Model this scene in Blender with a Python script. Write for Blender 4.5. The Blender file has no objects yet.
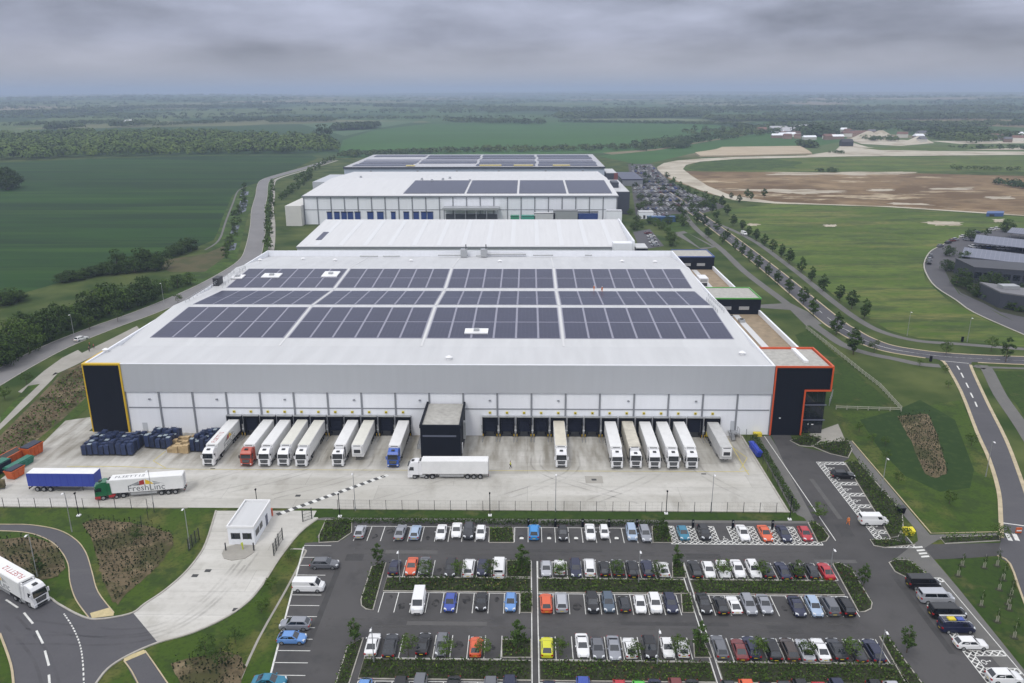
import bpy, bmesh, math, random
import numpy as np
from mathutils import Vector, Matrix
random.seed(7); rng = np.random.default_rng(7)
S = bpy.context.scene; COL = S.collection; R = math.radians
# ------------------------------------------------------------------ camera
F, CH = 796.0, 76.0
PITCH, YAW, ROLL = R(17.5), R(1.2), R(0.2)
fwd = Vector((-math.sin(YAW)*math.cos(PITCH), math.cos(YAW)*math.cos(PITCH), -math.sin(PITCH)))
rgt0 = Vector((math.cos(YAW), math.sin(YAW), 0)); up0 = rgt0.cross(fwd)
rgt = rgt0*math.cos(ROLL) - up0*math.sin(ROLL); up = up0*math.cos(ROLL) + rgt0*math.sin(ROLL)
cam = bpy.data.cameras.new('camera'); camo = bpy.data.objects.new('camera', cam); COL.objects.link(camo)
cam.lens = F*36/1024; cam.sensor_width = 36; cam.clip_start = 1; cam.clip_end = 90000
camo.matrix_world = Matrix((( rgt.x, up.x, -fwd.x, 0), (rgt.y, up.y, -fwd.y, 0), (rgt.z, up.z, -fwd.z, CH), (0, 0, 0, 1)))
S.camera = camo
def G(px, py, z=0.0):
    """point of the plane at height z seen at a pixel of the survey picture"""
    d = fwd*F + rgt*(px-512) - up*(py-341.5); t = (z-CH)/d.z
    return (d.x*t, d.y*t)
def GG(pts, z=0.0): return [G(x, y, z) for x, y in pts]

# ------------------------------------------------------------------ materials
MATS = {}
def nodes_of(m):
    m.use_nodes = True; nt = m.node_tree; nt.nodes.clear(); return nt, nt.nodes, nt.links
def mat(name, rgb, rough=0.6, metal=0.0, var=0.0, scale=1.0, stretch=(1, 1, 1), space='Object', island=0.0, objvar=0.0, spec=0.4, bump=0.0, detail=4, coat=0.0):
    if name in MATS: return MATS[name]
    m = bpy.data.materials.new(name); nt, N, L = nodes_of(m)
    o = N.new('ShaderNodeOutputMaterial'); b = N.new('ShaderNodeBsdfPrincipled'); L.new(b.outputs[0], o.inputs[0])
    b.inputs['Roughness'].default_value = rough; b.inputs['Metallic'].default_value = metal
    b.inputs['Specular IOR Level'].default_value = spec; b.inputs['Base Color'].default_value = (*rgb, 1)
    if coat: b.inputs['Coat Weight'].default_value = coat
    facs = []
    if var or bump:
        if space == 'World': v = N.new('ShaderNodeNewGeometry').outputs['Position']
        else: v = N.new('ShaderNodeTexCoord').outputs['Object']
        mp = N.new('ShaderNodeMapping'); mp.inputs['Scale'].default_value = [scale*s for s in stretch]; L.new(v, mp.inputs[0])
        nz = N.new('ShaderNodeTexNoise'); nz.inputs['Scale'].default_value = 1; nz.inputs['Detail'].default_value = detail; nz.inputs['Roughness'].default_value = 0.6
        L.new(mp.outputs[0], nz.inputs['Vector'])
        if var:
            mr = N.new('ShaderNodeMapRange'); mr.inputs['From Min'].default_value = 0.25; mr.inputs['From Max'].default_value = 0.75
            mr.inputs['To Min'].default_value = 1-var; mr.inputs['To Max'].default_value = 1+var; L.new(nz.outputs[0], mr.inputs[0]); facs.append(mr.outputs[0])
        if bump:
            bp = N.new('ShaderNodeBump'); bp.inputs['Strength'].default_value = bump; L.new(nz.outputs[0], bp.inputs['Height']); L.new(bp.outputs[0], b.inputs['Normal'])
    def rnd(sock, a):
        mr = N.new('ShaderNodeMapRange'); mr.inputs['To Min'].default_value = 1-a; mr.inputs['To Max'].default_value = 1+a; L.new(sock, mr.inputs[0]); facs.append(mr.outputs[0])
    if island: rnd(N.new('ShaderNodeNewGeometry').outputs['Random Per Island'], island)
    if objvar: rnd(N.new('ShaderNodeObjectInfo').outputs['Random'], objvar)
    if facs:
        f = facs[0]
        for g in facs[1:]:
            mm = N.new('ShaderNodeMath'); mm.operation = 'MULTIPLY'; L.new(f, mm.inputs[0]); L.new(g, mm.inputs[1]); f = mm.outputs[0]
        vm = N.new('ShaderNodeVectorMath'); vm.operation = 'SCALE'; vm.inputs[0].default_value = rgb; L.new(f, vm.inputs['Scale']); L.new(vm.outputs[0], b.inputs['Base Color'])
    MATS[name] = m; return m
def mix_mat(name, layers, base, rough=0.9, spec=0.2, bump=None):
    """base colour, then layers (rgb, scale, stretch, lo, hi, strength) mixed over it by noise in world space"""
    if name in MATS: return MATS[name]
    m = bpy.data.materials.new(name); nt, N, L = nodes_of(m)
    o = N.new('ShaderNodeOutputMaterial'); b = N.new('ShaderNodeBsdfPrincipled'); L.new(b.outputs[0], o.inputs[0])
    b.inputs['Roughness'].default_value = rough; b.inputs['Specular IOR Level'].default_value = spec
    pos = N.new('ShaderNodeNewGeometry').outputs['Position']; rgbn = N.new('ShaderNodeRGB'); rgbn.outputs[0].default_value = (*base, 1); c = rgbn.outputs[0]
    for i, (rgb, sc, st, lo, hi, k) in enumerate(layers):
        mp = N.new('ShaderNodeMapping'); mp.inputs['Scale'].default_value = [sc*s for s in st[:3]]; mp.inputs['Location'].default_value = (i*17.3, i*9.1, i*3.3)
        if len(st) > 3: mp.inputs['Rotation'].default_value = (0, 0, st[3])
        L.new(pos, mp.inputs[0])
        nz = N.new('ShaderNodeTexNoise'); nz.inputs['Scale'].default_value = 1; nz.inputs['Detail'].default_value = 5; nz.inputs['Roughness'].default_value = 0.62
        L.new(mp.outputs[0], nz.inputs['Vector'])
        mr = N.new('ShaderNodeMapRange'); mr.inputs['From Min'].default_value = lo; mr.inputs['From Max'].default_value = hi; mr.inputs['To Max'].default_value = k
        L.new(nz.outputs[0], mr.inputs[0])
        mx = N.new('ShaderNodeMix'); mx.data_type = 'RGBA'; L.new(mr.outputs[0], mx.inputs[0]); L.new(c, mx.inputs[6]); mx.inputs[7].default_value = (*rgb, 1); c = mx.outputs[2]
    L.new(c, b.inputs['Base Color']); MATS[name] = m; m['c'] = 1; return m
def post_bricks(m, w, h, mortar, dark, tone, rot=0.0):
    """slab joints and slab-to-slab tone over a finished ground material"""
    nt = m.node_tree; N, L = nt.nodes, nt.links
    b = next(n for n in N if n.type == 'BSDF_PRINCIPLED'); src = b.inputs['Base Color'].links[0].from_socket
    pos = N.new('ShaderNodeNewGeometry').outputs['Position']; mp = N.new('ShaderNodeMapping'); mp.inputs['Rotation'].default_value = (0, 0, rot); L.new(pos, mp.inputs[0])
    br = N.new('ShaderNodeTexBrick'); br.offset = 0.5; br.inputs['Scale'].default_value = 1; br.inputs['Brick Width'].default_value = w; br.inputs['Row Height'].default_value = h
    br.inputs['Mortar Size'].default_value = mortar; br.inputs['Color1'].default_value = (1-tone,)*3+(1,); br.inputs['Color2'].default_value = (1+tone,)*3+(1,); br.inputs['Mortar'].default_value = (dark,)*3+(1,)
    L.new(mp.outputs[0], br.inputs['Vector'])
    mx = N.new('ShaderNodeMix'); mx.data_type = 'RGBA'; mx.blend_type = 'MULTIPLY'; mx.inputs[0].default_value = 1; L.new(src, mx.inputs[6]); L.new(br.outputs[0], mx.inputs[7]); L.new(mx.outputs[2], b.inputs['Base Color'])
I3 = (1, 1, 1)
grass = mix_mat('grass', [((.052, .085, .010), .05, I3, .42, .58, .85), ((.12, .115, .034), .09, (1, .6, 1, .5), .5, .62, .75), ((.028, .05, .010), .3, I3, .5, .62, .8), ((.024, .042, .009), 1.6, I3, .5, .66, .7)], (.042, .078, .008))
lawn = mix_mat('lawn', [((.036, .066, .009), .08, I3, .42, .6, .8), ((.10, .095, .035), .16, I3, .54, .66, .6), ((.018, .036, .008), 1.1, I3, .48, .64, .7)], (.026, .054, .006))
meadow = mix_mat('meadow', [((.055, .098, .010), .02, (1, 1.4, 1), .4, .58, .95), ((.15, .145, .045), .03, (.6, 2.2, 1), .5, .64, .8), ((.035, .06, .014), .06, (.5, 2, 1), .5, .62, .85), ((.05, .078, .018), .3, (.7, 1.6, 1), .48, .62, .7), ((.125, .13, .04), .5, (.6, 1.6, 1), .54, .68, .6)], (.095, .142, .022))
bank = mix_mat('bank', [((.024, .05, .006), .06, (1, 1.6, 1), .44, .56, .9), ((.08, .115, .018), .15, I3, .52, .64, .7), ((.026, .045, .010), .6, I3, .48, .64, .8)], (.046, .09, .010))
crop = mix_mat('crop', [((.006, .028, .003), .005, (1, 2.2, 1, .35), .42, .58, .95), ((.005, .025, .003), .012, (.22, 3.2, 1, -.45), .5, .6, .85), ((.030, .074, .006), .02, (.2, 3, 1, -.45), .52, .64, .75), ((.005, .022, .003), .05, (.12, 3, 1, -.45), .56, .66, .6)], (.013, .050, .003))
farcrop = mix_mat('far_crop', [((.04, .11, .02), .003, (1, 2, 1), .4, .62, .8), ((.03, .08, .014), .01, (.4, 3, 1), .5, .7, .5)], (.032, .088, .016))
dirt = mix_mat('dirt', [((.29, .21, .12), .011, (.8, 1.1, 1), .5, .6, .8), ((.12, .075, .035), .014, (.8, 1, 1), .48, .56, .95), ((.46, .38, .26), .022, (.7, 1.2, 1), .58, .64, .85), ((.10, .07, .035), .12, (.5, 1.5, 1), .52, .62, .7)], (.19, .128, .066))
chalk = mix_mat('chalk', [((.22, .17, .11), .025, I3, .52, .64, .75), ((.34, .30, .23), .03, (1, 2, 1), .45, .62, .7), ((.4, .37, .31), .2, I3, .5, .7, .4)], (.47, .43, .35))
chalk2 = mix_mat('chalk_worn', [((.22, .18, .12), .05, (.5, 2, 1), .45, .58, .8), ((.45, .41, .34), .15, (.5, 2, 1), .5, .62, .8)], (.42, .37, .29))
sand = mix_mat('sand', [((.36, .29, .20), .03, I3, .45, .62, .7)], (.42, .35, .25))
soil = mix_mat('soil', [((.05, .055, .018), .12, I3, .46, .56, .85), ((.23, .18, .11), .22, I3, .57, .66, .85), ((.06, .048, .026), .9, I3, .5, .64, .7)], (.14, .108, .064))
concrete = mix_mat('concrete', [((.36, .345, .305), .035, (1, 2.0, 1), .45, .62, .7), ((.25, .235, .20), .10, (1.4, .5, 1), .56, .70, .6), ((.56, .545, .51), .06, (.3, 2.2, 1), .5, .66, .7), ((.30, .29, .26), .9, I3, .5, .75, .35)], (.46, .447, .41), rough=.85)
def dock_dirt(m):
    nt = m.node_tree; N, L = nt.nodes, nt.links; b = next(n for n in N if n.type == 'BSDF_PRINCIPLED'); src = b.inputs['Base Color'].links[0].from_socket
    pos = N.new('ShaderNodeNewGeometry').outputs['Position']; sx = N.new('ShaderNodeSeparateXYZ'); L.new(pos, sx.inputs[0]); mr = N.new('ShaderNodeMapRange'); mr.inputs['From Min'].default_value = 149; mr.inputs['From Max'].default_value = 158; L.new(sx.outputs[1], mr.inputs[0])
    mp = N.new('ShaderNodeMapping'); mp.inputs['Scale'].default_value = (.55, .09, 1); L.new(pos, mp.inputs[0]); nz = N.new('ShaderNodeTexNoise'); nz.inputs['Scale'].default_value = 1; nz.inputs['Detail'].default_value = 6; L.new(mp.outputs[0], nz.inputs['Vector'])
    m2 = N.new('ShaderNodeMapRange'); m2.inputs['From Min'].default_value = .38; m2.inputs['From Max'].default_value = .66; m2.inputs['To Max'].default_value = .8; L.new(nz.outputs[0], m2.inputs[0])
    mm = N.new('ShaderNodeMath'); mm.operation = 'MULTIPLY'; L.new(mr.outputs[0], mm.inputs[0]); L.new(m2.outputs[0], mm.inputs[1])
    mx = N.new('ShaderNodeMix'); mx.data_type = 'RGBA'; L.new(mm.outputs[0], mx.inputs[0]); L.new(src, mx.inputs[6]); mx.inputs[7].default_value = (.19, .172, .135, 1); L.new(mx.outputs[2], b.inputs['Base Color'])
dock_dirt(concrete)
def worn(name, rgb, k, sc):
    m = bpy.data.materials.new(name); nt, N, L = nodes_of(m); o = N.new('ShaderNodeOutputMaterial'); b = N.new('ShaderNodeBsdfPrincipled'); L.new(b.outputs[0], o.inputs[0]); b.inputs['Base Color'].default_value = (*rgb, 1); b.inputs['Roughness'].default_value = .9
    pos = N.new('ShaderNodeNewGeometry').outputs['Position']; nz = N.new('ShaderNodeTexNoise'); nz.inputs['Scale'].default_value = sc; nz.inputs['Detail'].default_value = 5; L.new(pos, nz.inputs['Vector'])
    mr = N.new('ShaderNodeMapRange'); mr.inputs['From Min'].default_value = .38; mr.inputs['From Max'].default_value = .68; mr.inputs['To Max'].default_value = k; L.new(nz.outputs[0], mr.inputs[0]); L.new(mr.outputs[0], b.inputs['Alpha']); return m
tyremark0 = worn('worn_lane', (.13, .126, .12), .4, .3)
tyremark = worn('tyre_mark', (.07, .067, .062), .2, .22)
post_bricks(concrete, 30.0, 6.0, .04, .72, .06)
asphalt = mix_mat('asphalt', [((.05, .049, .049), .04, I3, .42, .62, .7), ((.085, .082, .08), .12, (.4, 2, 1), .55, .72, .5), ((.04, .04, .041), .35, I3, .55, .72, .45), ((.075, .074, .072), 3.0, I3, .45, .7, .3)], (.084, .081, .081), rough=.85)
road_asphalt = mix_mat('road_asphalt', [((.078, .077, .084), .05, I3, .42, .62, .7), ((.12, .117, .118), .2, (.4, 1.5, 1), .55, .72, .5), ((.07, .07, .075), 2.5, I3, .45, .7, .3)], (.095, .093, .10), rough=.85)
old_road = mix_mat('old_road', [((.17, .165, .165), .06, I3, .42, .62, .7), ((.24, .23, .22), .2, I3, .55, .72, .5)], (.2, .195, .195), rough=.85)
pathm = mix_mat('path', [((.12, .117, .11), .1, I3, .42, .62, .6), ((.17, .165, .15), .6, I3, .5, .72, .5)], (.14, .137, .13))
pave = mix_mat('paving', [((.27, .255, .225), .1, I3, .42, .62, .7), ((.38, .36, .32), .6, I3, .5, .72, .5)], (.33, .315, .28))
tactile = mat('tactile', (.48, .40, .22), .85, var=.15, scale=1.5, space='World')
kerbm = mat('kerb', (.37, .35, .31), .85, var=.2, scale=.8, space='World')
kerby = mat('kerb_buff', (.43, .36, .24), .85, var=.2, scale=.6, space='World')
paint = mat('road_paint', (.62, .62, .59), .7, var=.22, scale=1.2, space='World', detail=6)
ypaint = mat('yellow_paint', (.5, .42, .12), .8, var=.3, scale=1.0, space='World', detail=6)
mulch = mat('mulch', (.028, .033, .014), .95, var=.4, scale=1.2, space='World')
water = mat('water', (.05, .06, .06), .05, spec=.6)
white_clad = mat('white_cladding', (.80, .815, .85), .45, var=.04, scale=.9, stretch=(1, 1, .08), space='World', detail=6)
grey_clad = mat('grey_cladding', (.46, .475, .50), .45, var=.03, scale=.8, stretch=(1, 1, .06), space='World', metal=.1)
navy_clad = mat('navy_cladding', (.006, .008, .014), .6, spec=.15, var=.12, scale=1.5, stretch=(3, 1, .05), space='World')
yellow_trim = mat('yellow_trim', (.62, .40, .02), .45)
red_trim = mat('orange_red_trim', (.62, .09, .025), .45)
green_trim = mat('green_trim', (.08, .30, .05), .45)
blue_trim = mat('blue_trim', (.03, .07, .24), .45)
roof_white = mat('roof_membrane', (.52, .525, .53), .5, var=.08, scale=.16, stretch=(2.2, .25, 1), space='World', detail=7)
roof_white2 = mat('roof_sheet', (.59, .59, .59), .5, var=.06, scale=.3, stretch=(3, .15, 1), space='World', detail=6)
roof_grey2 = mat('roof_dull', (.42, .42, .44), .6, var=.1, scale=.05, space='World')
roof_grey = mat('roof_gravel', (.38, .37, .34), .9, var=.22, scale=.9, space='World', detail=7)
roof_brown = mat('roof_sedum', (.27, .21, .14), .95, var=.25, scale=.5, space='World', detail=7)
pilaster = mat('steel_grey', (.22, .23, .25), .5)
dockblack = mat('dock_black', (.006, .007, .011), .8, spec=.1)
dockdark = mat('dock_shutter', (.010, .013, .026), .6, spec=.15)
bluedoor = mat('blue_door', (.02, .05, .20), .5)
galv = mat('galvanised', (.42, .43, .44), .4, metal=.5, var=.1, scale=2)
solar = mat('solar_cell', (.023, .025, .058), .30, var=.14, scale=.06, space='World', spec=.3)
solar_light = mat('solar_frame', (.24, .24, .30), .4)
solar_mid = mat('solar_joint', (.08, .08, .12), .4)
darkmetal = mat('dark_metal', (.03, .032, .035), .5)
white_paint = mat('white_paint', (.78, .78, .78), .3, var=.03, scale=.5)
tyre = mat('tyre_rubber', (.014, .014, .015), .8)
rim = mat('wheel_rim', (.35, .36, .37), .35, metal=.7)
glass = mat('dark_glass', (.012, .016, .022), .04, spec=.9)
chassis = mat('chassis', (.03, .03, .032), .6)
lampglass = mat('lamp_lens', (.62, .64, .66), .15)
tailred = mat('tail_lens', (.35, .01, .01), .2)
plate_y = mat('number_plate', (.60, .46, .04), .4)
plate_w = mat('number_plate_white', (.7, .7, .68), .4)
def foliage(name, rgb, ov=.25): return mat(name, rgb, .85, var=.30, scale=.5, island=.24, objvar=ov, spec=.12)
leaf_mid = foliage('leaf_mid', (.06, .10, .018)); leaf_dark = foliage('leaf_dark', (.038, .066, .014)); leaf_light = foliage('leaf_light', (.12, .165, .025))
leaf_avenue = foliage('leaf_avenue', (.05, .088, .02)); leaf_brown = foliage('leaf_brown', (.075, .05, .028)); leaf_stem = foliage('leaf_stem', (.022, .03, .012)); leaf_flower = foliage('leaf_flower', (.16, .15, .05))
wood_leaf = mix_mat('wood_leaf', [((.115, .165, .035), .025, I3, .46, .56, .9), ((.045, .075, .02), .05, I3, .5, .6, .85), ((.085, .085, .035), .03, I3, .56, .7, .6)], (.085, .135, .03))
far_leaf = mix_mat('far_leaf', [((.085, .12, .035), .006, I3, .45, .58, .9)], (.042, .07, .024))
far_leaf2 = mix_mat('far_leaf_soft', [((.09, .125, .045), .004, I3, .45, .58, .9)], (.055, .085, .035))
bark = mat('bark', (.09, .07, .05), .9, var=.3, scale=3)
stake = mat('pale_stake', (.45, .42, .35), .8)

# ------------------------------------------------------------------ mesh helpers
class MB:
    def __init__(s): s.v, s.f, s.m, s.mats = [], [], [], []
    def mi(s, m):
        if m not in s.mats: s.mats.append(m)
        return s.mats.index(m)
    def poly(s, pts, m):
        n = len(s.v); s.v += [tuple(p) for p in pts]; s.f.append(tuple(range(n, n+len(pts)))); s.m.append(s.mi(m)); return s
    def box(s, x0, x1, y0, y1, z0, z1, m):
        n = len(s.v); s.v += [(x, y, z) for z in (z0, z1) for x, y in ((x0, y0), (x1, y0), (x1, y1), (x0, y1))]
        for q in ((3, 2, 1, 0), (4, 5, 6, 7), (0, 1, 5, 4), (1, 2, 6, 5), (2, 3, 7, 6), (3, 0, 4, 7)): s.f.append(tuple(n+i for i in q)); s.m.append(s.mi(m))
        return s
    def hexa(s, bot, top, m):
        n = len(s.v); s.v += [tuple(p) for p in bot]+[tuple(p) for p in top]
        for q in ((3, 2, 1, 0), (4, 5, 6, 7), (0, 1, 5, 4), (1, 2, 6, 5), (2, 3, 7, 6), (3, 0, 4, 7)): s.f.append(tuple(n+i for i in q)); s.m.append(s.mi(m))
        return s
    def prism(s, pts, z0, z1, m, side=None):
        k = len(pts); n = len(s.v); A = sum(pts[i][0]*pts[(i+1) % k][1]-pts[(i+1) % k][0]*pts[i][1] for i in range(k))
        if A < 0: pts = pts[::-1]
        s.v += [(p[0], p[1], z0) for p in pts]+[(p[0], p[1], z1) for p in pts]
        s.f.append(tuple(range(n+k, n+2*k))); s.m.append(s.mi(m))
        for i in range(k): j = (i+1) % k; s.f.append((n+i, n+j, n+k+j, n+k+i)); s.m.append(s.mi(side or m))
        return s
    def prof(s, pts, y0, y1, m, y0b=None, y1b=None, f=None):
        """side outline (x,z) run across y; f(x,z)-> half-width factor"""
        k = len(pts); n = len(s.v); A = sum(pts[i][0]*pts[(i+1) % k][1]-pts[(i+1) % k][0]*pts[i][1] for i in range(k))
        if A < 0: pts = pts[::-1]
        f = f or (lambda x, z: 1.0)
        s.v += [(p[0], y0*f(*p), p[1]) for p in pts]+[(p[0], y1*f(*p), p[1]) for p in pts]
        s.f.append(tuple(range(n, n+k))); s.m.append(s.mi(m)); s.f.append(tuple(range(n+2*k-1, n+k-1, -1))); s.m.append(s.mi(m))
        for i in range(k): j = (i+1) % k; s.f.append((n+j, n+i, n+k+i, n+k+j)); s.m.append(s.mi(m))
        return s
    def tube(s, p, q, r0, r1, m, k=6, cap=True):
        p, q = Vector(p), Vector(q); d = (q-p).normalized(); a = d.orthogonal().normalized(); b = d.cross(a); n = len(s.v)
        for c, r in ((p, r0), (q, r1)):
            for i in range(k): t = 2*math.pi*i/k; s.v.append(tuple(c+(a*math.cos(t)+b*math.sin(t))*r))
        for i in range(k): j = (i+1) % k; s.f.append((n+i, n+j, n+k+j, n+k+i)); s.m.append(s.mi(m))
        if cap:
            s.f.append(tuple(range(n+k-1, n-1, -1))); s.m.append(s.mi(m)); s.f.append(tuple(range(n+k, n+2*k))); s.m.append(s.mi(m))
        return s
    def mesh(s, name):
        me = bpy.data.meshes.new(name); me.from_pydata(s.v, [], s.f)
        for m in s.mats: me.materials.append(m)
        me.polygons.foreach_set('material_index', s.m); me.update(); return me
    def build(s, name, parent=None, bevel=0.0, smooth=False, loc=None):
        o = bpy.data.objects.new(name, s.mesh(name)); COL.objects.link(o)
        if bevel:
            bm = bmesh.new(); bm.from_mesh(o.data); bmesh.ops.remove_doubles(bm, verts=bm.verts, dist=1e-4)
            es = [e for e in bm.edges if len(e.link_faces) == 2 and e.calc_face_angle(0) > .35]
            bmesh.ops.bevel(bm, geom=es, offset=bevel, segments=2, affect='EDGES', clamp_overlap=True); bm.to_mesh(o.data); bm.free()
        if smooth: o.data.polygons.foreach_set('use_smooth', [True]*len(o.data.polygons))
        if parent: o.parent = parent
        if loc: o.location = loc
        return o
def tag(o, label, cat, group=None):
    o['label'] = label; o['category'] = cat
    if group: o['group'] = group
    return o
def empty(name, loc=(0, 0, 0), rz=0.0):
    o = bpy.data.objects.new(name, None); COL.objects.link(o); o.location = loc; o.rotation_euler = (0, 0, rz); o.empty_display_size = .5; return o
def copy_tree(o, parent=None):
    c = o.copy(); COL.objects.link(c)
    if parent: c.parent = parent
    for ch in list(o.children): copy_tree(ch, c)
    return c
def kind(o, k='structure'): o['kind'] = k; return o
def sheet(name, pts, z, m, th=0.0, k='structure'):
    b = MB()
    if th: b.prism(pts, z-th, z, m)
    else: b.poly([(p[0], p[1], z) for p in pts], m)
    o = b.build(name)
    me = o.data
    if not th and me.polygons[0].normal.z < 0: me.flip_normals()
    return kind(o, k)
def ragged(pts, amp=.12, n=5):
    out = []; k = len(pts); c = np.mean(pts, 0); sc = np.array(pts).std(0).mean()
    for i in range(k):
        a, b_ = np.array(pts[i]), np.array(pts[(i+1) % k])
        for j in range(n): t = j/n; p = a+(b_-a)*t; d = p-c; out.append(tuple(p+d/(np.linalg.norm(d)+1e-6)*sc*amp*random.uniform(-1, 1)*np.array([1, 1])))
    return out
def strip_pts(path, w, closed=False):
    L, Rr = [], []
    n = len(path)
    for i, p in enumerate(path):
        a = Vector(path[(i-1) % n] if closed or i else path[0]); c = Vector(path[(i+1) % n] if closed or i < n-1 else path[-1]); d = c-a
        if d.length < 1e-6: d = Vector((1, 0))
        d.normalize(); nrm = Vector((-d.y, d.x)); P = Vector(p); L.append(P+nrm*w/2); Rr.append(P-nrm*w/2)
    return L, Rr
def ribbon(b, path, w, z0, z1, m, closed=False):
    L, Rr = strip_pts(path, w, closed); n = len(path)
    for i in range(n if closed else n-1):
        j = (i+1) % n
        b.hexa([(*Rr[i], z0), (*Rr[j], z0), (*L[j], z0), (*L[i], z0)], [(*Rr[i], z1), (*Rr[j], z1), (*L[j], z1), (*L[i], z1)], m)
def flat_ribbon(b, path, w, z, m):
    L, Rr = strip_pts(path, w)
    for i in range(len(path)-1): b.poly([(*Rr[i], z), (*Rr[i+1], z), (*L[i+1], z), (*L[i], z)], m)
def smooth_path(pts, n=6):
    out = []; P = [Vector(p) for p in pts]
    for i in range(len(P)-1):
        p0, p1, p2, p3 = P[max(i-1, 0)], P[i], P[i+1], P[min(i+2, len(P)-1)]
        for k in range(n):
            t = k/n; out.append(tuple(.5*((2*p1)+(p2-p0)*t+(2*p0-5*p1+4*p2-p3)*t*t+(3*p1-p0-3*p2+p3)*t**3)))
    out.append(tuple(P[-1])); return out
def quads_mesh(name, V, m, tris=False):
    """V (n,4,3): loose quads, quickly"""
    n = len(V); me = bpy.data.meshes.new(name); me.vertices.add(n*4); me.vertices.foreach_set('co', np.asarray(V, np.float32).ravel())
    me.loops.add(n*4); me.loops.foreach_set('vertex_index', np.arange(n*4, dtype=np.int32)); me.polygons.add(n)
    me.polygons.foreach_set('loop_start', np.arange(0, n*4, 4, dtype=np.int32)); me.update(calc_edges=True); me.materials.append(m); return me
def leaf_quads(C, size, upbias=.35, out=None, k=0.0):
    """random leaf sprays at centres C (n,3)"""
    n = len(C); size = np.broadcast_to(np.asarray(size, float), (n,)); nr = rng.normal(size=(n, 3)); nr[:, 2] += upbias*1.5
    if out is not None: nr = nr*(1-k)+out*k*2.2
    nr /= np.linalg.norm(nr, axis=1)[:, None]
    t = rng.normal(size=(n, 3)); a = np.cross(nr, t); a /= np.linalg.norm(a, axis=1)[:, None]; b = np.cross(nr, a)
    h = size[:, None]*.5*(0.7+.6*rng.random((n, 1))); w = h*(.55+.4*rng.random((n, 1)))
    return np.stack([C-a*h, C+b*w-nr*h*.12, C+a*h, C-b*w+nr*h*.12], 1)
def inside(poly, X, Y):
    r = np.zeros(len(X), bool); n = len(poly); j = n-1
    for i in range(n):
        xi, yi = poly[i]; xj, yj = poly[j]
        c = ((yi > Y) != (yj > Y)) & (X < (xj-xi)*(Y-yi)/(yj-yi+1e-12)+xi); r ^= c; j = i
    return r
def scatter(poly, n):
    P = np.array(poly); lo, hi = P.min(0), P.max(0); out = np.zeros((0, 2))
    while len(out) < n:
        q = lo+(hi-lo)*rng.random((n*2, 2)); out = np.vstack([out, q[inside(poly, q[:, 0], q[:, 1])]])
    return out[:n]
ORD = 'zeroth first second third fourth fifth sixth seventh eighth ninth tenth eleventh twelfth thirteenth fourteenth fifteenth sixteenth seventeenth eighteenth nineteenth twentieth'.split()
def ordw(n):
    if n <= 20: return ORD[n]
    t = {2: 'twenty', 3: 'thirty', 4: 'forty', 5: 'fifty', 6: 'sixty'}[n//10]
    return t+'-'+ORD[n % 10] if n % 10 else {2: 'twentieth', 3: 'thirtieth', 4: 'fortieth', 5: 'fiftieth', 6: 'sixtieth'}[n//10]
# ------------------------------------------------------------------ ground
def gz(x, y):
    x = np.asarray(x, float); y = np.asarray(y, float); d = np.hypot(x, y)
    s = np.clip((d-2300)/4200, 0, 1); s = s*s*(3-2*s)
    return s*(16+13*np.sin(x/1900+.7)*np.cos(y/2600+.4)+9*np.sin(x/830+y/1400)+11*np.clip(d/12000, 0, 2)*(1+np.sin(x/3100+1.5)*.6))
def yz(x, y):
    """level of the yard: it ramps down to the loading docks"""
    t = min(1, max(0, (y-147.3)/5.7)); fx = min(1, max(0, (x+86)/12))*min(1, max(0, (49-x)/4.5)); t = t*t*(3-2*t)
    return .07-.66*t*fx
def axis(a, b, near, step, far):
    out = [0.0]; s = step
    while out[-1] < b: out.append(out[-1]+s); s = step if out[-1] < near else min(s*1.12, far)
    neg = [0.0]; s = step
    while neg[-1] > a: neg.append(neg[-1]-s); s = step if neg[-1] > -near else min(s*1.12, far)
    return np.array(neg[:0:-1]+out)
gx, gy = axis(-24000, 24000, 900, 60, 700), axis(-300, 26000, 1500, 60, 700)
gx = np.unique(np.concatenate([gx, [-87, -86, 48.9, 49.1]])); gy = np.unique(np.concatenate([gy, [147, 147.3, 170.5, 171.5]]))
XX, YY = np.meshgrid(gx, gy); ZZ = gz(XX, YY); ZZ[(XX > -86.5) & (XX < 49) & (YY > 147.1) & (YY < 171)] = -1.1; nx, ny = len(gx), len(gy)
gv = np.stack([XX.ravel(), YY.ravel(), ZZ.ravel()], 1); gf = [(j*nx+i, j*nx+i+1, (j+1)*nx+i+1, (j+1)*nx+i) for j in range(ny-1) for i in range(nx-1)]
gm = bpy.data.meshes.new('ground'); gm.from_pydata(gv.tolist(), [], gf); go = bpy.data.objects.new('ground', gm); COL.objects.link(go); kind(go)
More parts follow.
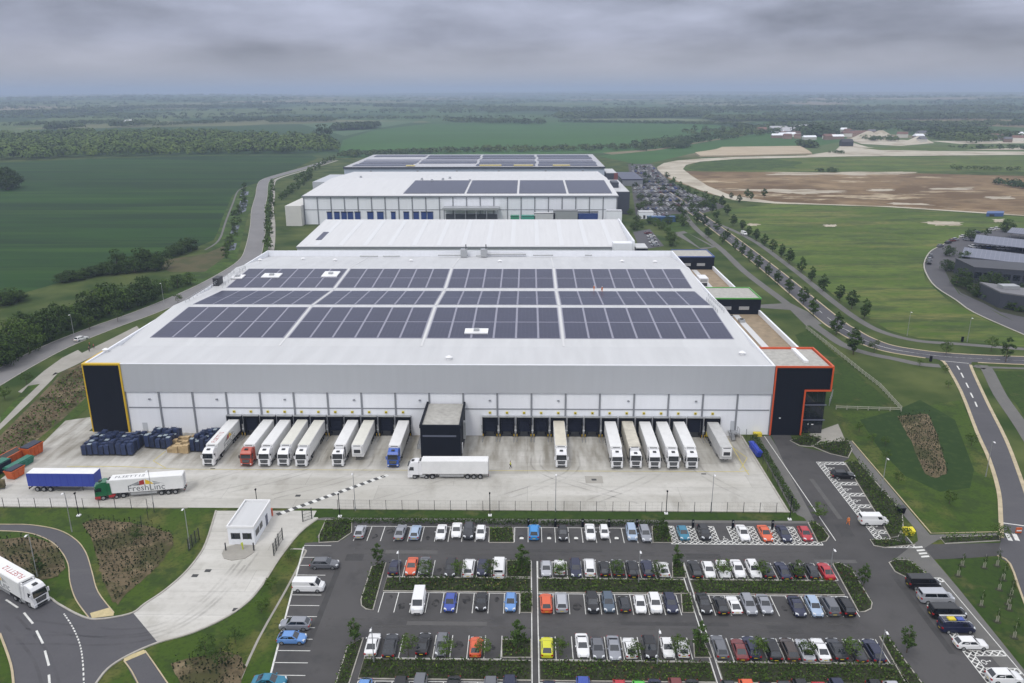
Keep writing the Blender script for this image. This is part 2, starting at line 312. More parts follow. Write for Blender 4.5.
def ground_mat():
    m = bpy.data.materials.new('countryside'); nt, N, L = nodes_of(m)
    o = N.new('ShaderNodeOutputMaterial'); b = N.new('ShaderNodeBsdfPrincipled'); L.new(b.outputs[0], o.inputs[0]); b.inputs['Roughness'].default_value = .95; b.inputs['Specular IOR Level'].default_value = .1
    pos = N.new('ShaderNodeNewGeometry').outputs['Position']
    mp = N.new('ShaderNodeMapping'); mp.inputs['Scale'].default_value = (1/520, 1/640, 1); mp.inputs['Rotation'].default_value = (0, 0, .5); L.new(pos, mp.inputs[0])
    nz = N.new('ShaderNodeTexNoise'); nz.inputs['Scale'].default_value = .6; L.new(mp.outputs[0], nz.inputs['Vector'])
    ad = N.new('ShaderNodeVectorMath'); ad.operation = 'ADD'; L.new(mp.outputs[0], ad.inputs[0]); L.new(nz.outputs['Color'], ad.inputs[1])
    vo = N.new('ShaderNodeTexVoronoi'); vo.voronoi_dimensions = '2D'; vo.distance = 'CHEBYCHEV'; vo.inputs['Scale'].default_value = 1; L.new(ad.outputs[0], vo.inputs['Vector'])
    sp = N.new('ShaderNodeSeparateColor'); L.new(vo.outputs['Color'], sp.inputs[0])
    cr = N.new('ShaderNodeValToRGB'); cr.color_ramp.interpolation = 'CONSTANT'; e = cr.color_ramp.elements
    cols = [(0, (.038, .075, .03)), (.3, (.055, .10, .035)), (.5, (.085, .12, .045)), (.66, (.03, .06, .025)), (.8, (.13, .14, .07)), (.9, (.20, .17, .11))]
    e[0].position = 0; e[0].color = (*cols[0][1], 1); e[1].position = cols[1][0]; e[1].color = (*cols[1][1], 1)
    for p, c in cols[2:]: q = e.new(p); q.color = (*c, 1)
    L.new(sp.outputs[0], cr.inputs[0])
    # ordinary rough grass close to the estate
    n2 = N.new('ShaderNodeTexNoise'); n2.inputs['Scale'].default_value = .06; n2.inputs['Detail'].default_value = 6; L.new(pos, n2.inputs['Vector'])
    c2 = N.new('ShaderNodeValToRGB'); c2.color_ramp.elements[0].position = .35; c2.color_ramp.elements[0].color = (.03, .055, .014, 1); c2.color_ramp.elements[1].position = .68; c2.color_ramp.elements[1].color = (.09, .11, .035, 1); L.new(n2.outputs[0], c2.inputs[0])
    sx = N.new('ShaderNodeSeparateXYZ'); L.new(pos, sx.inputs[0])
    mr = N.new('ShaderNodeMapRange'); mr.inputs['From Min'].default_value = 950; mr.inputs['From Max'].default_value = 1050; L.new(sx.outputs[1], mr.inputs[0])
    mx = N.new('ShaderNodeMix'); mx.data_type = 'RGBA'; L.new(mr.outputs[0], mx.inputs[0]); L.new(c2.outputs[0], mx.inputs[6]); L.new(cr.outputs[0], mx.inputs[7]); L.new(mx.outputs[2], b.inputs['Base Color'])
    return m
gm.materials.append(ground_mat())
# fields and open land
sheet('crop_field', GG([(-260, 168), (0, 162.5), (100, 158.5), (200, 156), (312, 155.5), (318, 158), (300, 166), (272, 178), (248, 186), (237, 192), (225, 216), (214, 240), (190, 250), (165, 256), (110, 270), (55, 284), (0, 300), (-260, 345)]), .02, crop)
sheet('crop_field', GG([(337, 158), (343, 140), (375, 130), (430, 123.5), (560, 122.5), (700, 123.5), (748, 129), (735, 136), (655, 149), (600, 153), (400, 157)]), .02, farcrop)
sheet('crop_field', GG([(560, 119), (640, 117.5), (760, 121), (740, 123), (640, 122)]), .03, mix_mat('pale_crop', [((.1, .13, .06), .004, I3, .4, .6, .6)], (.13, .16, .075)))
sheet('crop_field', GG([(300, 124), (345, 122), (420, 121), (380, 128), (345, 136)]), .03, mix_mat('pale_crop2', [((.075, .12, .05), .004, I3, .4, .6, .6)], (.06, .11, .05)))
sheet('meadow', GG([(723, 211), (775, 203), (890, 208), (1024, 217), (1180, 228), (1180, 250), (962, 237), (937, 250), (922, 262), (925, 280), (950, 302), (1024, 338), (1180, 395), (1024, 347), (960, 341), (918, 338), (888, 330), (868, 317), (840, 300), (800, 268), (760, 238)]), .02, meadow)
sheet('bare_earth', GG([(655, 174), (662, 166), (680, 171), (768, 172), (900, 173), (1024, 176), (1200, 178), (1200, 226), (1024, 216), (940, 210), (888, 206.5), (830, 204.5), (775, 203), (735, 200), (706, 193), (680, 183)]), .02, dirt)
sheet('chalk_track', GG([(658, 172), (657, 167), (664, 163), (677, 160.5), (700, 158.6), (735, 157), (800, 155.6), (850, 154.2), (1024, 152), (1200, 151), (1200, 154), (1024, 154.8), (855, 156.3), (735, 159), (700, 161.6), (686, 165), (683, 169), (692, 176), (708, 186), (730, 195), (775, 201.8), (830, 204.2), (890, 206.2), (1024, 215), (1200, 223), (1200, 226), (1024, 216), (888, 207), (830, 205), (775, 203.5), (733, 200), (700, 190), (670, 178)]), .03, chalk)
sheet('scrub_ground', ragged(GG([(686, 168.5), (692, 163.5), (720, 160), (770, 158.5), (800, 162), (792, 168), (740, 171), (700, 171)]), .12, 4), .055, bank)
sheet('meadow', GG([(598, 156), (655, 150.5), (735, 137), (760, 133), (850, 133), (845, 141), (812, 147), (720, 148), (690, 154), (655, 162), (640, 165)]), .015, farcrop)
sheet('grass_plot', GG([(683, 168.7), (690, 164), (722, 159.8), (850, 157), (1024, 155.6), (1200, 155), (1200, 173), (1024, 172), (850, 171.5), (760, 172), (700, 171.5)]), .04, meadow)
sheet('concrete_apron', GG([(806, 155.3), (835, 151), (842, 144), (852, 142.5), (868, 147), (930, 151), (1024, 151.6), (1024, 153.6), (850, 155.5)]), .05, chalk)
sheet('sand_plateau', GG([(695, 153.5), (716, 150.5), (722, 148), (800, 147), (809, 152), (812, 154.5), (740, 156.5), (700, 157)]), 1.6, sand, th=1.7)
for k, q in enumerate([[(700, 190), (775, 189), (840, 190.5), (842, 193), (800, 194), (760, 191)], [(870, 189), (895, 189), (893, 191), (868, 191)], [(925, 188.5), (972, 187), (970, 189.5), (930, 190.3)], [(889, 202), (930, 204), (932, 205.5), (890, 204.5)], [(985, 197), (1010, 196), (1012, 198.5), (990, 199.5)], [(772, 172.2), (830, 172.4), (910, 171.6), (911, 174), (850, 175), (775, 175)]]): sheet('chalk_patch', ragged(GG(q), .3, 7), .06, chalk2)
for q in [[(924, 222.5), (940, 221), (962, 222), (958, 225.5), (938, 226)], [(824, 224.8), (836, 224.5), (835, 226.8), (826, 226.6)], [(992, 219), (1004, 219), (1002, 222), (994, 222)], [(748, 223), (760, 224), (757, 226), (748, 225.5)]]: sheet('chalk_patch', ragged(GG(q), .35, 7), .05, chalk2)
# left meadow strip, banks
b = MB(); flat_ribbon(b, smooth_path(GG([(247, 186), (238, 191), (233, 203), (226, 221), (219, 240), (205, 250)]), 4), 1.1, .05, pathm); kind(b.build('footpath'))
sheet('rough_bank', GG([(150, 262), (205, 254), (224, 246), (226, 256), (205, 272), (170, 272)]), .04, mix_mat('brown_bank', [((.05, .06, .02), .12, I3, .45, .6, .8)], (.085, .075, .035)))
sheet('grass_verge', GG([(222, 219), (232, 196), (240, 189), (256, 184), (254, 196), (245, 226), (236, 262), (200, 290), (190, 280), (214, 246)]), .03, bank)
for q in ([(241, 192), (249, 191.5), (248, 195), (240, 196)], [(240, 201), (248, 200), (246, 211), (237, 215)], [(233, 226), (240, 225), (237, 233), (230, 234)], [(230, 244), (237, 243), (235, 250), (228, 251)]): sheet('water', GG(q), .06, water)
# ------------------------------------------------------------------ roads on the west side
left_road = [(-150, 110), (-147, 160), (-147.2, 190), (-148.2, 215), (-147.5, 235), (-143.5, 255), (-138, 275), (-133.5, 300), (-131, 330), (-132, 366), (-140, 400), (-161, 470), (-182, 535), (-204, 610), (-224, 675)]+GG([(266, 180), (280, 175), (305, 168), (330, 160.5)])
lr = smooth_path(left_road, 5)
b = MB(); flat_ribbon(b, lr, 8.4, .05, old_road); kind(b.build('road'))
b = MB(); ribbon(b, strip_pts(lr, 8.7)[0], .25, 0, .14, kerbm); kind(b.build('kerb'))
b = MB(); ribbon(b, strip_pts(lr, 8.7)[1], .25, 0, .14, kerbm); kind(b.build('kerb'))
b = MB(); flat_ribbon(b, strip_pts(lr[35:], 17)[1], 3.0, .05, pave); kind(b.build('footway'))
b = MB(); flat_ribbon(b, strip_pts(lr[35:], 12)[1], 2.4, .04, bank); kind(b.build('grass_verge'))
sheet('footway', GG([(-40, 470), (0, 430), (30, 402), (52, 380), (58, 373), (50, 372), (28, 386), (0, 417), (-40, 455)]), .05, pave)
sheet('footway', GG([(52, 376), (74, 366), (92, 357), (112, 346), (140, 330), (137, 326), (105, 342), (80, 354), (62, 364)]), .05, pave)
sheet('layby', GG([(18, 392), (30, 383), (44, 371), (62, 358), (78, 350), (82, 353), (72, 362), (55, 373), (40, 384), (30, 395)]), .055, pave)
sheet('grass_verge', GG([(0, 417), (28, 386), (40, 384), (20, 403), (0, 424)]), .06, bank)
sheet('grass_verge', GG([(-60, 395), (0, 350), (40, 325), (75, 310), (115, 295), (160, 280), (200, 268), (190, 290), (160, 302), (105, 323), (47, 348), (20, 364), (-60, 425)]), .02, bank)
sheet('soil_bank', GG([(-60, 500), (0, 436), (32, 404), (52, 384), (62, 372), (84, 362), (88, 398), (62, 420), (30, 447), (0, 470), (-60, 520)]), .05, soil)
sheet('grass_verge', GG([(88, 396), (89, 408), (60, 430), (30, 455), (0, 478), (-60, 530), (-60, 518), (0, 468), (30, 446), (62, 420)]), .06, grass)
# ------------------------------------------------------------------ yard and its exit road
YB = 134.5
sheet('grass', [(-150, 60), (160, 60), (160, YB+.2), (-150, YB+.2)], .015, grass)
sheet('yard', [(-132, YB), (-86, YB), (-86, 169.9), (-103.0, 169.9), (-103.5, 180), (-112, 176)]+GG([(30, 456), (0, 480)]), .07, concrete)
yb_ = MB(); yxs = list(np.linspace(-86, -74, 9))+list(np.linspace(-72, 44, 30))+list(np.linspace(44.5, 49.2, 7)); yys = [YB, 140, 147.3]+list(np.linspace(147.6, 153, 12))+[160, 170.2]
for j_ in range(len(yys)):
    for x_ in yxs: yb_.v.append((x_, yys[j_], yz(x_, yys[j_])))
for j_ in range(len(yys)-1):
    for i_ in range(len(yxs)-1): q_ = j_*len(yxs)+i_; yb_.f.append((q_, q_+1, q_+1+len(yxs), q_+len(yxs))); yb_.m.append(yb_.mi(concrete))
kind(yb_.build('yard'))
def draped(b, path, w, m, dz):
    pp = [Vector(path[0])]
    for a, c in zip(path, path[1:]):
        a, c = Vector(a), Vector(c); n = max(1, int((c-a).length/1.0)); pp += [a+(c-a)*(k+1)/n for k in range(n)]
    L, Rr = strip_pts(pp, w)
    for i in range(len(pp)-1): b.poly([(*q, yz(q.x, q.y)+dz) for q in (Rr[i], Rr[i+1], L[i+1], L[i])], m)
ex = GG([(216, 511), (206, 543), (196, 560), (182, 576), (163, 592), (145, 604), (133, 613), (158, 643), (190, 634), (222, 620), (246, 604), (262, 586), (280, 558), (300, 533), (318, 519), (318, 511)])
sheet('exit_road', ex, .06, concrete)
sheet('road', GG([(-140, 560), (-60, 577), (0, 590), (44, 596), (60, 606), (78, 614), (92, 618), (110, 617), (133, 613), (158, 643), (128, 655), (108, 668), (96, 684), (85, 720), (60, 800), (-20, 800), (15, 720), (14, 690), (11, 665), (0, 634), (-60, 600), (-140, 640)]), .05, road_asphalt)
pth_out = [(-40, 523), (0, 524.5), (30, 525), (58, 530), (76, 540), (86, 553), (92, 572), (98, 592), (114, 613)]; pth_in = [(89, 618), (76, 600), (70, 582), (68, 564), (60, 550), (48, 540), (28, 533), (0, 531), (-40, 530)]
sheet('footway', GG(pth_out+pth_in), .05, road_asphalt)
sheet('footway', GG([(124, 661), (145, 651), (155, 665), (172, 690), (190, 720), (160, 730), (140, 690)]), .05, road_asphalt)
for q in ([(90, 613.5), (109, 608), (114, 613), (113.5, 616), (92, 618.5)], [(123, 658), (144, 650), (146.5, 653), (125, 662)]): sheet('tactile_paving', GG(q), .075, tactile)
sheet('tactile_paving', GG([(236, 545), (225, 548), (222, 554), (224, 559), (232, 561), (245, 559), (254, 553), (255, 546)]), .16, pave, th=.1)
b = MB()
ribbon(b, smooth_path(GG([(216, 511), (206, 543), (196, 560), (182, 576), (163, 592), (145, 604), (133, 613), (112, 618), (92, 619.5), (76, 614), (58, 604), (44, 596), (0, 589)]), 4), .3, 0, .17, kerbm)
ribbon(b, smooth_path(GG([(318, 519), (300, 533), (280, 558), (262, 586), (246, 604), (222, 620), (190, 634), (158, 643), (128, 656), (108, 669), (96, 684)]), 4), .3, 0, .17, kerbm)
ribbon(b, smooth_path(GG([(0, 634), (11, 665), (14, 690)]), 4), .3, 0, .17, kerby); kind(b.build('kerb'))
b = MB(); ribbon(b, smooth_path(GG(pth_out), 4), .16, 0, .11, kerby); ribbon(b, smooth_path(GG(pth_in), 4), .16, 0, .11, kerby)
ribbon(b, smooth_path(GG([(145, 651), (155, 665), (172, 690)]), 3), .16, 0, .11, kerby); ribbon(b, smooth_path(GG([(124, 661), (132, 672), (141, 690)]), 3), .16, 0, .11, kerby); kind(b.build('path_edging'))
# planted plots
plots = {'soil_plot': [(82, 524), (95, 519), (130, 523), (155, 527), (172, 534), (175, 543), (160, 564), (145, 578), (128, 592), (118, 605), (112, 601), (106, 588), (100, 570), (95, 552), (90, 536)],
         'soil_plot.001': [(0, 540), (30, 537), (52, 543), (62, 555), (65, 568), (58, 577), (42, 580), (20, 578), (-20, 570), (-30, 545)],
         'soil_plot.002': [(170, 664), (190, 658), (228, 652), (240, 656), (246, 668), (238, 690), (190, 695), (178, 680)],
         'soil_plot.003': [(897, 416), (928, 414), (936, 432), (944, 456), (947, 474), (935, 478), (925, 474), (910, 440)]}
for n, q in plots.items(): sheet('soil_plot', ragged(GG(q), .035, 6), .062, soil)
# ------------------------------------------------------------------ car park
AX0, AX1 = 54.6, 61.6
def xat(px, py): return G(px, py)[0]
cp = [(-39.2, 122.4)]+GG([(343, 540), (352, 533), (353, 521)])+[(53.0, 130.9), (54.2, 150), (56.2, 170)]+[(60.5, 169.6)]+GG([(797, 446), (850, 458)])+[(67.6, 156), (67.6, 123.4)]+GG([(1000, 543), (1004, 541), (1006, 556), (999, 556), (960, 559), (906, 560)])+[(66.5, 112), (66.5, 70), (-36, 70)]+GG([(268, 683)])
sheet('car_park', cp, .05, asphalt)
sheet('road_line', GG([(303, 547), (304.5, 547), (269.5, 683), (267.5, 683)]), .062, paint)
bays = MB()
def bay_row(x0, x1, n, ya, yb, back=True):
    """bay dividing lines across a row and the line along its back"""
    for i in range(n+1):
        x = x0+(x1-x0)*i/n; bays.box(x-.06, x+.06, ya, yb, .05, .062, paint)
    if back: bays.box(x0, x1, yb+.01, yb+.13, .05, .062, paint)
yA0, yA1, yB0, yB1, yC0, yC1, yD0, yD1, yE0, yE1 = 123.2, 128.2, 112.5, 117.3, 103.1, 108.2, 92.9, 97.9, 83.6, 88.3
ROWX = {'A1': (xat(353, 542), xat(488.6, 542), 10), 'A2': (xat(514.4, 542), xat(651.5, 542), 10), 'B1': (xat(387.5, 577), xat(506, 577), 8), 'B2': (xat(538, 577), xat(670.9, 577), 9), 'B3': (xat(688.5, 577), xat(836, 577), 10),
        'C1': (xat(378, 613), xat(519.3, 613), 9), 'C2': (xat(538, 613), xat(681, 613), 9), 'C3': (xat(699, 613), xat(857, 613), 10), 'D1': (xat(364.6, 657), xat(501, 657), 8), 'D2': (xat(539, 657), xat(692, 657), 9), 'D3': (xat(715.5, 657), xat(886, 657), 10),
        'E1': (xat(358, 682), xat(512, 682), 9), 'E2': (xat(539, 682), xat(696, 682), 9), 'E3': (xat(722, 682), xat(900, 682), 10)}
for k, (x0, x1, n) in ROWX.items():
    r = k[0]
    ya, yb = {'A': (yA0, yA1), 'B': (yB1, yB0), 'C': (yC0, yC1), 'D': (yD1, yD0), 'E': (yE0, yE1)}[r]
    y0, y1 = min(ya, yb), max(ya, yb)
    for i in range(n+1):
        x = x0+(x1-x0)*i/n; bays.box(x-.06, x+.06, y0, y1, .05, .062, paint)
    yy = yb; bays.box(x0+.07, x1-.07, yy-.06, yy+.06, .05, .0625, paint)
for i, yy in enumerate([120.6+1.0, 117.9, 115.5, 112.7, 109.9, 107.3, 104.6, 101.9, 99.3, 96.7, 94.2, 91.7, 89.2]):
    xl = -39.2+(121.2-yy)*.128; bays.box(xl+.1, xl+4.9, yy-.06, yy+.06, .05, .062, paint)
kind(bays.build('bay_lines'))
# hatched and disabled bays
hat = MB()
def hatch(x0, x1, y0, y1, step=1.05, w=.17):
    Lx, Ly = x1-x0, y1-y0
    for sgn in (1, -1):
        c = -Ly
        while c < Lx+Ly:
            # line x-x0 = c + t, y-y0 = t (or mirrored)
            t0 = max(0, -c); t1 = min(Ly, Lx-c)
            if t1-t0 > .15:
                ya, yb = (y0+t0, y0+t1) if sgn > 0 else (y1-t0, y1-t1); a, bq = Vector((x0+c+t0, ya)), Vector((x0+c+t1, yb)); d = (bq-a).normalized(); nn = Vector((-d.y, d.x))*w/2
                z = .060 if sgn > 0 else .0625
                hat.poly([(*(a-nn), z), (*(bq-nn), z), (*(bq+nn), z), (*(a+nn), z)] if True else [], paint)
            c += step
    for xa, xb, yc, yd in ((x0, x1, y0-.06, y0+.06), (x0, x1, y1-.06, y1+.06), (x0-.06, x0+.06, y0+.07, y1-.07), (x1-.06, x1+.06, y0+.07, y1-.07)): hat.box(xa, xb, yc, yd, .05, .065, paint)
def wheelchair(x, y, a, s=1.0):
    ca, sa = math.cos(a), math.sin(a)
    T = lambda u, v: (x+(u*ca-v*sa)*s, y+(u*sa+v*ca)*s)
    flat_ribbon(hat, [T(.45*math.cos(t)-.05, .45*math.sin(t)-.35) for t in np.linspace(2.0, 5.9, 12)], .16*s, .0615, paint)
    flat_ribbon(hat, [T(-.12, .55), T(-.02, -.1), T(.38, -.12), T(.6, -.62)], .17*s, .0635, paint)
    hat.poly([(*T(-.12+.17*math.cos(t), .82+.17*math.sin(t)), .0615) for t in np.linspace(0, 5.5, 8)], paint)
xa0, xa1 = xat(674, 541), xat(818, 541); pit = (xa1-xa0)/7.0
hatch(xa0-.6, xa1+.4, 123.0, 124.1)
DIS = []
for i in range(7):
    x = xa0+pit*i
    hatch(x-.5, x+.75, 124.1, 129.0); DIS.append(x+.75+(pit-1.25)/2)
for i in range(7): wheelchair(DIS[i], 124.9, 0, .75)
DX0, DX1 = 61.7, 67.3
hatch(DX0, DX0+1.2, 122.4, 155.8); VB = []
for i, yy in enumerate(np.linspace(155.2, 123.0, 8)):
    hatch(DX0+1.2, DX1, yy-.6, yy+.6); VB.append(yy-2.4)
for yy in VB[:7]: wheelchair(DX0+2.1, yy, -1.4, .8)
hatch(DX0, DX0+1.2, 80, 113.2)
for yy in (112.9, 95.2, 91.6, 87.6): hatch(DX0+1.2, DX1, yy-.55, yy+.55)
for yy in (93.4, 89.6): wheelchair(DX0+2.1, yy, -1.4, .8)
for xx in (521.5, 549, 576, 616.5): x, y = G(xx, 538.5); hat.poly([(x-.35, y-.3, .0615), (x+.35, y-.3, .0615), (x+.4, y+.2, .0615), (x+.1, y+.45, .0615), (x-.3, y+.35, .0615)], paint)
hat.box(DX1+.1, DX1+.22, 122.4, 156, .05, .063, paint); hat.box(DX1+.1, DX1+.22, 80, 113.2, .05, .063, paint)
# walkways between the bay groups, edge lines of the access road
for x0, x1, ya, yb in ((xat(531.5, 577), xat(537.2, 577), 80, 117.3), (xat(683.5, 577), xat(688, 577), 80, 117.3), (AX0-.2, AX0-.2, 124.5, 169)):
    for x in {x0, x1}: hat.box(x-.07, x+.07, ya, yb, .05, .068, paint)
for i in range(4):
    x = 67.6+i*.75; yb_ = 114.9
    hat.poly([(*G(914+i*2.2, 547+i*3.1), .07), (*G(922+i*2.2, 546.4+i*3.1), .07), (*G(923+i*2.2, 548+i*3.1), .07), (*G(915+i*2.2, 548.6+i*3.1), .07)], paint)
kind(hat.build('bay_markings'))
# islands and beds (raised kerb, dark planting inside)
BEDS = []
def bed(q, rad=True, plant='low', top=.13):
    b = MB(); ribbon(b, q, .16, .0, top+.02, kerbm, closed=True); kind(b.build('kerb'))
    sheet('planting_bed', q, top, mulch); BEDS.append((q, plant))
WX = [(xat(531.5, 577), xat(537.2, 577)), (xat(683.5, 577), xat(688, 577))]
xl, xr = -25.6, 47.6
def rect(x0, x1, y0, y1): return [(x0, y0), (x1, y0), (x1, y1), (x0, y1)]
for ya, yb, x0, x1 in ((108.5, 112.2, xat(385, 585), xat(838, 585)), (88.7, 92.6, xat(362, 666), xat(897, 666))):
    bed(rect(x0, WX[0][0]-.15, ya, yb)); bed(rect(WX[0][1]+.15, WX[1][0]-.15, ya, yb)); bed(rect(WX[1][1]+.15, x1, ya, yb))
bed(GG([(371.7, 567), (386, 563), (373, 610.5), (366, 609.5), (361.5, 606), (361, 600)]), plant='tall')
bed(GG([(347.6, 647), (363.5, 638), (349, 684), (334, 690)]), plant='tall')
bed(GG([(832.7, 564.5), (839, 563), (851, 569), (862, 587), (872, 603.5), (871, 609), (865, 612), (858.5, 612.4)]), plant='low')
bed(GG([(879.5, 637), (889, 640), (925, 688), (908, 688)]), plant='low')
bed(GG([(489.3, 528), (513, 528), (513.8, 543), (489.2, 543)]), plant='low'); bed(GG([(652, 526.5), (668, 526.5), (672.5, 543), (653, 543)]), plant='low')
bed(GG([(506.8, 561), (531, 561), (531, 577.5), (506.8, 577.5)]), plant='low'); bed(GG([(672.5, 563), (683, 563), (686, 578), (672.5, 578)]), plant='low')
bed(GG([(520.2, 594), (532, 594), (532, 613), (520, 613)]), plant='tall'); bed(GG([(681, 593), (690, 593), (694, 613), (682.5, 613)]), plant='low')
bed(GG([(502, 640), (531, 640), (531, 658), (502, 658)]), plant='low'); bed(GG([(693.5, 640), (703, 640), (711, 658), (694.5, 658)]), plant='low')
bed(GG([(808, 523), (815, 522.5), (824, 530), (829, 537), (826, 541.5), (818, 543)]), plant='low')
bed(GG([(319, 536), (326, 520), (352, 520), (351.5, 533), (344, 538), (338, 542), (319, 543)]), plant='low')
bed(GG([(870, 540), (893, 540), (915, 545), (885, 548), (874, 546)]), plant='low'); bed(GG([(940, 538), (998, 535.5), (1000, 541), (945, 544)]), plant='hedge')
bed(GG([(889, 563), (896, 560), (908, 560.5), (928, 576), (905, 577), (895, 572)]), plant='low')
bed(GG([(845, 463), (858, 462), (902, 513), (903, 527), (898, 537), (890, 538), (880, 520)]), plant='hedge')
bed(GG([(790, 441), (808, 435), (822, 440), (812, 447), (800, 446)]), plant='tall'); bed(GG([(811, 446), (828, 443), (848, 441), (852, 450), (848, 458), (830, 454)]), plant='tall')
sheet('paving', GG([(804, 436), (838, 424), (846, 442), (824, 442), (814, 440)]), .06, pave)
sheet('footway', GG([(845, 442), (851, 441), (930, 535), (1002, 533), (1002, 536), (938, 540), (905, 560), (894, 560), (918, 541), (916, 530), (868, 474)]), .055, pathm)
sheet('footway', GG([(918, 549), (924, 548), (958, 588), (1000, 640), (1040, 690), (1020, 690), (985, 650), (940, 590), (906, 560)]), .057, pathm)
sheet('lawn', GG([(936, 560), (960, 558.5), (996, 557.5), (1007, 564), (1018, 590), (1040, 640), (1090, 760), (1035, 683), (985, 620), (958, 588)]), .05, lawn)
sheet('lawn', GG([(852, 441), (832, 412), (897, 411), (960, 400), (977, 433), (988, 460), (998, 492), (999, 531), (930, 533)]), .03, grass)
sheet('lawn', GG([(860, 420), (897, 410), (920, 400), (955, 420), (974, 470), (970, 488), (940, 492), (905, 476), (880, 450)]), .042, mix_mat('shrub_loop', [((.035, .062, .012), .5, I3, .5, .64, .7)], (.018, .042, .007)))
sheet('footpath', [(-33, 130.3), (53, 130.3), (53, 131.2), (-38, 131.2), (-41, 130.2)], .055, pathm)
sheet('footpath', GG([(752, 436), (770, 436), (838, 545), (826, 545), (804, 518), (793, 513)]), .045, pathm)
sheet('grass_verge', [(-40, 131.25), (50.5, 131.25), (50.5, 134.2), (-40, 134.2)], .07, lawn)
sheet('kerb', [(-133, 134.25), (-65, 134.25), (-65, 134.5), (-133, 134.5)], .17, kerbm, th=.17)
sheet('kerb', [(-37, 134.25), (49.6, 134.25), (49.6, 134.5), (-37, 134.5)], .17, kerbm, th=.17)
sheet('kerb', [(49.0, 134.55), (49.35, 134.55), (49.35, 169), (49.0, 169)], .2, kerbm, th=.17)
# verge paths and stones by the exit
b = MB(); ribbon(b, smooth_path(GG([(290, 549), (305, 550), (303, 557), (286, 590), (258, 640), (236, 690)]), 3), .35, 0, .06, pave); kind(b.build('path_edging'))
b = MB(); ribbon(b, GG([(852, 441), (931, 533.5), (1000, 532)]), .2, 0, .1, kerby); kind(b.build('path_edging'))
# ------------------------------------------------------------------ main road, avenue, junction
av = smooth_path([(104.8, 700)]+[(x, y) for x, y in ((107.2, 600), (108, 520), (108.4, 440), (107.2, 350), (104.6, 270))]+GG([(846, 330), (862, 339), (885, 347.5), (915, 353), (950, 357), (1000, 359.8), (1060, 361.5), (1200, 364)]), 6)
av = [p for p in av]
b = MB(); flat_ribbon(b, av, 7.2, .06, road_asphalt); kind(b.build('road'))
L_, R_ = strip_pts(av, 7.6)
b = MB(); ribbon(b, L_, .5, 0, .12, kerby); kind(b.build('kerb'))
cut = [i for i, p in enumerate(R_) if p.x > G(930, 360)[0] and p.x < G(966, 360)[0] and p.y < 245]
i0, i1 = min(cut), max(cut)
b = MB(); ribbon(b, R_[:i0], .5, 0, .12, kerby); ribbon(b, R_[i1+1:], .5, 0, .12, kerby); kind(b.build('kerb'))
b = MB(); acc = 0
for i in range(len(av)-1):
    a, c = Vector(av[i]), Vector(av[i+1]); d = c-a; n = max(1, int(d.length//9))
    for k in range(n):
        p = a+d*(k/n); q = p+d.normalized()*4; flat_ribbon(b, [p, q], .14, .072, paint)
kind(b.build('road_marking'))
mrL = GG([(936, 359), (941, 361), (945.5, 364), (961, 391.5), (977, 432.5), (989, 459), (998.5, 491), (1000.6, 516), (1001.5, 538), (997, 556), (1010, 564), (1024, 602), (1060, 690)])
mrR = GG([(972, 362), (970.5, 365), (974, 374), (989, 406), (1006.5, 441), (1022, 482), (1042, 540), (1075, 620), (1110, 690)])
sheet('road', mrL+mrR[::-1], .064, road_asphalt)
b = MB(); ribbon(b, smooth_path(mrL[1:9], 3), .75, 0, .10, kerby); kind(b.build('kerb'))
b = MB(); ribbon(b, smooth_path(mrR[1:], 3), .75, 0, .10, kerby); kind(b.build('kerb'))
b = MB(); ribbon(b, smooth_path(mrL[9:], 3), .3, 0, .12, kerby); kind(b.build('kerb'))
b = MB()
for (x0, y0), (x1, y1) in (((957, 366), (959.5, 370)), ((961, 373), (963.5, 378)), ((966, 383), (968.5, 388)), ((970.5, 393), (973, 398)), ((975, 402), (977, 407))): flat_ribbon(b, GG([(x0, y0), (x1, y1)]), .35, .078, paint)
flat_ribbon(b, GG([(944, 361.2), (969, 363.6)]), .25, .078, paint)
flat_ribbon(b, GG([(1001, 523), (1030, 527)]), .3, .078, paint)
for x in (1008, 1015): flat_ribbon(b, GG([(x-1, 534), (x+2.5, 541)]), .75, .078, paint)
for (x0, y0), (x1, y1) in (((6, 600), (18, 608)), ((24, 613), (33, 624)), ((36.5, 631), (43, 644)), ((45, 651), (49, 666)), ((49, 675), (50, 690)), ((-16, 592), (-2, 598))): flat_ribbon(b, GG([(x0, y0), (x1, y1)]), .3, .07, paint)
dash = smooth_path(GG([(64, 614), (73, 628), (80, 645), (83, 664), (84, 690)]), 6)
for i in range(0, len(dash)-1):
    a, c = Vector(dash[i]), Vector(dash[i+1]); flat_ribbon(b, [a, a+(c-a)*.6], .2, .07, paint)
kind(b.build('road_marking'))
b = MB()   # chequered lane line across the yard
A, B_ = Vector(G(277, 515)), Vector(G(388, 475)); n = 30; d = (B_-A)/n; nn = Vector((-d.y, d.x)).normalized()*.55
blk = mat('black_paint', (.07, .07, .07), .8)
for i in range(n):
    m_ = paint if i % 2 else blk
    p, q = A+d*i, A+d*(i+1); b.poly([(*c_, yz(c_.x, c_.y)+.015) for c_ in (p-nn, q-nn, q+nn, p+nn)], m_)
kind(b.build('road_marking'))
b = MB()
draped(b, [(-98, 151.6), (46.5, 152.2)], .22, ypaint, .016); draped(b, [(45.9, 168.5), (45.9, 150)], .18, ypaint, .018); draped(b, [(44.6, 168), (47.6, 158), (44.8, 153)], .16, ypaint, .02); draped(b, [(-80.5, 160), (-81, 155), (-77, 152)], .18, ypaint, .018)
kind(b.build('yard_marking'))
b = MB(); bk = mat('drain_cover', (.05, .05, .05), .7)
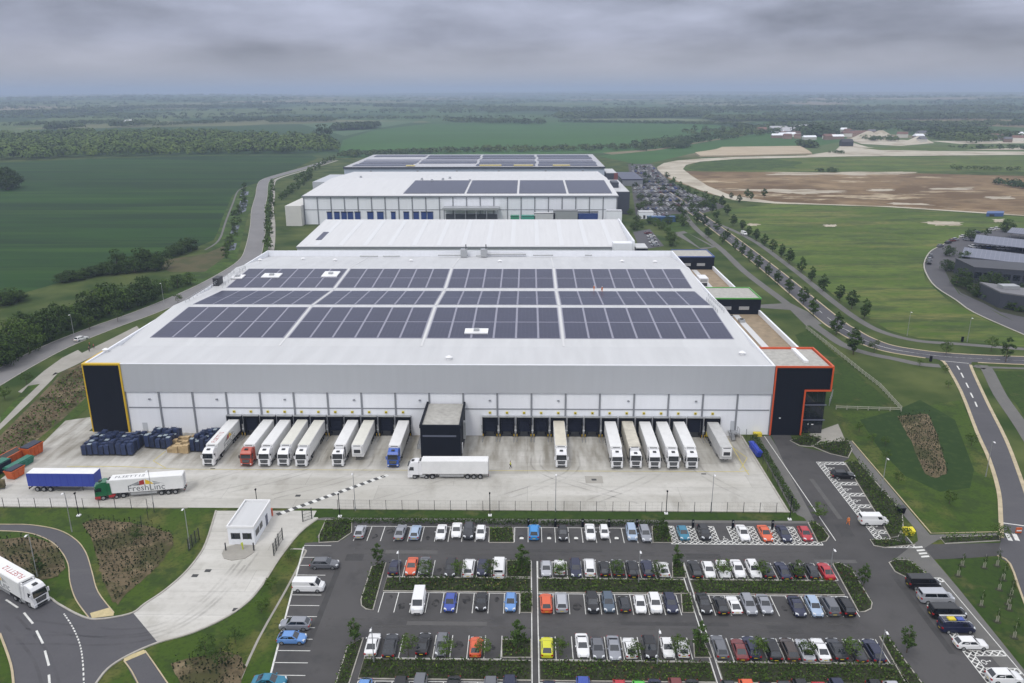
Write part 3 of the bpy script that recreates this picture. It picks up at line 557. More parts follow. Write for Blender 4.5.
for q in [(212, 467), (298, 496), (594, 480), (704, 473), (199, 432), (489, 431), (208, 571), (195, 576), (236, 610), (320, 537)]: x, y = G(*q); zq = yz(x, y); b.box(x-.5, x+.5, y-.4, y+.4, zq, zq+.014, bk)
kind(b.build('drain_covers'))
rp_ = mix_mat('asphalt_repair', [((.05, .049, .049), .6, I3, .45, .6, .6)], (.062, .061, .061)); rq_ = mix_mat('asphalt_worn', [((.115, .112, .108), .6, I3, .45, .6, .6)], (.10, .097, .095))
b = MB()
for i_, (x_, y_, w_, d_) in enumerate(((-20, 119.8, 9, 1.1), (6, 120.6, 14, .8), (30, 119.2, 6, 1.6), (-12, 100.6, 12, .9), (22, 101, 16, .8), (38, 100, 5, 1.8), (58, 140, .9, 16), (57.2, 128, 2.4, 4), (60, 104, .9, 18), (52, 118, 7, 1.0), (-31.5, 105, .9, 20), (-29.5, 118, 3, 2))): b.box(x_-w_/2, x_+w_/2, y_-d_/2, y_+d_/2, .05, .0585, rp_ if i_ % 3 else rq_)
kind(b.build('tarmac_patches'))
b = MB(); oil = worn('oil_stain', (.02, .02, .02), .8, 1.1)
for r_, (x0_, x1_, n_) in ROWX.items():
    yc = {'A': 125.4, 'B': 114.8, 'C': 105.9, 'D': 95.8, 'E': 87}[r_[0]]
    for k_ in range(n_):
        x_ = x0_+(x1_-x0_)*(k_+.5)/n_+random.uniform(-.2, .2); y_ = yc+random.uniform(-1.2, 1.2); w_ = random.uniform(.4, .8); b.poly([(x_+w_*math.cos(t)*random.uniform(.7, 1.1), y_+1.5*w_*math.sin(t)*random.uniform(.7, 1.1), .0595) for t in np.linspace(0, 5.7, 9)], oil)
for k_, yv in enumerate((120.2, 100.8)):
    for o_ in (-1.3, .3): b.poly([(-30, yv+o_, .0605), (50, yv+o_, .0605), (50, yv+o_+.55, .0605), (-30, yv+o_+.55, .0605)], tyremark0)
kind(b.build('oil_stains'))
for q in [(594, 480)]: x, y = G(*q); sheet('concrete_patch', rect(x-1.8, x+1.8, y-1.6, y+1.6), yz(x, y)+.008, pave)
b = MB(); z_ = .09
for q, off in (([(20, 640), (60, 640), (105, 641), (150, 636), (190, 618), (225, 588), (255, 550)], 0), ([(30, 625), (70, 630), (120, 634), (165, 627), (205, 603), (240, 565)], 1), ([(10, 620), (40, 655), (52, 690)], 2)):
    pa = smooth_path(GG(q), 5)
    for k_, o_ in enumerate((-.95, .95)): flat_ribbon(b, strip_pts(pa, abs(o_)*2)[0 if o_ > 0 else 1], .42, z_+.003*off+.0012*k_, tyremark)
kind(b.build('tyre_marks'))
b = MB(); n_ = 0
for x_, xb, yb2 in ((-60, -78, 137), (-45, -66, 138), (-10, -30, 137), (10, -6, 138.5), (28, 12, 137.5), (36, 44, 139), (-33, -50, 139), (2, 22, 138)):
    pa = smooth_path([(x_, 160), (x_, 154), (x_+(xb-x_)*.25, 147), (xb, yb2)], 6); n_ += 1
    for k_ in (0, 1): draped(b, strip_pts(pa, 1.9)[k_], .4, tyremark, .02+.0025*n_+.001*k_)
kind(b.build('tyre_marks'))
# footways of the avenue
b = MB(); flat_ribbon(b, smooth_path(GG([(672, 190), (690, 222), (722, 250), (745, 272), (782, 300), (806, 319), (825, 333), (845, 346), (870, 354), (895, 359), (918, 364), (940, 366)]), 4), 3.2, .05, pathm); kind(b.build('footway'))
b = MB(); flat_ribbon(b, smooth_path(GG([(690, 213), (745, 236), (790, 267), (835, 303), (862, 322), (885, 333), (918, 341), (958, 344), (1030, 349.5), (1200, 360)]), 4), 2.8, .05, pathm); kind(b.build('footway'))
b = MB(); flat_ribbon(b, smooth_path(GG([(978, 368), (986, 368), (1000, 395), (1024, 430), (1060, 490)]), 4), 3.2, .05, pathm); flat_ribbon(b, GG([(975, 367), (1100, 371)]), 1.6, .052, pathm); kind(b.build('footway'))
sheet('lawn', GG([(990, 371), (1060, 372), (1200, 400), (1100, 520), (1030, 425), (1010, 395)]), .03, lawn)
sheet('footpath', GG([(756, 305), (790, 303), (808, 312), (822, 324), (806, 326), (790, 310), (760, 308)]), .045, pathm)
sheet('lawn', GG([(795, 335), (808, 330), (900, 411), (835, 407)]), .035, lawn)
# roads by the far car parks
sheet('car_park', GG([(628, 164), (652, 164), (668, 180), (690, 193), (718, 203), (726, 207), (700, 214), (672, 214), (660, 222), (636, 216), (632, 190)]), .05, asphalt)
sheet('car_park', GG([(633, 232), (650, 229), (664, 246), (640, 250)]), .05, road_asphalt)
sheet('footpath', GG([(673, 233), (684, 231), (716, 247), (702, 250)]), .045, pathm); sheet('lawn', GG([(682, 234), (688, 233), (712, 247), (700, 248)]), .055, lawn)
sheet('lawn', GG([(655, 222), (680, 216), (694, 232), (675, 234)]), .04, bank)
orO = [(1075, 357), (1024, 334.7), (974, 312.5), (956, 300), (936, 287), (927, 275), (924, 264), (929, 253), (938, 247), (959, 238), (983, 232.5), (1005, 229)]
orI = [(1005, 231), (985, 236), (964, 244.5), (948, 252), (942, 260), (944, 269), (951, 283), (959, 294), (982, 304.5), (1000, 315), (1024, 325.5), (1075, 346)]
sheet('road', GG(orO+orI), .05, road_asphalt)
b = MB(); ribbon(b, smooth_path(GG(orO), 3), .5, 0, .12, kerbm); kind(b.build('kerb'))
sheet('car_park', GG([(944, 269), (942, 260), (948, 252), (965, 244), (985, 236), (1005, 230), (1120, 226), (1120, 345), (1024, 326), (960, 294)]), .045, road_asphalt)
sheet('planting_bed', GG([(945, 271), (962, 271), (1000, 288), (1002, 297), (1024, 306), (1090, 320), (1090, 332), (1000, 312), (985, 304), (961, 293), (952, 284)]), .07, mulch)
# ------------------------------------------------------------------ main warehouse
WX0, WX1, WY0, WY1, WZ = -101.4, 55.5, 170.0, 304.0, 16.8
def shed(name, label, cat, loc, group=None): return tag(empty(name, loc), label, cat, group)
wh = shed('warehouse', 'large grey and white distribution warehouse nearest the lorry yard, its roof covered in solar panels', 'warehouse', (0, 0, 0))
ROOF = [(170.0, 16.76), (184.6, 16.45), (184.7, 15.95), (217.5, 17.9), (243, 16.2), (268.5, 17.9), (303.6, 14.7)]
def rz(y):
    for (a, za), (c, zc) in zip(ROOF, ROOF[1:]):
        if a <= y <= c: return za+(zc-za)*(y-a)/(c-a)
    return ROOF[-1][1]
b = MB(); b.box(WX0, WX1, WY0+.3, WY1, 0, 14.4, white_clad); b.build('wall', wh)
b = MB()
for (a, za), (c, zc) in zip(ROOF, ROOF[1:]): b.hexa([(WX0+.4, a, 14.41), (WX1-.4, a, 14.41), (WX1-.4, c, 14.41), (WX0+.4, c, 14.41)], [(WX0+.4, a, za), (WX1-.4, a, za), (WX1-.4, c, zc), (WX0+.4, c, zc)], roof_white)
b.build('roof', wh)
b = MB(); b.box(WX0-.05, WX0+.39, WY0+.05, WY1, 14.42, WZ+.15, white_clad); b.box(WX1-.39, WX1+.05, WY0+.05, WY1, 14.42, WZ+.15, white_clad); b.box(WX0+.4, WX1-.4, WY1-.39, WY1+.05, 14.42, WZ+.15, white_clad)
b.build('parapet', wh)
b = MB(); b.box(-93.0, WX1, WY0-.35, WY0-.01, 10.1, WZ, grey_clad); b.build('fascia', wh)
b = MB(); b.box(-93.0, WX1, WY0-.42, WY0-.05, WZ+.005, WZ+.2, white_clad); b.build('eaves_trim', wh)
b = MB(); b.box(-92.8, WX1-.1, WY0+.02, WY0+.29, -.9, 10.09, white_clad); b.build('wall_panel', wh)
for k in range(20):
    x = -93.0+7.82*k
    b = MB(); b.box(x-.19, x+.19, WY0-.22, WY0+.01, -.8, 10.08, pilaster); b.build('pilaster', wh)
b = MB(); b.box(-92.6, WX1-.3, WY0-.1, WY0+.015, 6.0, 6.22, pilaster); b.build('cladding_rail', wh)
for x in (-87.5, -71.8, -56, -40, -24.8, -8.7, 7, 23, 38.4): b = MB(); b.box(x-.25, x+.25, WY0-.3, WY0+.01, 8.1, 8.35, pilaster); b.build('wall_light', wh)
# navy corner with a yellow frame
b = MB(); b.box(WX0-.1, -93.3, WY0-.5, WY0+.25, .07, 16.6, navy_clad); b.build('corner_panel', wh)
b = MB()
b.box(-93.29, -92.95, WY0-.6, WY0+.2, .07, 16.6, yellow_trim); b.box(WX0-.36, WX0-.11, WY0-.6, WY0+.2, .07, 16.6, yellow_trim); b.box(WX0-.36, -92.95, WY0-.62, WY0+.2, 16.61, 16.98, yellow_trim); b.box(WX0-.36, WX0-.06, WY0+.2, WY0+9, 16.7, 17.0, yellow_trim)
b.build('corner_trim', wh)
DOORX = [-68.1+3.93*i for i in range(11)]+[-8.7+3.93*i for i in range(14)]
def dock(x, first=[None]):
    if first[0] is None:
        fr = MB(); fr.box(-1.75, -1.35, -.75, 0, -.55, 4.3, dockblack); fr.box(1.35, 1.75, -.75, 0, -.55, 4.3, dockblack); fr.box(-1.35, 1.35, -.75, 0, 3.85, 4.3, dockblack)
        fr.box(-1.8, 1.8, -.8, 0, 4.31, 4.5, galv)
        o = fr.build('dock_door', wh); o.location = (x, WY0-.01, 0)
        s = MB(); s.box(-1.34, 1.34, -.2, -.01, .61, 3.84, dockdark)
        for z in (1.9, 2.5, 3.1, 3.6): s.box(-1.34, 1.34, -.215, -.2, z, z+.04, dockblack)
        s.build('shutter', o)
        s = MB(); s.box(-1.34, 1.34, -.35, -.01, -.7, .6, darkmetal); s.box(-1.2, -.9, -.55, -.35, .0, .58, dockblack); s.box(.9, 1.2, -.55, -.35, .0, .58, dockblack); s.build('dock_leveller', o)
        s = MB(); s.box(-.28, .28, -.2, -.0, 4.95, 5.45, ypaint if 0 else mat('sign_yellow', (.62, .5, .03), .5)); s.box(-.12, .12, -.21, -.2, 5.05, 5.3, dockblack); s.build('number_sign', o)
        for sx in (-1, 1):
            s = MB(); s.tube((sx*1.62, -3.6, -.5), (sx*1.62, -1.0, -.3), .09, .09, galv, 6); s.tube((sx*1.62, -.95, -.6), (sx*1.62, -.95, .25), .1, .1, yellow_trim, 6); s.build('wheel_guide', o)
            s = MB(); s.box(sx*1.87-.10, sx*1.87+.08, -.86, -.76, .5, 2.4, galv); s.tube((sx*1.87, -.95, 1.2), (sx*1.87, -.87, 1.2), .16, .16, lampglass, 8); s.build('control_box', o)
        first[0] = o; return o
    c = copy_tree(first[0], wh); c.location = (x, WY0-.01, 0); return c
for x in DOORX: dock(x)
# doors, steps
for x in (47.2, -89.5):
    b = MB(); b.box(x-.55, x+.55, WY0-.08, WY0+.018, 1.2 if x > 0 else .1, 3.4 if x > 0 else 2.3, mat('pale_door', (.5, .52, .55), .5)); b.build('personnel_door', wh)
b = MB(); b.box(46.2, 48.4, 168.0, 169.95, 1.0, 1.15, galv)
for i in range(5): b.box(46.2, 47.2, 167.7-i*.3, 168-i*.3, .85-i*.17, .95-i*.17, galv)
for x, y in ((46.25, 168), (48.35, 168), (48.35, 169.8), (46.25, 166.6), (47.2, 166.6)): b.tube((x, y, .07), (x, y, 2.1), .035, .035, darkmetal, 5)
b.tube((48.35, 168, 2.1), (48.35, 169.8, 2.1), .035, .035, darkmetal, 5); b.tube((46.25, 166.6, 1.3), (46.25, 168, 2.1), .035, .035, darkmetal, 5)
b.build('entrance_steps', wh)
for x in (39.9+2, 52.8): b = MB(); b.box(x-.9, x+.9, 168.6, 169.7, .07, .9, mat('sign_yellow', (.62, .5, .03), .5)); b.build('grit_bin' if 0 else 'yellow_bollard_guard', wh)
# solar arrays: each array lies on one roof slope
xs = [-96.6, -61.4, -26.2, 8.8, 52.2]
def slope_box(b, x0, x1, y0, y1, h0, h1, m):
    b.hexa([(x0, y0, rz(y0)+h0), (x1, y0, rz(y0)+h0), (x1, y1, rz(y1)+h0), (x0, y1, rz(y1)+h0)], [(x0, y0, rz(y0)+h1), (x1, y0, rz(y0)+h1), (x1, y1, rz(y1)+h1), (x0, y1, rz(y1)+h1)], m)
for ri, (ya, yb) in enumerate(((191.5, 216.0), (219.2, 241.2), (245.2, 266.8))):
    for ci in range(4):
        x0, x1 = xs[ci]+.5, xs[ci+1]-.5
        nc = 7 if ci == 3 else 6
        fr = MB(); slope_box(fr, x0, x1, ya, yb, .02, .10, solar_light); arr = fr.build('solar_array', wh)
        for j in range(2):
            for i in range(nc):
                if (ri, ci, j, i) in ((2, 0, 1, 5), (2, 0, 0, 1), (0, 2, 0, 1)) and True: wgap = 1
                else: wgap = 0
                a = x0+(x1-x0)*i/nc+.28; c = x0+(x1-x0)*(i+1)/nc-.28; p = ya+(yb-ya)*j/2+.35; q = ya+(yb-ya)*(j+1)/2-.35
                bl = MB(); slope_box(bl, a, c, p, q, .101, .16, solar)
                ncell = 5
                for t in range(1, ncell): xx = a+(c-a)*t/ncell; slope_box(bl, xx-.02, xx+.02, p, q, .161, .167, solar_mid)
                for t in range(1, 4): yy = p+(q-p)*t/4; slope_box(bl, a, c, yy-.02, yy+.02, .161, .1665, solar_mid)
                bl.build('solar_panel', arr)
for px, py, w, d in ((331, 276, 5.2, 6), (272, 277, 6, 4.5), (238, 278, 4, 4), (476.5, 331, 6, 3.4)):
    x, y = G(px, py, 17); b = MB(); slope_box(b, x-w/2, x+w/2, y-d/2, y+d/2, .17, .5, white_paint); b.build('roof_hatch', wh)
    b = MB(); slope_box(b, x-.7, x+.7, y-.6, y+.6, .51, 1.0, galv); b.build('extract_fan', wh)
for px, py in ((106, 352), (742, 355), (449, 360), (260, 260), (303, 258), (335, 260), (411, 261), (500, 262), (655, 263), (622, 262)):
    x, y = G(px, py, 16.5); z = rz(y); b = MB(); b.tube((x, y, z), (x, y, z+.5), .55, .5, white_paint, 10); b.tube((x, y, z+.6), (x, y, z+.9), .85, .3, white_paint, 10); b.tube((x, y, z+.45), (x, y, z+.62), .35, .35, darkmetal, 8); b.build('roof_vent', wh)
b = MB(); b.box(WX0+.4, WX1-.4, 184.72, 185.2, 16.0, 16.2, galv); b.build('gutter', wh)
for x in xs[1:4]:
    b = MB()
    for (a, c) in ((186, 217), (218, 242.5), (243.5, 268), (269, 300)): slope_box(b, x-.25, x+.25, a, c, .02, .09, roof_white2)
    b.build('roof_walkway', wh)
def rail(b, x0, y0, x1, y1, z0, z1, n, h=1.1, m=galv):
    for i in range(n+1):
        t = i/n; x, y, z = x0+(x1-x0)*t, y0+(y1-y0)*t, z0+(z1-z0)*t; b.tube((x, y, z), (x, y, z+h), .06, .06, m, 5)
    for k in (.55, 1.0): b.tube((x0, y0, z0+h*k), (x1, y1, z1+h*k), .05, .05, m, 5)
b = MB(); rail(b, -99.5, 222, -99.5, 262, 17.4, 17.2, 14); rail(b, -96.9, 244, -96.9, 266, 16.6, 17.8, 8); rail(b, -99.5, 262, -96.9, 266, 17.3, 17.8, 2); b.build('guardrail', wh)
b = MB(); rail(b, 53.8, 212, 53.8, 232, 17.5, 17.0, 8); rail(b, 52.0, 212, 52.0, 226, 17.5, 17.3, 6); b.build('guardrail', wh)
b = MB(); b.box(-101, -99.2, 247, 251, 16.4, 19.0, darkmetal); b.build('plant_box', wh)
b = MB()
for (p0, y0, p1) in ((360, 257, 378), (383, 257, 400), (438, 256, 468), (476, 256.5, 486), (487, 255, 526), (533, 256, 553), (585, 256, 592)):
    a = G(p0, y0, 15.5); c = G(p1, y0, 15.5); b.tube((*a, 15.8), (*c, 15.8), .3, .3, galv, 6)
for p in (464, 484):
    x, y = G(p, 256, 15.5); b.box(x-1.2, x+1.2, y-1.2, y+1.2, 15.3, 18.2, galv); b.tube((x+.8, y, 18), (x+.8, y, 20), .2, .2, darkmetal, 6)
b.build('pipework', wh)
# navy plant house on the dock face
ph = shed('plant_room', 'dark navy box building with gravel roof projecting from the dock wall into the yard', 'plant room', (-18.7, 163, 0))
b = MB(); b.box(-4.3, 4.3, -6.8, 6.6, -.8, 7.3, navy_clad); b.build('wall', ph); b = MB(); b.box(-4.0, 4.0, -6.5, 6.6, 7.31, 7.5, roof_grey); b.build('roof', ph)
b = MB(); b.box(-4.45, -4.01, -6.95, 6.6, 7.32, 8.0, navy_clad); b.box(4.01, 4.45, -6.95, 6.6, 7.32, 8.0, navy_clad); b.box(-4.0, 4.0, -6.95, -6.51, 7.32, 8.0, navy_clad); b.build('parapet', ph)
b = MB(); b.box(-3.8, 3.4, -6.9, -6.81, 5.3, 5.65, mat('slate_blue', (.11, .12, .16), .5)); b.build('louvre', ph)
b = MB(); b.box(4.46, 5.0, -1.5, -.4, 2.4, 6.4, galv); b.box(4.31, 4.5, -4.0, -2.9, .1, 2.3, white_paint); b.build('service_door', ph)
b = MB(); rail(b, -5.4, -4, -5.4, 6, 1.2, 1.2, 5); b.box(-5.6, -4.31, -4, 6.3, 1.05, 1.19, galv); b.build('side_steps', ph)
# ------------------------------------------------------------------ office with orange frame and the rear side blocks
of = shed('office_block', 'navy office block outlined in orange red at the corner of the warehouse', 'office', (55.6, 170, 0))
OW, OD, OH = 13.0, 13.5, 16.8
b = MB(); b.box(.05, 7.3, -.3, OD, 0, OH-.5, navy_clad); b.box(7.3, OW-.1, -.3, OD, 11.0, OH-.5, navy_clad); b.box(7.3, OW-.6, .9, OD, 0, 11.0, navy_clad); b.build('wall', of)
b = MB(); b.box(.4, OW-.5, .2, OD-.4, OH-.49, OH-.3, roof_grey); b.build('roof', of)
b = MB()
b.box(.0, .32, -.55, -.31, .1, OH+.15, red_trim); b.box(.32, OW, -.55, -.31, OH-.25, OH+.15, red_trim); b.box(OW-.3, OW+.02, -.55, -.31, 10.95, OH-.25, red_trim); b.box(7.3, OW-.3, -.56, -.31, 10.9, 11.25, red_trim); b.box(6.98, 7.3, -.55, -.31, .1, 11.25, red_trim)
b.box(OW-.32, OW+.02, -.3, OD, OH-.49, OH+.15, red_trim); b.box(0, OW-.33, OD-.3, OD, OH-.49, OH+.15, red_trim)
b.build('trim', of)
for z0, z1 in ((7.7, 10.6), (4.0, 7.0), (.3, 3.3)):
    b = MB(); b.box(7.5, OW-.65, .82, .89, z0, z1, glass); w = b.build('window', of)
    b = MB()
    for x in (7.9, 9.2, 10.5, 11.8): b.box(x-.03, x+.03, .78, .815, z0, z1, darkmetal)
    b.box(7.5, OW-.3, .5, .78, z1+.05, z1+.28, mat('slate_blue', (.11, .12, .16), .5)); b.build('frame', w)
b = MB(); b.box(9.0, 9.2, -.31+1.2-.1, .8, 2.2, 2.5, white_paint); b.box(9.8, 10.3, .74, .8, 2.2, 2.4, white_paint); b.build('entrance_sign', of)
b = MB(); b.box(7.4, 8.4, 3, 12.6, OH-.29, OH+.25, white_paint); b.build('roof_plant', of)
b = MB(); b.box(1.9, 2.3, -.38, -.31, 4.2, 4.4, white_paint); b.build('wall_lamp', of)
DZ, DXR = 11.8, 69.4
for i, (y0, y1, hs) in enumerate(((183.6, 231.3, 'nearest the orange framed office'), (245.4, 293.8, 'between the green and blue trimmed blocks'))):
    an = shed('side_annexe', 'low annexe with brown gravel roof and white parapet, '+hs, 'annexe', (WX1+.1, y0, 0))
    w, d = DXR-WX1-.1, y1-y0
    b = MB(); b.box(0, w, 0, d, 0, DZ-.3, white_clad); b.build('wall', an); b = MB(); b.box(.0, w-.5, .0, d, DZ-.29, DZ, roof_brown); b.build('roof', an)
    b = MB(); b.box(w-.49, w+.05, 0, d, DZ-.29, DZ+1.3, white_clad); b.build('parapet', an)
    b = MB(); b.box(w*.40, w*.53, .5, d-1, DZ+.01, DZ+.12, roof_white2); b.build('roof_walkway', an)
    for t, (ux, uy) in enumerate((((.35, .04), (.62, .02), (.3, .88), (.45, .8)) if i == 0 else ((.3, .45), (.5, .2), (.42, .7)))):
        b = MB(); s = 1.1+.5*(t % 2); x, y = w*ux, d*uy+1
        if i == 1 and t == 0: b.box(x-1.5, x+1.5, y-2.8, y+2.8, DZ+.01, DZ+3.2, white_paint); b.box(x-1.2, x+1.2, y-2.86, y-2.81, DZ+.4, DZ+1.6, darkmetal); b.box(x-1.2, x+1.2, y-2.86, y-2.81, DZ+1.9, DZ+2.9, galv)
        else: b.box(x-s*.5, x+s*.5, y-s*.6, y+s*.6, DZ+.01, DZ+.9, galv); b.tube((x, y, DZ+.9), (x, y, DZ+1.1), s*.35, s*.35, darkmetal, 8)
        b.build('air_unit', an)
for nm, y0, y1, tr in (('green', 231.4, 245.3, green_trim), ('blue', 293.9, 307.5, blue_trim)):
    po = shed('rooftop_office', f'navy block with bright {nm} roof edge rising beside the warehouse' if nm == 'green' else 'navy block with dark blue roof edge at the far warehouse corner', 'office', (WX1+.1, y0, 0))
    w, d = 13.9, y1-y0
    b = MB(); b.box(0, w, 0, d, 0, OH-.5, navy_clad); b.build('wall', po); b = MB(); b.box(.3, w-.3, .3, d-.3, OH-.49, OH-.25, roof_grey); b.build('roof', po)
    b = MB(); b.box(-.02, w+.1, -.12, .29, OH-.35, OH+.0, tr); b.box(w-.29, w+.1, .3, d-.3, OH-.35, OH+.0, tr); b.box(0, w+.1, d-.29, d+.1, OH-.35, OH+.0, tr); b.build('trim', po)
    for x in (2.2, 7.5):
        b = MB(); b.box(x, x+3.0, -.08, -.005, OH-3.6, OH-2.6, galv); b.build('louvre', po)
# ------------------------------------------------------------------ second row of warehouses
w2 = shed('warehouse', 'long low warehouse with plain white roof directly behind the solar roofed warehouse', 'warehouse', (-29, 349, 0))
b = MB(); b.box(-74, 74, 0, 55, 0, 9.6, white_clad); b.build('wall', w2)
b = MB(); b.hexa([(-74.3, -.3, 9.61), (74.3, -.3, 9.61), (74.3, 55, 9.61), (-74.3, 55, 9.61)], [(-74.3, -.3, 10.0), (74.3, -.3, 10.0), (74.3, 55, 13.6), (-74.3, 55, 13.6)], roof_white2)
for i in range(13): x = -66+i*11; b.hexa([(x-1, 2, 10.17), (x+1, 2, 10.17), (x+1, 53, 13.5), (x-1, 53, 13.5)], [(x-1, 2, 10.2), (x+1, 2, 10.2), (x+1, 53, 13.55), (x-1, 53, 13.55)], mat('rooflight', (.63, .635, .64), .4))
b.build('roof', w2); b = MB(); b.box(-74.3, 74.3, -.6, -.31, 9.3, 10.05, pilaster); b.build('gutter', w2)
b = MB(); b.hexa([(-68.6, 12, 10.8), (-66, 12, 10.8), (-66, 27, 11.8), (-68.6, 27, 11.8)], [(-68.6, 12, 11.0), (-66, 12, 11.0), (-66, 27, 12.0), (-68.6, 27, 12.0)], solar); b.build('solar_panel', w2)
b = MB(); b.box(74.35, 75, -8, 55, 0, 14.0, white_clad); b.box(66, 74.3, -6, -.65, 0, 12.6, white_clad); b.build('stair_block', w2)
b = MB(); b.box(75.1, 80, -12, -2, 0, 11.5, navy_clad); b.box(75.1, 80, -12, -2, 11.51, 11.9, roof_white); b.build('side_block', w2)
w3 = shed('warehouse', 'tall white warehouse with blue loading doors in the middle distance', 'warehouse', (0, 473, 0))
b = MB(); b.box(-133.5, 52.5, 0, 147, 0, 16.2, white_clad); b.build('wall', w3)
def roof3(y): return 16.9+(2.6*y/74 if y < 74 else 2.6*(147-y)/73)
b = MB()
for a, c in ((-.6, 74), (74, 147)): b.hexa([(-134, a, 16.21), (53, a, 16.21), (53, c, 16.21), (-134, c, 16.21)], [(-134, a, roof3(a)), (53, a, roof3(a)), (53, c, roof3(c)), (-134, c, roof3(c))], roof_white2)
b.build('roof', w3); b = MB(); b.box(-134.1, 53.1, -.9, -.61, 16.1, 17.0, pilaster); b.build('gutter', w3)
for k in range(24):
    x = -133.2+k*8.06; b = MB(); b.box(x-.3, x+.3, -.35, -.01, 0, 16.1, pilaster); b.build('pilaster', w3)
b = MB(); b.box(-133.5, 52.5, -.2, -.02, 8.6, 8.9, pilaster); b.build('cladding_rail', w3)
for px, w in ((329, 2.8), (336.5, 3.2), (343.6, 3.2), (350, 3.2), (357.3, 3.2), (370, 3.6), (380, 3.8), (393, 2.6), (406, 3.2), (416, 3.2), (423.6, 3.2), (430, 3.4), (571, 9), (587, 13)):
    x = G(px, 207, 8)[0]*473/G(px, 207, 8)[1]; b = MB(); b.box(x-w/2, x+w/2, -.45, -.36, .2, 7.2 if px < 560 else 6.6, bluedoor if px not in (571,) else navy_clad); b.box(x-w/2-.2, x+w/2+.2, -.6, -.36, 7.2, 7.7, dockblack); b.build('loading_door', w3)
b = MB(); x0, x1 = -50, -17; b.box(x0, x1, -9, -.4, 9.6, 10.9, galv)
for i in range(6): x = x0+1+i*(x1-x0-2)/5; b.box(x-.25, x+.25, -8.8, -8.3, 0, 9.59, pilaster)
b.build('canopy', w3)
b = MB(); b.box(x0+1, x1-1, -.6, -.36, .2, 6.2, mat('bay_shade_grey', (.10, .105, .115), .7)); b.build('bay_shade_panel', w3)  # solid panel on the wall; the opening's dark interior is painted as grey
for x0, x1, y0, y1 in ((-75, -38.4, 8, 62), (-37, -6.9, 8, 62), (-5.5, 22.8, 8, 62), (24.2, 50, 8, 62)):
    if x1 > -64: pass
    if x0 < -90: x0, x1 = -64, -64
    if x1-x0 < 5: continue
    b = MB(); b.hexa([(x0, y0, roof3(y0)+.05), (x1, y0, roof3(y0)+.05), (x1, y1, roof3(y1)+.05), (x0, y1, roof3(y1)+.05)], [(x0, y0, roof3(y0)+.25), (x1, y0, roof3(y0)+.25), (x1, y1, roof3(y1)+.25), (x0, y1, roof3(y1)+.25)], solar)
    b.build('solar_array', w3)
b = MB(); b.box(-143, -133.6, -6, 30, 0, 11.8, mat('cream_cladding', (.58, .57, .53), .5, var=.04, scale=.3)); b.build('side_block', w3)
b = MB(); b.box(-146, -134.1, 70, 120, 0, 17.5, grey_clad); b.build('side_block', w3)
for px, py in ((361, 179), (422, 181), (432, 182), (443, 181), (450, 180), (470, 182)):
    x, y = G(px, py, 18.5); y -= 473; b = MB(); b.tube((x, y, roof3(y)-.1), (x, y, roof3(y)+1.3), 1.0, .7, galv, 8); b.build('roof_vent', w3)
for px, w, h_, m_, lab in ((508, 5, 3, mat('cont_green', (.04, .25, .14), .5), 'green container at the foot of the tall white warehouse'), (521, 8, 3, mat('cont_green2', (.05, .30, .22), .5), 'sea green container beside a white one at the tall warehouse'), (537, 12, 4.5, roof_white, 'white container between the sea green one and a grey one'), (557, 14, 6, galv, 'grey container with dark top at the foot of the tall white warehouse'), (604, 9, 6, white_clad, 'white block container beside the wide blue loading door')):
    x = (px-521)/1.68; r = tag(empty('container', (x, 462, 0)), lab, 'container'); b = MB(); b.box(-w/2, w/2, -2, 2, .1, h_+4, m_); b.build('body', r); b = MB(); b.box(-w/2-.05, w/2+.05, -2.06, -2.001, h_+3.7, h_+4.05, darkmetal); b.build('rail', r)
w3o = shed('office_block', 'dark grey office block with raised plant at the end of the tall white warehouse', 'office', (53.6, 513, 0))
b = MB(); b.box(0, 11, 0, 70, 0, 14.2, mat('slate_clad', (.045, .05, .065), .5)); b.build('wall', w3o); b = MB(); b.box(.3, 10.7, .3, 69.7, 14.21, 14.5, roof_white); b.build('roof', w3o); b = MB(); b.box(1.5, 6, 20, 34, 14.51, 18, mat('slate_clad', (.045, .05, .065), .5)); b.build('roof_plant', w3o)
w4 = shed('warehouse', 'farthest warehouse with rows of panels and yellow marks on its roof', 'warehouse', (0, 657, 0))
b = MB(); b.box(-150, 61.5, 0, 133, 0, 16, mat('cool_cladding', (.42, .47, .55), .5)); b.build('wall', w4)
b = MB(); b.box(-150.4, 62, -.4, 133, 16.01, 17, roof_grey2); b.build('roof', w4)
b = MB(); b.box(-150.5, 62.1, -.9, -.41, 15.8, 17.2, mat('slate_clad', (.045, .05, .065), .5)); b.build('fascia', w4)
for r in range(5):
    for c in range(4):
        x0 = -145+c*51+(1 if r % 2 else 0); y0 = 8+r*24
        if (r, c) in ((0, 1), (3, 0)): continue
        b = MB(); b.box(x0, x0+48.5, y0, y0+18, 17.02, 17.35, solar if r != 2 else mat('solar_pale', (.17, .17, .21), .4)); b.build('solar_array', w4)
for x0, x1, y in ((-40, -22, 6), (-12, 4, 6), (20, 34, 5.5), (-100, -93, 4)):
    b = MB(); b.box(x0, x1, y, y+4, 17.36, 18, mat('pale_yellow', (.62, .52, .22), .6)); b.build('roof_plant', w4)
for x in (-128, -90, -58, -24, 14, 44):
    b = MB(); b.box(x-.8, x+.8, -.6, -.02, 0, 14.2, pilaster); b.build('pilaster', w4)
w4o = shed('office_block', 'dark office block with dull red side at the end of the farthest warehouse', 'office', (62.6, 655, 0))
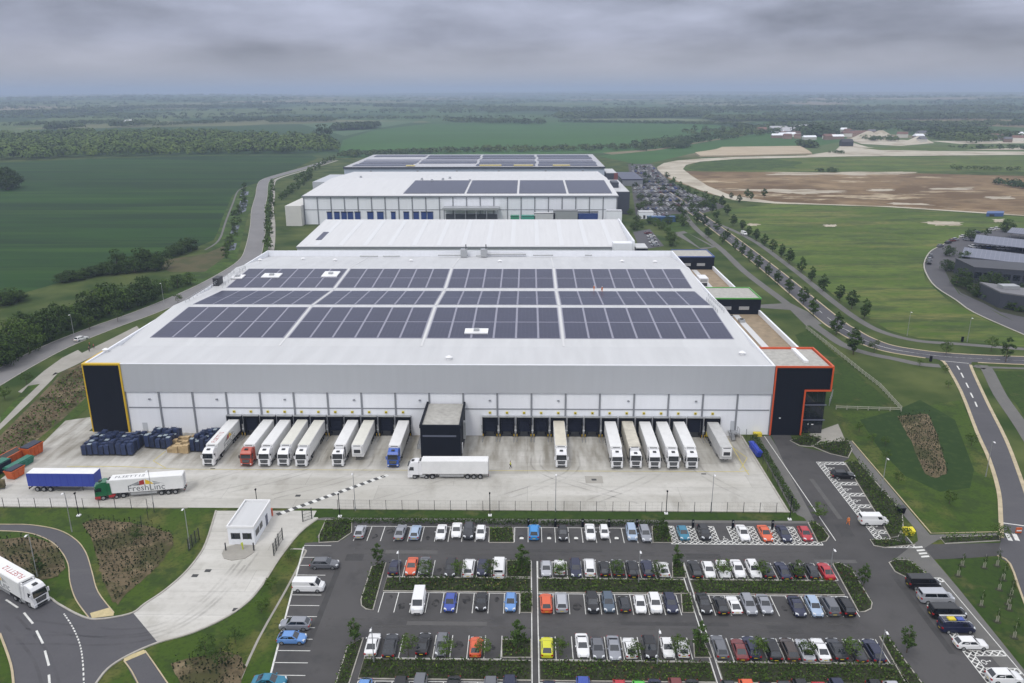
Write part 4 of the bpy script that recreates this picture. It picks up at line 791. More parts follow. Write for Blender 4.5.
b = MB(); b.box(0, 9, 0, 36, 0, 12, mat('slate_clad', (.045, .05, .065), .5)); b.build('wall', w4o); b = MB(); b.box(.3, 8.7, .3, 35.7, 12.01, 12.4, roof_white); b.build('roof', w4o); b = MB(); b.box(6.5, 9.6, -.5, -.02, 0, 12.2, mat('dull_red', (.2, .06, .05), .6)); b.build('stair_core', w4o)
w4s = shed('shed', 'low shed with dark panelled roof beside the farthest warehouse', 'shed', (78, 672, 0))
b = MB(); b.box(0, 17, 0, 60, 0, 5, pilaster); b.build('wall', w4s); b = MB(); b.box(-.4, 17.4, -.4, 60.4, 5.01, 5.6, solar); b.build('roof', w4s)
# ------------------------------------------------------------------ gatehouse
gh = shed('gatehouse', 'small white flat roofed gatehouse with dark windows on the exit road island', 'gatehouse', (-50.1, 121.7, 0))
b = MB(); b.box(-2.3, 2.3, 0, 9.4, .06, 3.3, white_clad); b.build('wall', gh)
b = MB(); b.box(-2.2, 2.2, .1, 9.3, 3.31, 3.4, roof_white); b.build('roof', gh)
b = MB(); b.box(-2.4, -2.21, -.1, 9.5, 3.31, 3.75, white_paint); b.box(2.21, 2.4, -.1, 9.5, 3.31, 3.75, white_paint); b.box(-2.2, 2.2, -.1, .09, 3.31, 3.75, white_paint); b.box(-2.2, 2.2, 9.31, 9.5, 3.31, 3.75, white_paint); b.build('parapet', gh)
for x0, x1 in ((-1.7, -.25), (.35, 1.75)):
    b = MB(); b.box(x0, x1, -.05, -.01, 1.2, 2.35, glass); w = b.build('window', gh); b = MB(); 
    for a, c in ((x0-.08, x0), (x1, x1+.08), ((x0+x1)/2-.03, (x0+x1)/2+.03)): b.box(a, c, -.07, -.052 if a > x0 and c < x1 else -.01, 1.15, 2.4, darkmetal)
    b.build('frame', w)
for y0, y1 in ((.8, 2.6), (3.0, 4.4)):
    b = MB(); b.box(2.31, 2.35, y0, y1, 1.2, 2.35, glass); b.build('window', gh)
b = MB(); b.box(2.31, 2.37, 6.2, 7.2, .1, 2.2, mat('slate_blue', (.11, .12, .16), .5)); b.build('door', gh)
for q, lab, m_, h in (((226, 551), 'dark bollard beside the gatehouse, on the entry lane side', darkmetal, 1.5), ((254, 551), 'dark bollard beside the gatehouse, on the barrier lane side', darkmetal, 1.5), ((243, 550), 'yellow green signpost standing before the gatehouse windows', mat('lime', (.45, .5, .05), .5), 1.4)):
    x, y = G(*q); b = MB(); b.tube((0, 0, 0), (0, 0, h), .12, .12, m_, 8); b.box(-.2, .2, -.14, -.13, h*.6, h, m_) if 'sign' in lab else None; o = b.build('signpost' if 'sign' in lab else 'bollard', loc=(x, y, .1)); tag(o, lab, 'signpost' if 'sign' in lab else 'bollard')
x, y = G(271, 516); ba = shed('barrier_post', 'orange red barrier cabinet behind the gatehouse', 'barrier', (x, y, .06)); b = MB(); b.box(-.35, .35, -.3, .3, 0, 1.5, mat('barrier_orange', (.55, .10, .03), .5)); b.build('cabinet', ba, bevel=.04); b = MB(); b.box(-.2, .2, -.33, -.31, .9, 1.3, white_paint); b.build('panel', ba)
# ------------------------------------------------------------------ cars
carpaint = {}
def cpaint(n, rgb, metal=.0, rough=.28): carpaint[n] = mat('paint_'+n.replace(' ', '_'), rgb, rough, metal, coat=.35, spec=.4)
for n, c, me in (('white', (.72, .72, .72), 0), ('silver', (.42, .43, .46), .25), ('light grey', (.26, .27, .30), .25), ('grey', (.13, .135, .15), .2), ('dark grey', (.032, .034, .040), .2), ('black', (.006, .006, .008), 0), ('navy', (.014, .018, .05), .1),
                 ('blue', (.035, .07, .33), .1), ('light blue', (.12, .26, .55), .1), ('bright blue', (.03, .23, .55), 0), ('pale blue', (.33, .42, .55), .2), ('slate blue', (.07, .10, .14), .2), ('red', (.40, .02, .03), 0), ('dark red', (.16, .03, .03), .1),
                 ('orange', (.62, .10, .03), 0), ('yellow', (.60, .60, .02), 0), ('green', (.08, .42, .05), 0), ('brown', (.06, .045, .04), .2), ('teal', (.02, .17, .27), .1)): cpaint(n, c, me)
# kind: length, width, height, bonnet z, belt z, windscreen base x, roof front x, roof rear x, rear glass base x (x from the nose, as share of the length)
KINDS = {'hatchback': (4.1, 1.78, 1.47, .86, .98, .26, .44, .80, .965), 'saloon': (4.65, 1.83, 1.43, .86, .96, .28, .46, .68, .87), 'estate car': (4.65, 1.83, 1.5, .88, .99, .27, .43, .86, .975), 'off-roader': (4.5, 1.88, 1.66, 1.0, 1.11, .24, .40, .85, .97),
         'people carrier': (4.6, 1.88, 1.72, 1.03, 1.14, .17, .36, .90, .98), 'small car': (3.6, 1.65, 1.5, .88, .98, .22, .38, .88, .975), 'sports car': (4.4, 1.85, 1.28, .76, .88, .31, .47, .66, .93), 'van': (5.3, 1.98, 2.0, 1.12, 1.25, .14, .27, .985, .995), 'minibus': (5.3, 1.98, 1.98, 1.12, 1.22, .14, .27, .97, .99)}
CARS = {}
def make_car(kd):
    L, W, H, hz, bz, a, bq, c, d = KINDS[kd]; hw = W/2; x = lambda t: L/2-t*L    # nose at +x
    P = MB(); body = carpaint['silver']
    ringT = [(0, .62, .30, .50), (.03, .88, .20, hz-.16), (.10, .97, .19, hz-.06), (a-.02, 1.0, .19, hz+.03), (a+.10, 1.0, .19, bz-.01), (.75, 1.0, .19, bz+.01), (.93, .97, .22, bz), (.985, .90, .28, bz-.08), (1, .80, .38, bz-.2)]
    rows = []
    for t, wf, z0, z1 in ringT:
        w = hw*wf; r = [(-w*.86, z0), (-w, z0+.14), (-w*1.0, (z0+z1)/2+.05), (-w*.95, z1-.05), (-w*.82, z1), (0, z1+.025), (w*.82, z1), (w*.95, z1-.05), (w, (z0+z1)/2+.05), (w, z0+.14), (w*.86, z0)]
        rows.append([(x(t), y, z) for y, z in r])
    n0 = len(P.v); k = len(rows[0])
    for r in rows: P.v += r
    mi = P.mi(body)
    for i in range(len(rows)-1):
        for j in range(k): jj = (j+1) % k; P.f.append((n0+i*k+j, n0+(i+1)*k+j, n0+(i+1)*k+jj, n0+i*k+jj)); P.m.append(mi)
    P.f.append(tuple(n0+j for j in range(k))); P.m.append(mi); P.f.append(tuple(n0+(len(rows)-1)*k+j for j in range(k-1, -1, -1))); P.m.append(mi)
    # cabin
    wb, wt = hw*.92, hw*(.74 if kd not in ('van', 'minibus') else .86); zb = bz-.02
    bot = [(x(d), -wb*.93, zb), (x(a), -wb*.93, hz+.02), (x(a), wb*.93, hz+.02), (x(d), wb*.93, zb)]; zt = H
    topA = [(x(c), -wt*.96, zt-.07), (x(bq), -wt, zt-.05), (x(bq), wt, zt-.05), (x(c), wt*.96, zt-.07)]
    P.hexa(bot, topA, body)
    crown = [(x(c)+.12, -wt*.8, zt-.01), (x(bq)-.14, -wt*.82, zt), (x(bq)-.14, wt*.82, zt), (x(c)+.12, wt*.8, zt-.01)]
    P.hexa([(p[0], p[1], p[2]-.002) for p in topA], crown, body)
    root = empty(kd.replace(' ', '_').replace('-', '_'))
    bo = P.build('body', root)
    bm = bmesh.new(); bm.from_mesh(bo.data); bmesh.ops.recalc_face_normals(bm, faces=bm.faces); bm.to_mesh(bo.data); bm.free()
    V3 = [Vector(p) for p in bot], [Vector(p) for p in topA]
    def pane(name, A, B, C, D, u0, u1, v0, v1, off=.012):
        A, B, C, D = map(Vector, (A, B, C, D)); nrm = (B-A).cross(D-A).normalized()
        q = lambda u, v: (A*(1-u)+B*u)*(1-v)+(D*(1-u)+C*u)*v
        pts = [q(u0, v0), q(u1, v0), q(u1, v1), q(u0, v1)]; ctr = sum(pts, Vector())/4
        if nrm.dot(ctr-Vector((0, 0, .9))) < 0: nrm = -nrm
        m = MB(); m.hexa([tuple(p-nrm*.01) for p in pts], [tuple(p+nrm*off) for p in pts], glass); o = m.build(name, root)
        bm = bmesh.new(); bm.from_mesh(o.data); bmesh.ops.recalc_face_normals(bm, faces=bm.faces); bm.to_mesh(o.data); bm.free(); return o
    Bt, Tp = V3
    pane('windscreen', Bt[1], Bt[2], Tp[2], Tp[1], .07, .93, .08, .94)
    pane('rear_window', Bt[0], Bt[3], Tp[3], Tp[0], .08, .92, .06 if kd not in ('van', 'minibus') else .4, .95)
    if kd == 'van':
        for s in (0, 1): 
            q = (Bt[1], Bt[0], Tp[0], Tp[1]) if s == 0 else (Bt[2], Bt[3], Tp[3], Tp[2]); pane('side_window', *q, .10, .27, .15, .80)
    else:
        for s in (0, 1):
            q = (Bt[1], Bt[0], Tp[0], Tp[1]) if s == 0 else (Bt[2], Bt[3], Tp[3], Tp[2]); pane('side_window', *q, .09, .45, .14, .88); pane('side_window', *q, .48, .90, .14, .88)
    wr = .33 if kd not in ('off-roader', 'van', 'minibus') else .36
    for t in (.19, .81):
        for s in (-1, 1):
            m = MB(); m.tube((x(t), s*(hw-.21), wr), (x(t), s*(hw+.012), wr), wr, wr, tyre, 14); m.tube((x(t), s*(hw+.012), wr), (x(t), s*(hw+.02), wr), wr*.64, wr*.60, rim, 10); m.build('wheel', root)
    for s in (-1, 1):
        m = MB(); m.hexa([(x(.004), s*hw*.40, hz-.30), (x(.032), s*hw*.88, hz-.27), (x(.05), s*hw*.90, hz-.25), (x(.03), s*hw*.42, hz-.28)], [(x(.016), s*hw*.42, hz-.14), (x(.05), s*hw*.89, hz-.10), (x(.10), s*hw*.88, hz-.05), (x(.06), s*hw*.5, hz-.06)], lampglass); m.build('headlight', root)
        m = MB(); m.box(x(1.004), x(.965), min(s*hw*.62, s*hw*.93), max(s*hw*.62, s*hw*.93), bz-.34, bz-.14, tailred); m.build('tail_light', root)
        m = MB(); m.box(x(a+.06)-.10, x(a+.06)+.06, min(s*(hw+.0), s*(hw+.17)), max(s*hw, s*(hw+.17)), bz, bz+.14, body); m.build('door_mirror', root)
    m = MB(); m.box(x(1.0)-.012, x(.99), -.26, .26, .52, .64, plate_y); m.build('number_plate', root)
    m = MB(); m.box(x(.012), x(0)+.012, -.5, .5, .34, .52, darkmetal); m.build('grille', root)
    CARS[kd] = root; return root
for kd in KINDS: make_car(kd)
used = set()
def recolour(root, m):
    for ch in root.children:
        if ch.name.split('.')[0] in ('body', 'door_mirror'):
            ch.material_slots[0].link = 'OBJECT'; ch.material_slots[0].material = m
def put_car(kd, col, x, y, ang, label, group, z=.05):
    proto = CARS[kd]
    if kd in used: o = copy_tree(proto)
    else: used.add(kd); o = proto
    o.scale = (random.uniform(.94, 1.04), random.uniform(.96, 1.02), random.uniform(.95, 1.05)); o.location = (x, y, z); o.rotation_euler = (0, 0, ang); recolour(o, carpaint[col]); tag(o, label, 'van' if kd == 'van' else 'minibus' if kd == 'minibus' else 'car', group); return o
h, s, e, o_, p, m_, sp, v = 'hatchback', 'saloon', 'estate car', 'off-roader', 'people carrier', 'small car', 'sports car', 'van'
CARROWS = {
 'A': ('front', 532, [(361, 'silver', h, 1), (400.7, 'light grey', s, 1), (415.6, 'pale blue', e, 1), (441.6, 'white', s, 0), (456, 'white', s, 0), (468.3, 'dark grey', p, 0), (481.2, 'white', h, 0), (534.6, 'bright blue', o_, 1), (563.3, 'black', h, 0), (590, 'white', s, 0), (605, 'white', m_, 0), (631.3, 'pale blue', p, 0), (645.4, 'light grey', e, 0), (683.2, 'teal', h, 0), (704.3, 'black', o_, 0), (743.8, 'white', s, 0), (765, 'orange', s, 0), (784.3, 'navy', s, 0), (805.7, 'red', h, 0)]),
 'B': ('second', 569, [(394.5, 'navy', h, 1), (411.2, 'orange', s, 0), (424, 'grey', s, 0), (450.4, 'black', e, 0), (469.2, 'white', p, 1), (482.8, 'navy', h, 0), (499.6, 'white', v, 1), (545.7, 'silver', h, 0), (559.8, 'white', h, 1), (575, 'navy', e, 0), (590, 'white', p, 1), (603.5, 'black', h, 1), (617.6, 'dark grey', s, 1), (631.8, 'black', o_, 1), (647.1, 'navy', e, 1), (662.6, 'white', h, 1), (694.6, 'black', e, 1), (709, 'white', h, 0), (723, 'white', s, 0), (738.2, 'white', s, 0), (753.5, 'white', e, 0), (766.3, 'dark grey', h, 1), (782.5, 'navy', s, 1), (797, 'black', h, 1), (810.3, 'dark grey', h, 1), (825.6, 'red', s, 1)]),
 'C': ('third', 601, [(419.1, 'white', v, 0), (449.9, 'blue', h, 0), (481.2, 'black', h, 0), (511, 'light blue', h, 0), (546, 'orange', o_, 1), (561.3, 'silver', p, 1), (592.6, 'black', o_, 0), (608.5, 'slate blue', e, 0), (624.3, 'dark grey', m_, 1), (639.2, 'white', h, 0), (654.5, 'white', o_, 0), (670.3, 'navy', e, 0), (704.3, 'black', s, 0), (720.1, 'black', h, 1), (735, 'white', sp, 1), (749.5, 'light grey', e, 0), (765.8, 'light grey', s, 0), (797, 'navy', s, 0), (813.3, 'pale blue', e, 0), (829.7, 'grey', p, 1), (845, 'black', p, 1)]),
 'D': ('fourth', 646, [(373.4, 'white', s, 1), (390.5, 'dark grey', s, 1), (423.5, 'black', s, 1), (441.6, 'grey', e, 0), (476.3, 'orange', h, 1), (546.6, 'yellow', h, 1), (582, 'white', s, 0), (598, 'grey', h, 0), (614, 'light grey', s, 0), (630.5, 'white', h, 1), (650.3, 'black', o_, 0), (666.8, 'white', h, 0), (682, 'white', m_, 1), (719.2, 'grey', e, 1), (738.6, 'dark red', s, 1), (752.6, 'navy', e, 1), (771.6, 'black', o_, 1), (788.7, 'brown', o_, 1), (804.5, 'silver', s, 1), (820.3, 'white', s, 1), (837, 'dark grey', s, 1), (855.6, 'dark grey', s, 1), (872.7, 'navy', e, 1)]),
 'E': ('bottom', 685, [(363, 'light blue', h, 0), (400.7, 'black', o_, 0), (418.7, 'grey', p, 0), (453.5, 'black', s, 0), (490.5, 'grey', p, 0), (509, 'navy', p, 0), (548.5, 'navy', h, 0), (584.5, 'blue', o_, 0), (621, 'red', h, 0), (640, 'green', h, 0), (657.5, 'navy', s, 0), (676.5, 'dark red', o_, 0), (695, 'black', s, 0), (731, 'dark grey', h, 0), (751, 'orange', o_, 0), (769, 'navy', h, 0), (789.5, 'dark grey', s, 0), (804.5, 'black', o_, 0), (824.5, 'red', s, 0), (842, 'navy', p, 0), (879, 'black', p, 0), (898, 'silver', o_, 0)])}
ROWY = {'A': 125.6, 'B': 114.5, 'C': 105.1, 'D': 95.0, 'E': 86.05}
for r, (where, py, cars) in CARROWS.items():
    for i, (px, col, kd, flip) in enumerate(cars):
        yy = ROWY[r]; # the sight line through the car's middle
        x = G(px, py, .7)[0]*yy/G(px, py, .7)[1]
        up_ = 1 if flip else -1      # nose towards the warehouse or towards the viewer
        nb = cars[i+1] if i+1 < len(cars) else cars[i-1]
        lab = f"{col} {kd} {ordw(i+1)} along the {where} parking row, next to {nb[1]} one"
        put_car(kd, col, x+random.uniform(-.12, .12), yy+random.uniform(-.3, .3)+(.5 if (px, r) in ((456, 'A'),) else 0), math.pi/2*up_+random.uniform(-.025, .025), lab, 'cars in the staff car park')
for px, py, col, kd, ang, lab in ((324.8, 563.5, 'grey', e, 0, 'dark silver estate car parked alone above a white van by the grass verge'), (309, 586, 'white', v, 0, 'white panel van parked along the grass verge bays'), (295, 624, 'light grey', o_, math.pi, 'grey off-roader backed into the verge bays just above a light blue hatchback'),
                                  (292, 637.5, 'light blue', h, 0, 'light blue hatchback by the verge, just below a grey off-roader'), (269.5, 681, 'teal', s, 0, 'teal blue saloon half cut off at the bottom of the verge bays'),
                                  (843, 474.5, 'black', e, 0, 'black estate car in the top disabled bay near the office block'), (873.5, 520.5, 'white', v, 0, 'white van with roof ladder and open door in the lowest disabled bay'),
                                  (923.5, 583.5, 'black', v, 0, 'black van with silver roof, topmost in the column of vans by the lawn path'), (936, 597.5, 'silver', 'minibus', 0, 'silver minibus with long side windows between two dark vans'), (947.5, 612.5, 'black', 'minibus', 0, 'black minibus between the silver minibus and the rack van'), (956.5, 626.5, 'navy', v, 0, 'navy van carrying a loaded roof rack of ladders and yellow bags'),
                                  (970.8, 643, 'white', e, 0, 'white estate car below the navy van with the roof rack'), (1004.5, 677, 'white', o_, 0, 'white off-roader in the corner bay at the bottom edge by the lawn path')):
    x, y = G(px, py, .7); put_car(kd, col, x, y, ang, lab, 'cars and vans in the side bays')
x, y = G(956.5, 626.5, 2.1)
def rack(x, y):
    b = MB()
    for yy in (-.75, -.25, .25, .75): b.tube((-2.0, yy, 0), (1.4, yy, 0), .035, .035, galv, 5)
    for xx in (-1.9, -.9, .2, 1.2): b.tube((xx, -.8, -.1), (xx, .8, -.1), .03, .03, galv, 5)
    for yy in (.42, .6): b.tube((-2.2, yy, .1), (1.6, yy, .1), .04, .04, white_paint, 5)
    o = b.build('roof_rack', loc=(x, y, 2.14)); tag(o, 'silver ladder rack bolted on the navy van', 'roof rack'); b = MB(); b.box(-1.4, -.3, -.7, .1, .04, .28, mat('sign_yellow', (.62, .5, .03), .5)); b.build('bag', o, bevel=.06); b = MB(); b.box(-.1, .9, -.7, .1, .04, .2, carpaint['blue']); b.build('bag', o, bevel=.05)
vx = [c for c in bpy.data.objects if c.get('label', '').startswith('navy van carrying')][0].location
rack(vx.x-.3, vx.y)
x, y = G(308, 344, .7); x, y = G(81, 338, .8)
put_car('estate car', 'white', x, y, R(68), 'white estate car driving alone on the lane beside the dark hedge trees', 'cars on the roads', z=.06)
x, y = G(744, 233, 1); put_car('van', 'white', x, y, R(-80), 'small white van on the avenue between the rows of young trees', 'cars on the roads', z=.07)
# ------------------------------------------------------------------ lorries
def wheel_pair(root, x, r=.5, tw=.32, w=1.22, name='wheel', dual=False):
    for sg in (-1, 1):
        m = MB(); yo = sg*w; yi = sg*(w-(tw*(1.9 if dual else 1)))
        m.tube((x, yi, r), (x, yo, r), r, r, tyre, 14); m.tube((x, yo, r), (x, yo+sg*.015, r), r*.6, r*.52, rim, 10); m.build(name, root)
def text(body, size, m, parent, loc, rot, name='lettering', ext=.004, sx=1.0):
    cu = bpy.data.curves.new(name, 'FONT'); cu.body = body; cu.size = size; cu.extrude = ext; cu.align_x = 'CENTER'; cu.align_y = 'CENTER'; cu.resolution_u = 2
    o = bpy.data.objects.new(name, cu); COL.objects.link(o); cu.materials.append(m); bpy.context.view_layer.update(); me = bpy.data.meshes.new_from_object(o.evaluated_get(bpy.context.evaluated_depsgraph_get())); bpy.data.objects.remove(o)
    o = bpy.data.objects.new(name, me); COL.objects.link(o); o.parent = parent; o.location = loc; o.rotation_euler = rot; o.scale = (sx, 1, 1); return o
inkdark = mat('ink_grey', (.10, .11, .12), .6); inkred = mat('ink_red', (.36, .03, .03), .6); inkyel = mat('ink_yellow', (.75, .5, .03), .6); inkmid = mat('ink_mid', (.28, .29, .30), .6)
trailer_white = mat('trailer_white', (.74, .74, .73), .4, var=.07, scale=.5); trailer_cream = mat('trailer_worn', (.55, .52, .44), .6, var=.22, scale=.7, detail=6); curtain_blue = mat('curtain_blue', (.035, .06, .33), .5, var=.08, scale=1.5, stretch=(2, 1, .2))
def trailer(root, x0, side, roofm, logo=None, reefer=True, curtains=None):
    """x0: front end of a 13.6 m box trailer along -x"""
    x1 = x0-13.6
    m = MB(); m.box(x1+.05, x0, -1.275, 1.275, 1.2, 3.98, side); t = m.build('trailer_box', root, bevel=.04)
    m = MB(); m.box(x1+.1, x0-.05, -1.2, 1.2, 3.981, 4.02, roofm); m.build('roof', t)
    m = MB(); m.box(x1-.0, x1+.045, -1.25, -.01, 1.25, 3.93, white_paint if side is not curtain_blue else curtain_blue); m.box(x1-.0, x1+.045, .01, 1.25, 1.25, 3.93, white_paint if side is not curtain_blue else curtain_blue)
    for yy in (-.6, -.15, .15, .6): m.tube((x1-.02, yy, 1.3), (x1-.02, yy, 3.9), .022, .022, galv, 5)
    m.build('rear_door', t)
    m = MB(); m.box(x1, x0-.3, -.5, -.35, .85, 1.19, chassis); m.box(x1, x0-.3, .35, .5, .85, 1.19, chassis); m.box(x1-.02, x1+.1, -1.2, 1.2, .5, .7, chassis)
    for sg in (-1, 1): m.box(x0-8.5, x0-3.6, sg*1.18-.03, sg*1.18+.03, .55, 1.0, galv if side is not curtain_blue else chassis); m.tube((x0-3.0, sg*.7, .08), (x0-3.0, sg*.7, 1.1), .07, .07, chassis, 6)
    m.build('chassis', root)
    for sg in (-1, 1):
        m = MB(); m.box(x1-.05, x1-.021, sg*.95-.2, sg*.95+.2, .72, .9, tailred); m.build('tail_light', root)
    for k in range(3): wheel_pair(root, x0-9.3-k*1.31)
    if reefer:
        m = MB(); m.box(x0+.01, x0+.5, -.95, .95, 2.1, 3.85, white_paint); m.box(x0+.12, x0+.46, -.8, .8, 3.851, 3.88, darkmetal); m.box(x0+.501, x0+.52, -.7, .7, 2.3, 3.1, darkmetal); m.build('fridge_unit', root)
    if curtains:
        m = MB()
        for i in range(9):
            xx = x1+.9+i*1.45; m.box(xx-.03, xx+.03, -1.288, -1.28, 1.25, 3.85, curtains); m.box(xx-.03, xx+.03, 1.28, 1.288, 1.25, 3.85, curtains)
        m.build('curtain_strap', t)
    if logo:
        for sg in (-1, 1):
            yy = sg*1.279; g = MB(); cx = x0-6.6; zc = 2.55
            tri = [((-2.7, .0), (-1.0, .72), (-.95, .25), inkmid), ((-2.2, -.0), (-.9, .25), (-.9, .02), inkdark), ((-.95, .02), (-.9, .75), (-.15, .98), inkred), ((-.95, .02), (-.15, .98), (-.1, .12), inkred), ((.0, .12), (.05, 1.0), (.85, .55), inkyel), ((.0, .12), (.85, .55), (1.3, .10), inkyel), ((1.0, .66), (1.35, .42), (3.0, .0), inkdark), ((1.3, .34), (2.3, .04), (1.2, .06), inkmid)]
            for A, B, C, mm in tri:
                pts = [(cx-sg*0-u if sg < 0 and False else cx+u, yy, zc+w) for u, w in (A, B, C)]
                if sg < 0: pts = [(cx+u*1.2, yy, zc+w*1.2) for u, w in (A, B, C)]
                else: pts = [(cx-u*1.2, yy, zc+w*1.2) for u, w in (A, B, C)]
                g.hexa([pts[0], pts[1], pts[2], pts[0]], [(q[0], q[1]+sg*.004, q[2]) for q in (pts[0], pts[1], pts[2], pts[0])], mm) if False else g.poly(pts, mm)
            g.build('logo', t)
            text('FreshLinc', 1.8, inkdark, t, (cx+(.1 if sg < 0 else -.1), yy, 1.95), (math.pi/2, 0, 0 if sg < 0 else math.pi), sx=1.0)
        text('FLSETT12', 1.3, inkred if logo == 'red' else inkdark, t, (x0-3.6, 0, 4.024), (0, 0, math.pi), 'roof_lettering', sx=1.05)
    return t
def cab(root, x0, body, style=0, second=None, grillem=None):
    """tractor unit whose front is at x0 (towards +x); body: paint, second: bumper paint"""
    m = MB(); f = lambda x, z: 1.0 if z < 2.6 else (.97 if z < 3.3 else .88)
    hi = 3.75 if style != 2 else 3.35
    m.prof([(x0-2.25, .95), (x0-2.25, hi-.05), (x0-1.55, hi), (x0-.62, hi-.25), (x0-.22, 2.95), (x0-.03, 1.85), (x0, 1.0), (x0, .95)], -1.22, 1.22, body, f=f); c = m.build('cab', root, bevel=.05)
    lo = second or body
    m = MB(); m.prof([(x0-1.0, .35), (x0-1.0, .949), (x0+.02, .949), (x0+.06, .7), (x0+.02, .35)], -1.235, 1.235, lo); m.build('bumper', root, bevel=.04)
    n = Vector((1.1, 0, .19)).normalized()
    def fr(z, off=.0):   # x of the front face at height z
        return (x0-.03-(z-1.85)*(.19/1.1) if z > 1.85 else x0-.03+.03*(1.85-z)/.85)+off
    m = MB(); m.hexa([(fr(1.95), -1.1, 1.95), (fr(1.95), 1.1, 1.95), (fr(2.82), 1.04, 2.82), (fr(2.82), -1.04, 2.82)], [(fr(1.95)+.03, -1.1, 1.95), (fr(1.95)+.03, 1.1, 1.95), (fr(2.82)+.03, 1.04, 2.82), (fr(2.82)+.03, -1.04, 2.82)], glass); m.build('windscreen', c)
    m = MB(); gm_ = grillem or darkmetal; m.hexa([(fr(1.0), -.72, 1.0), (fr(1.0), .72, 1.0), (fr(1.78), .85, 1.78), (fr(1.78), -.85, 1.78)], [(fr(1.0)+.03, -.72, 1.0), (fr(1.0)+.03, .72, 1.0), (fr(1.78)+.03, .85, 1.78), (fr(1.78)+.03, -.85, 1.78)], gm_)
    for z in (1.2, 1.38, 1.56): m.hexa([(fr(z)+.031, -.7, z), (fr(z)+.031, .7, z), (fr(z)+.031, .7, z+.03), (fr(z)+.031, -.7, z+.03)], [(fr(z)+.045, -.7, z), (fr(z)+.045, .7, z), (fr(z)+.045, .7, z+.03), (fr(z)+.045, -.7, z+.03)], galv)
    m.build('grille', c)
    m = MB(); m.box(x0+.0, x0+.1, -.8, .8, .45, .8, darkmetal); m.build('lower_grille', c)
    m = MB(); m.box(x0-.3, x0-.0, -1.05, 1.05, 2.9, 3.02, darkmetal if style else body); m.build('sun_visor', c)
    for sg in (-1, 1):
        m = MB(); y0, y1 = sorted((sg*1.222, sg*1.235)); m.prof([(x0-1.25, 1.95), (x0-1.25, 2.72), (x0-.55, 2.72), (x0-.3, 2.0)], y0, y1, glass); m.build('side_window', c)
        m = MB(); y0, y1 = sorted((sg*1.28, sg*1.5)); m.box(x0-.28, x0-.12, y0, y1, 1.95, 2.65, darkmetal if style != 1 else body); m.tube((x0-.3, sg*1.2, 2.5), (x0-.2, sg*1.3, 2.5), .03, .03, darkmetal, 5); m.build('mirror', c)
        m = MB(); y0, y1 = sorted((sg*.82, sg*1.15)); m.box(x0+.03, x0+.085, y0, y1, .62, .85, lampglass); m.build('headlight', c)
        m = MB(); y0, y1 = sorted((sg*.7, sg*1.2)); m.box(x0-3.6, x0-2.4, y0, y1, .45, 1.0, galv if style else lo); m.build('fuel_tank', root)
        m = MB(); y0, y1 = sorted((sg*1.05, sg*1.2)); m.prof([(x0-3.0, 1.0), (x0-2.27, 1.0), (x0-2.27, 3.5), (x0-2.85, 3.5)], y0, y1, body if style != 2 else darkmetal); m.build('side_deflector', root)
    m = MB(); m.box(x0-1.3, x0-.75, -.35, .35, hi-.13, hi+.03, darkmetal); m.build('roof_hatch', c)
    m = MB(); m.box(x0-6.1, x0-.6, -.45, -.3, .75, .98, chassis); m.box(x0-6.1, x0-.6, .3, .45, .75, .98, chassis); m.box(x0-5.2, x0-4.2, -.5, .5, .985, 1.15, chassis); m.build('tractor_frame', root)
    wheel_pair(root, x0-1.4); wheel_pair(root, x0-5.0, dual=True); wheel_pair(root, x0-3.75, r=.42)
CABW = mat('cab_white', (.75, .75, .76), .25, coat=.4)
def lorry(lab, x, y, ang, body=CABW, style=0, second=None, side=trailer_white, roofm=trailer_white, logo=None, bend=0.0, grillem=None, grp='lorries in the yard'):
    """front of the cab at (x, y), heading ang"""
    root = empty('articulated_lorry', (x, y, yz(x, y)+.005), ang); tag(root, lab, 'lorry', grp)
    cab(root, 0, body, style, second, grillem); n0 = set(root.children)
    trailer(root, -2.9, side, roofm, logo)
    if bend:
        piv = Matrix.Translation((-4.6, 0, 0)) @ Matrix.Rotation(bend, 4, 'Z') @ Matrix.Translation((4.6, 0, 0))
        for ch in root.children:
            if ch not in n0: ch.matrix_local = piv @ ch.matrix_local
    return root
redc = mat('cab_red', (.42, .06, .03), .25, coat=.4); bluec = mat('cab_blue', (.03, .10, .42), .25, coat=.4); greenc = mat('cab_green', (.015, .12, .05), .25, coat=.4); redb = mat('cab_red_bumper', (.35, .03, .03), .3); blackg = darkmetal
DX = DOORX; YF = 153.25
dn = -math.pi/2
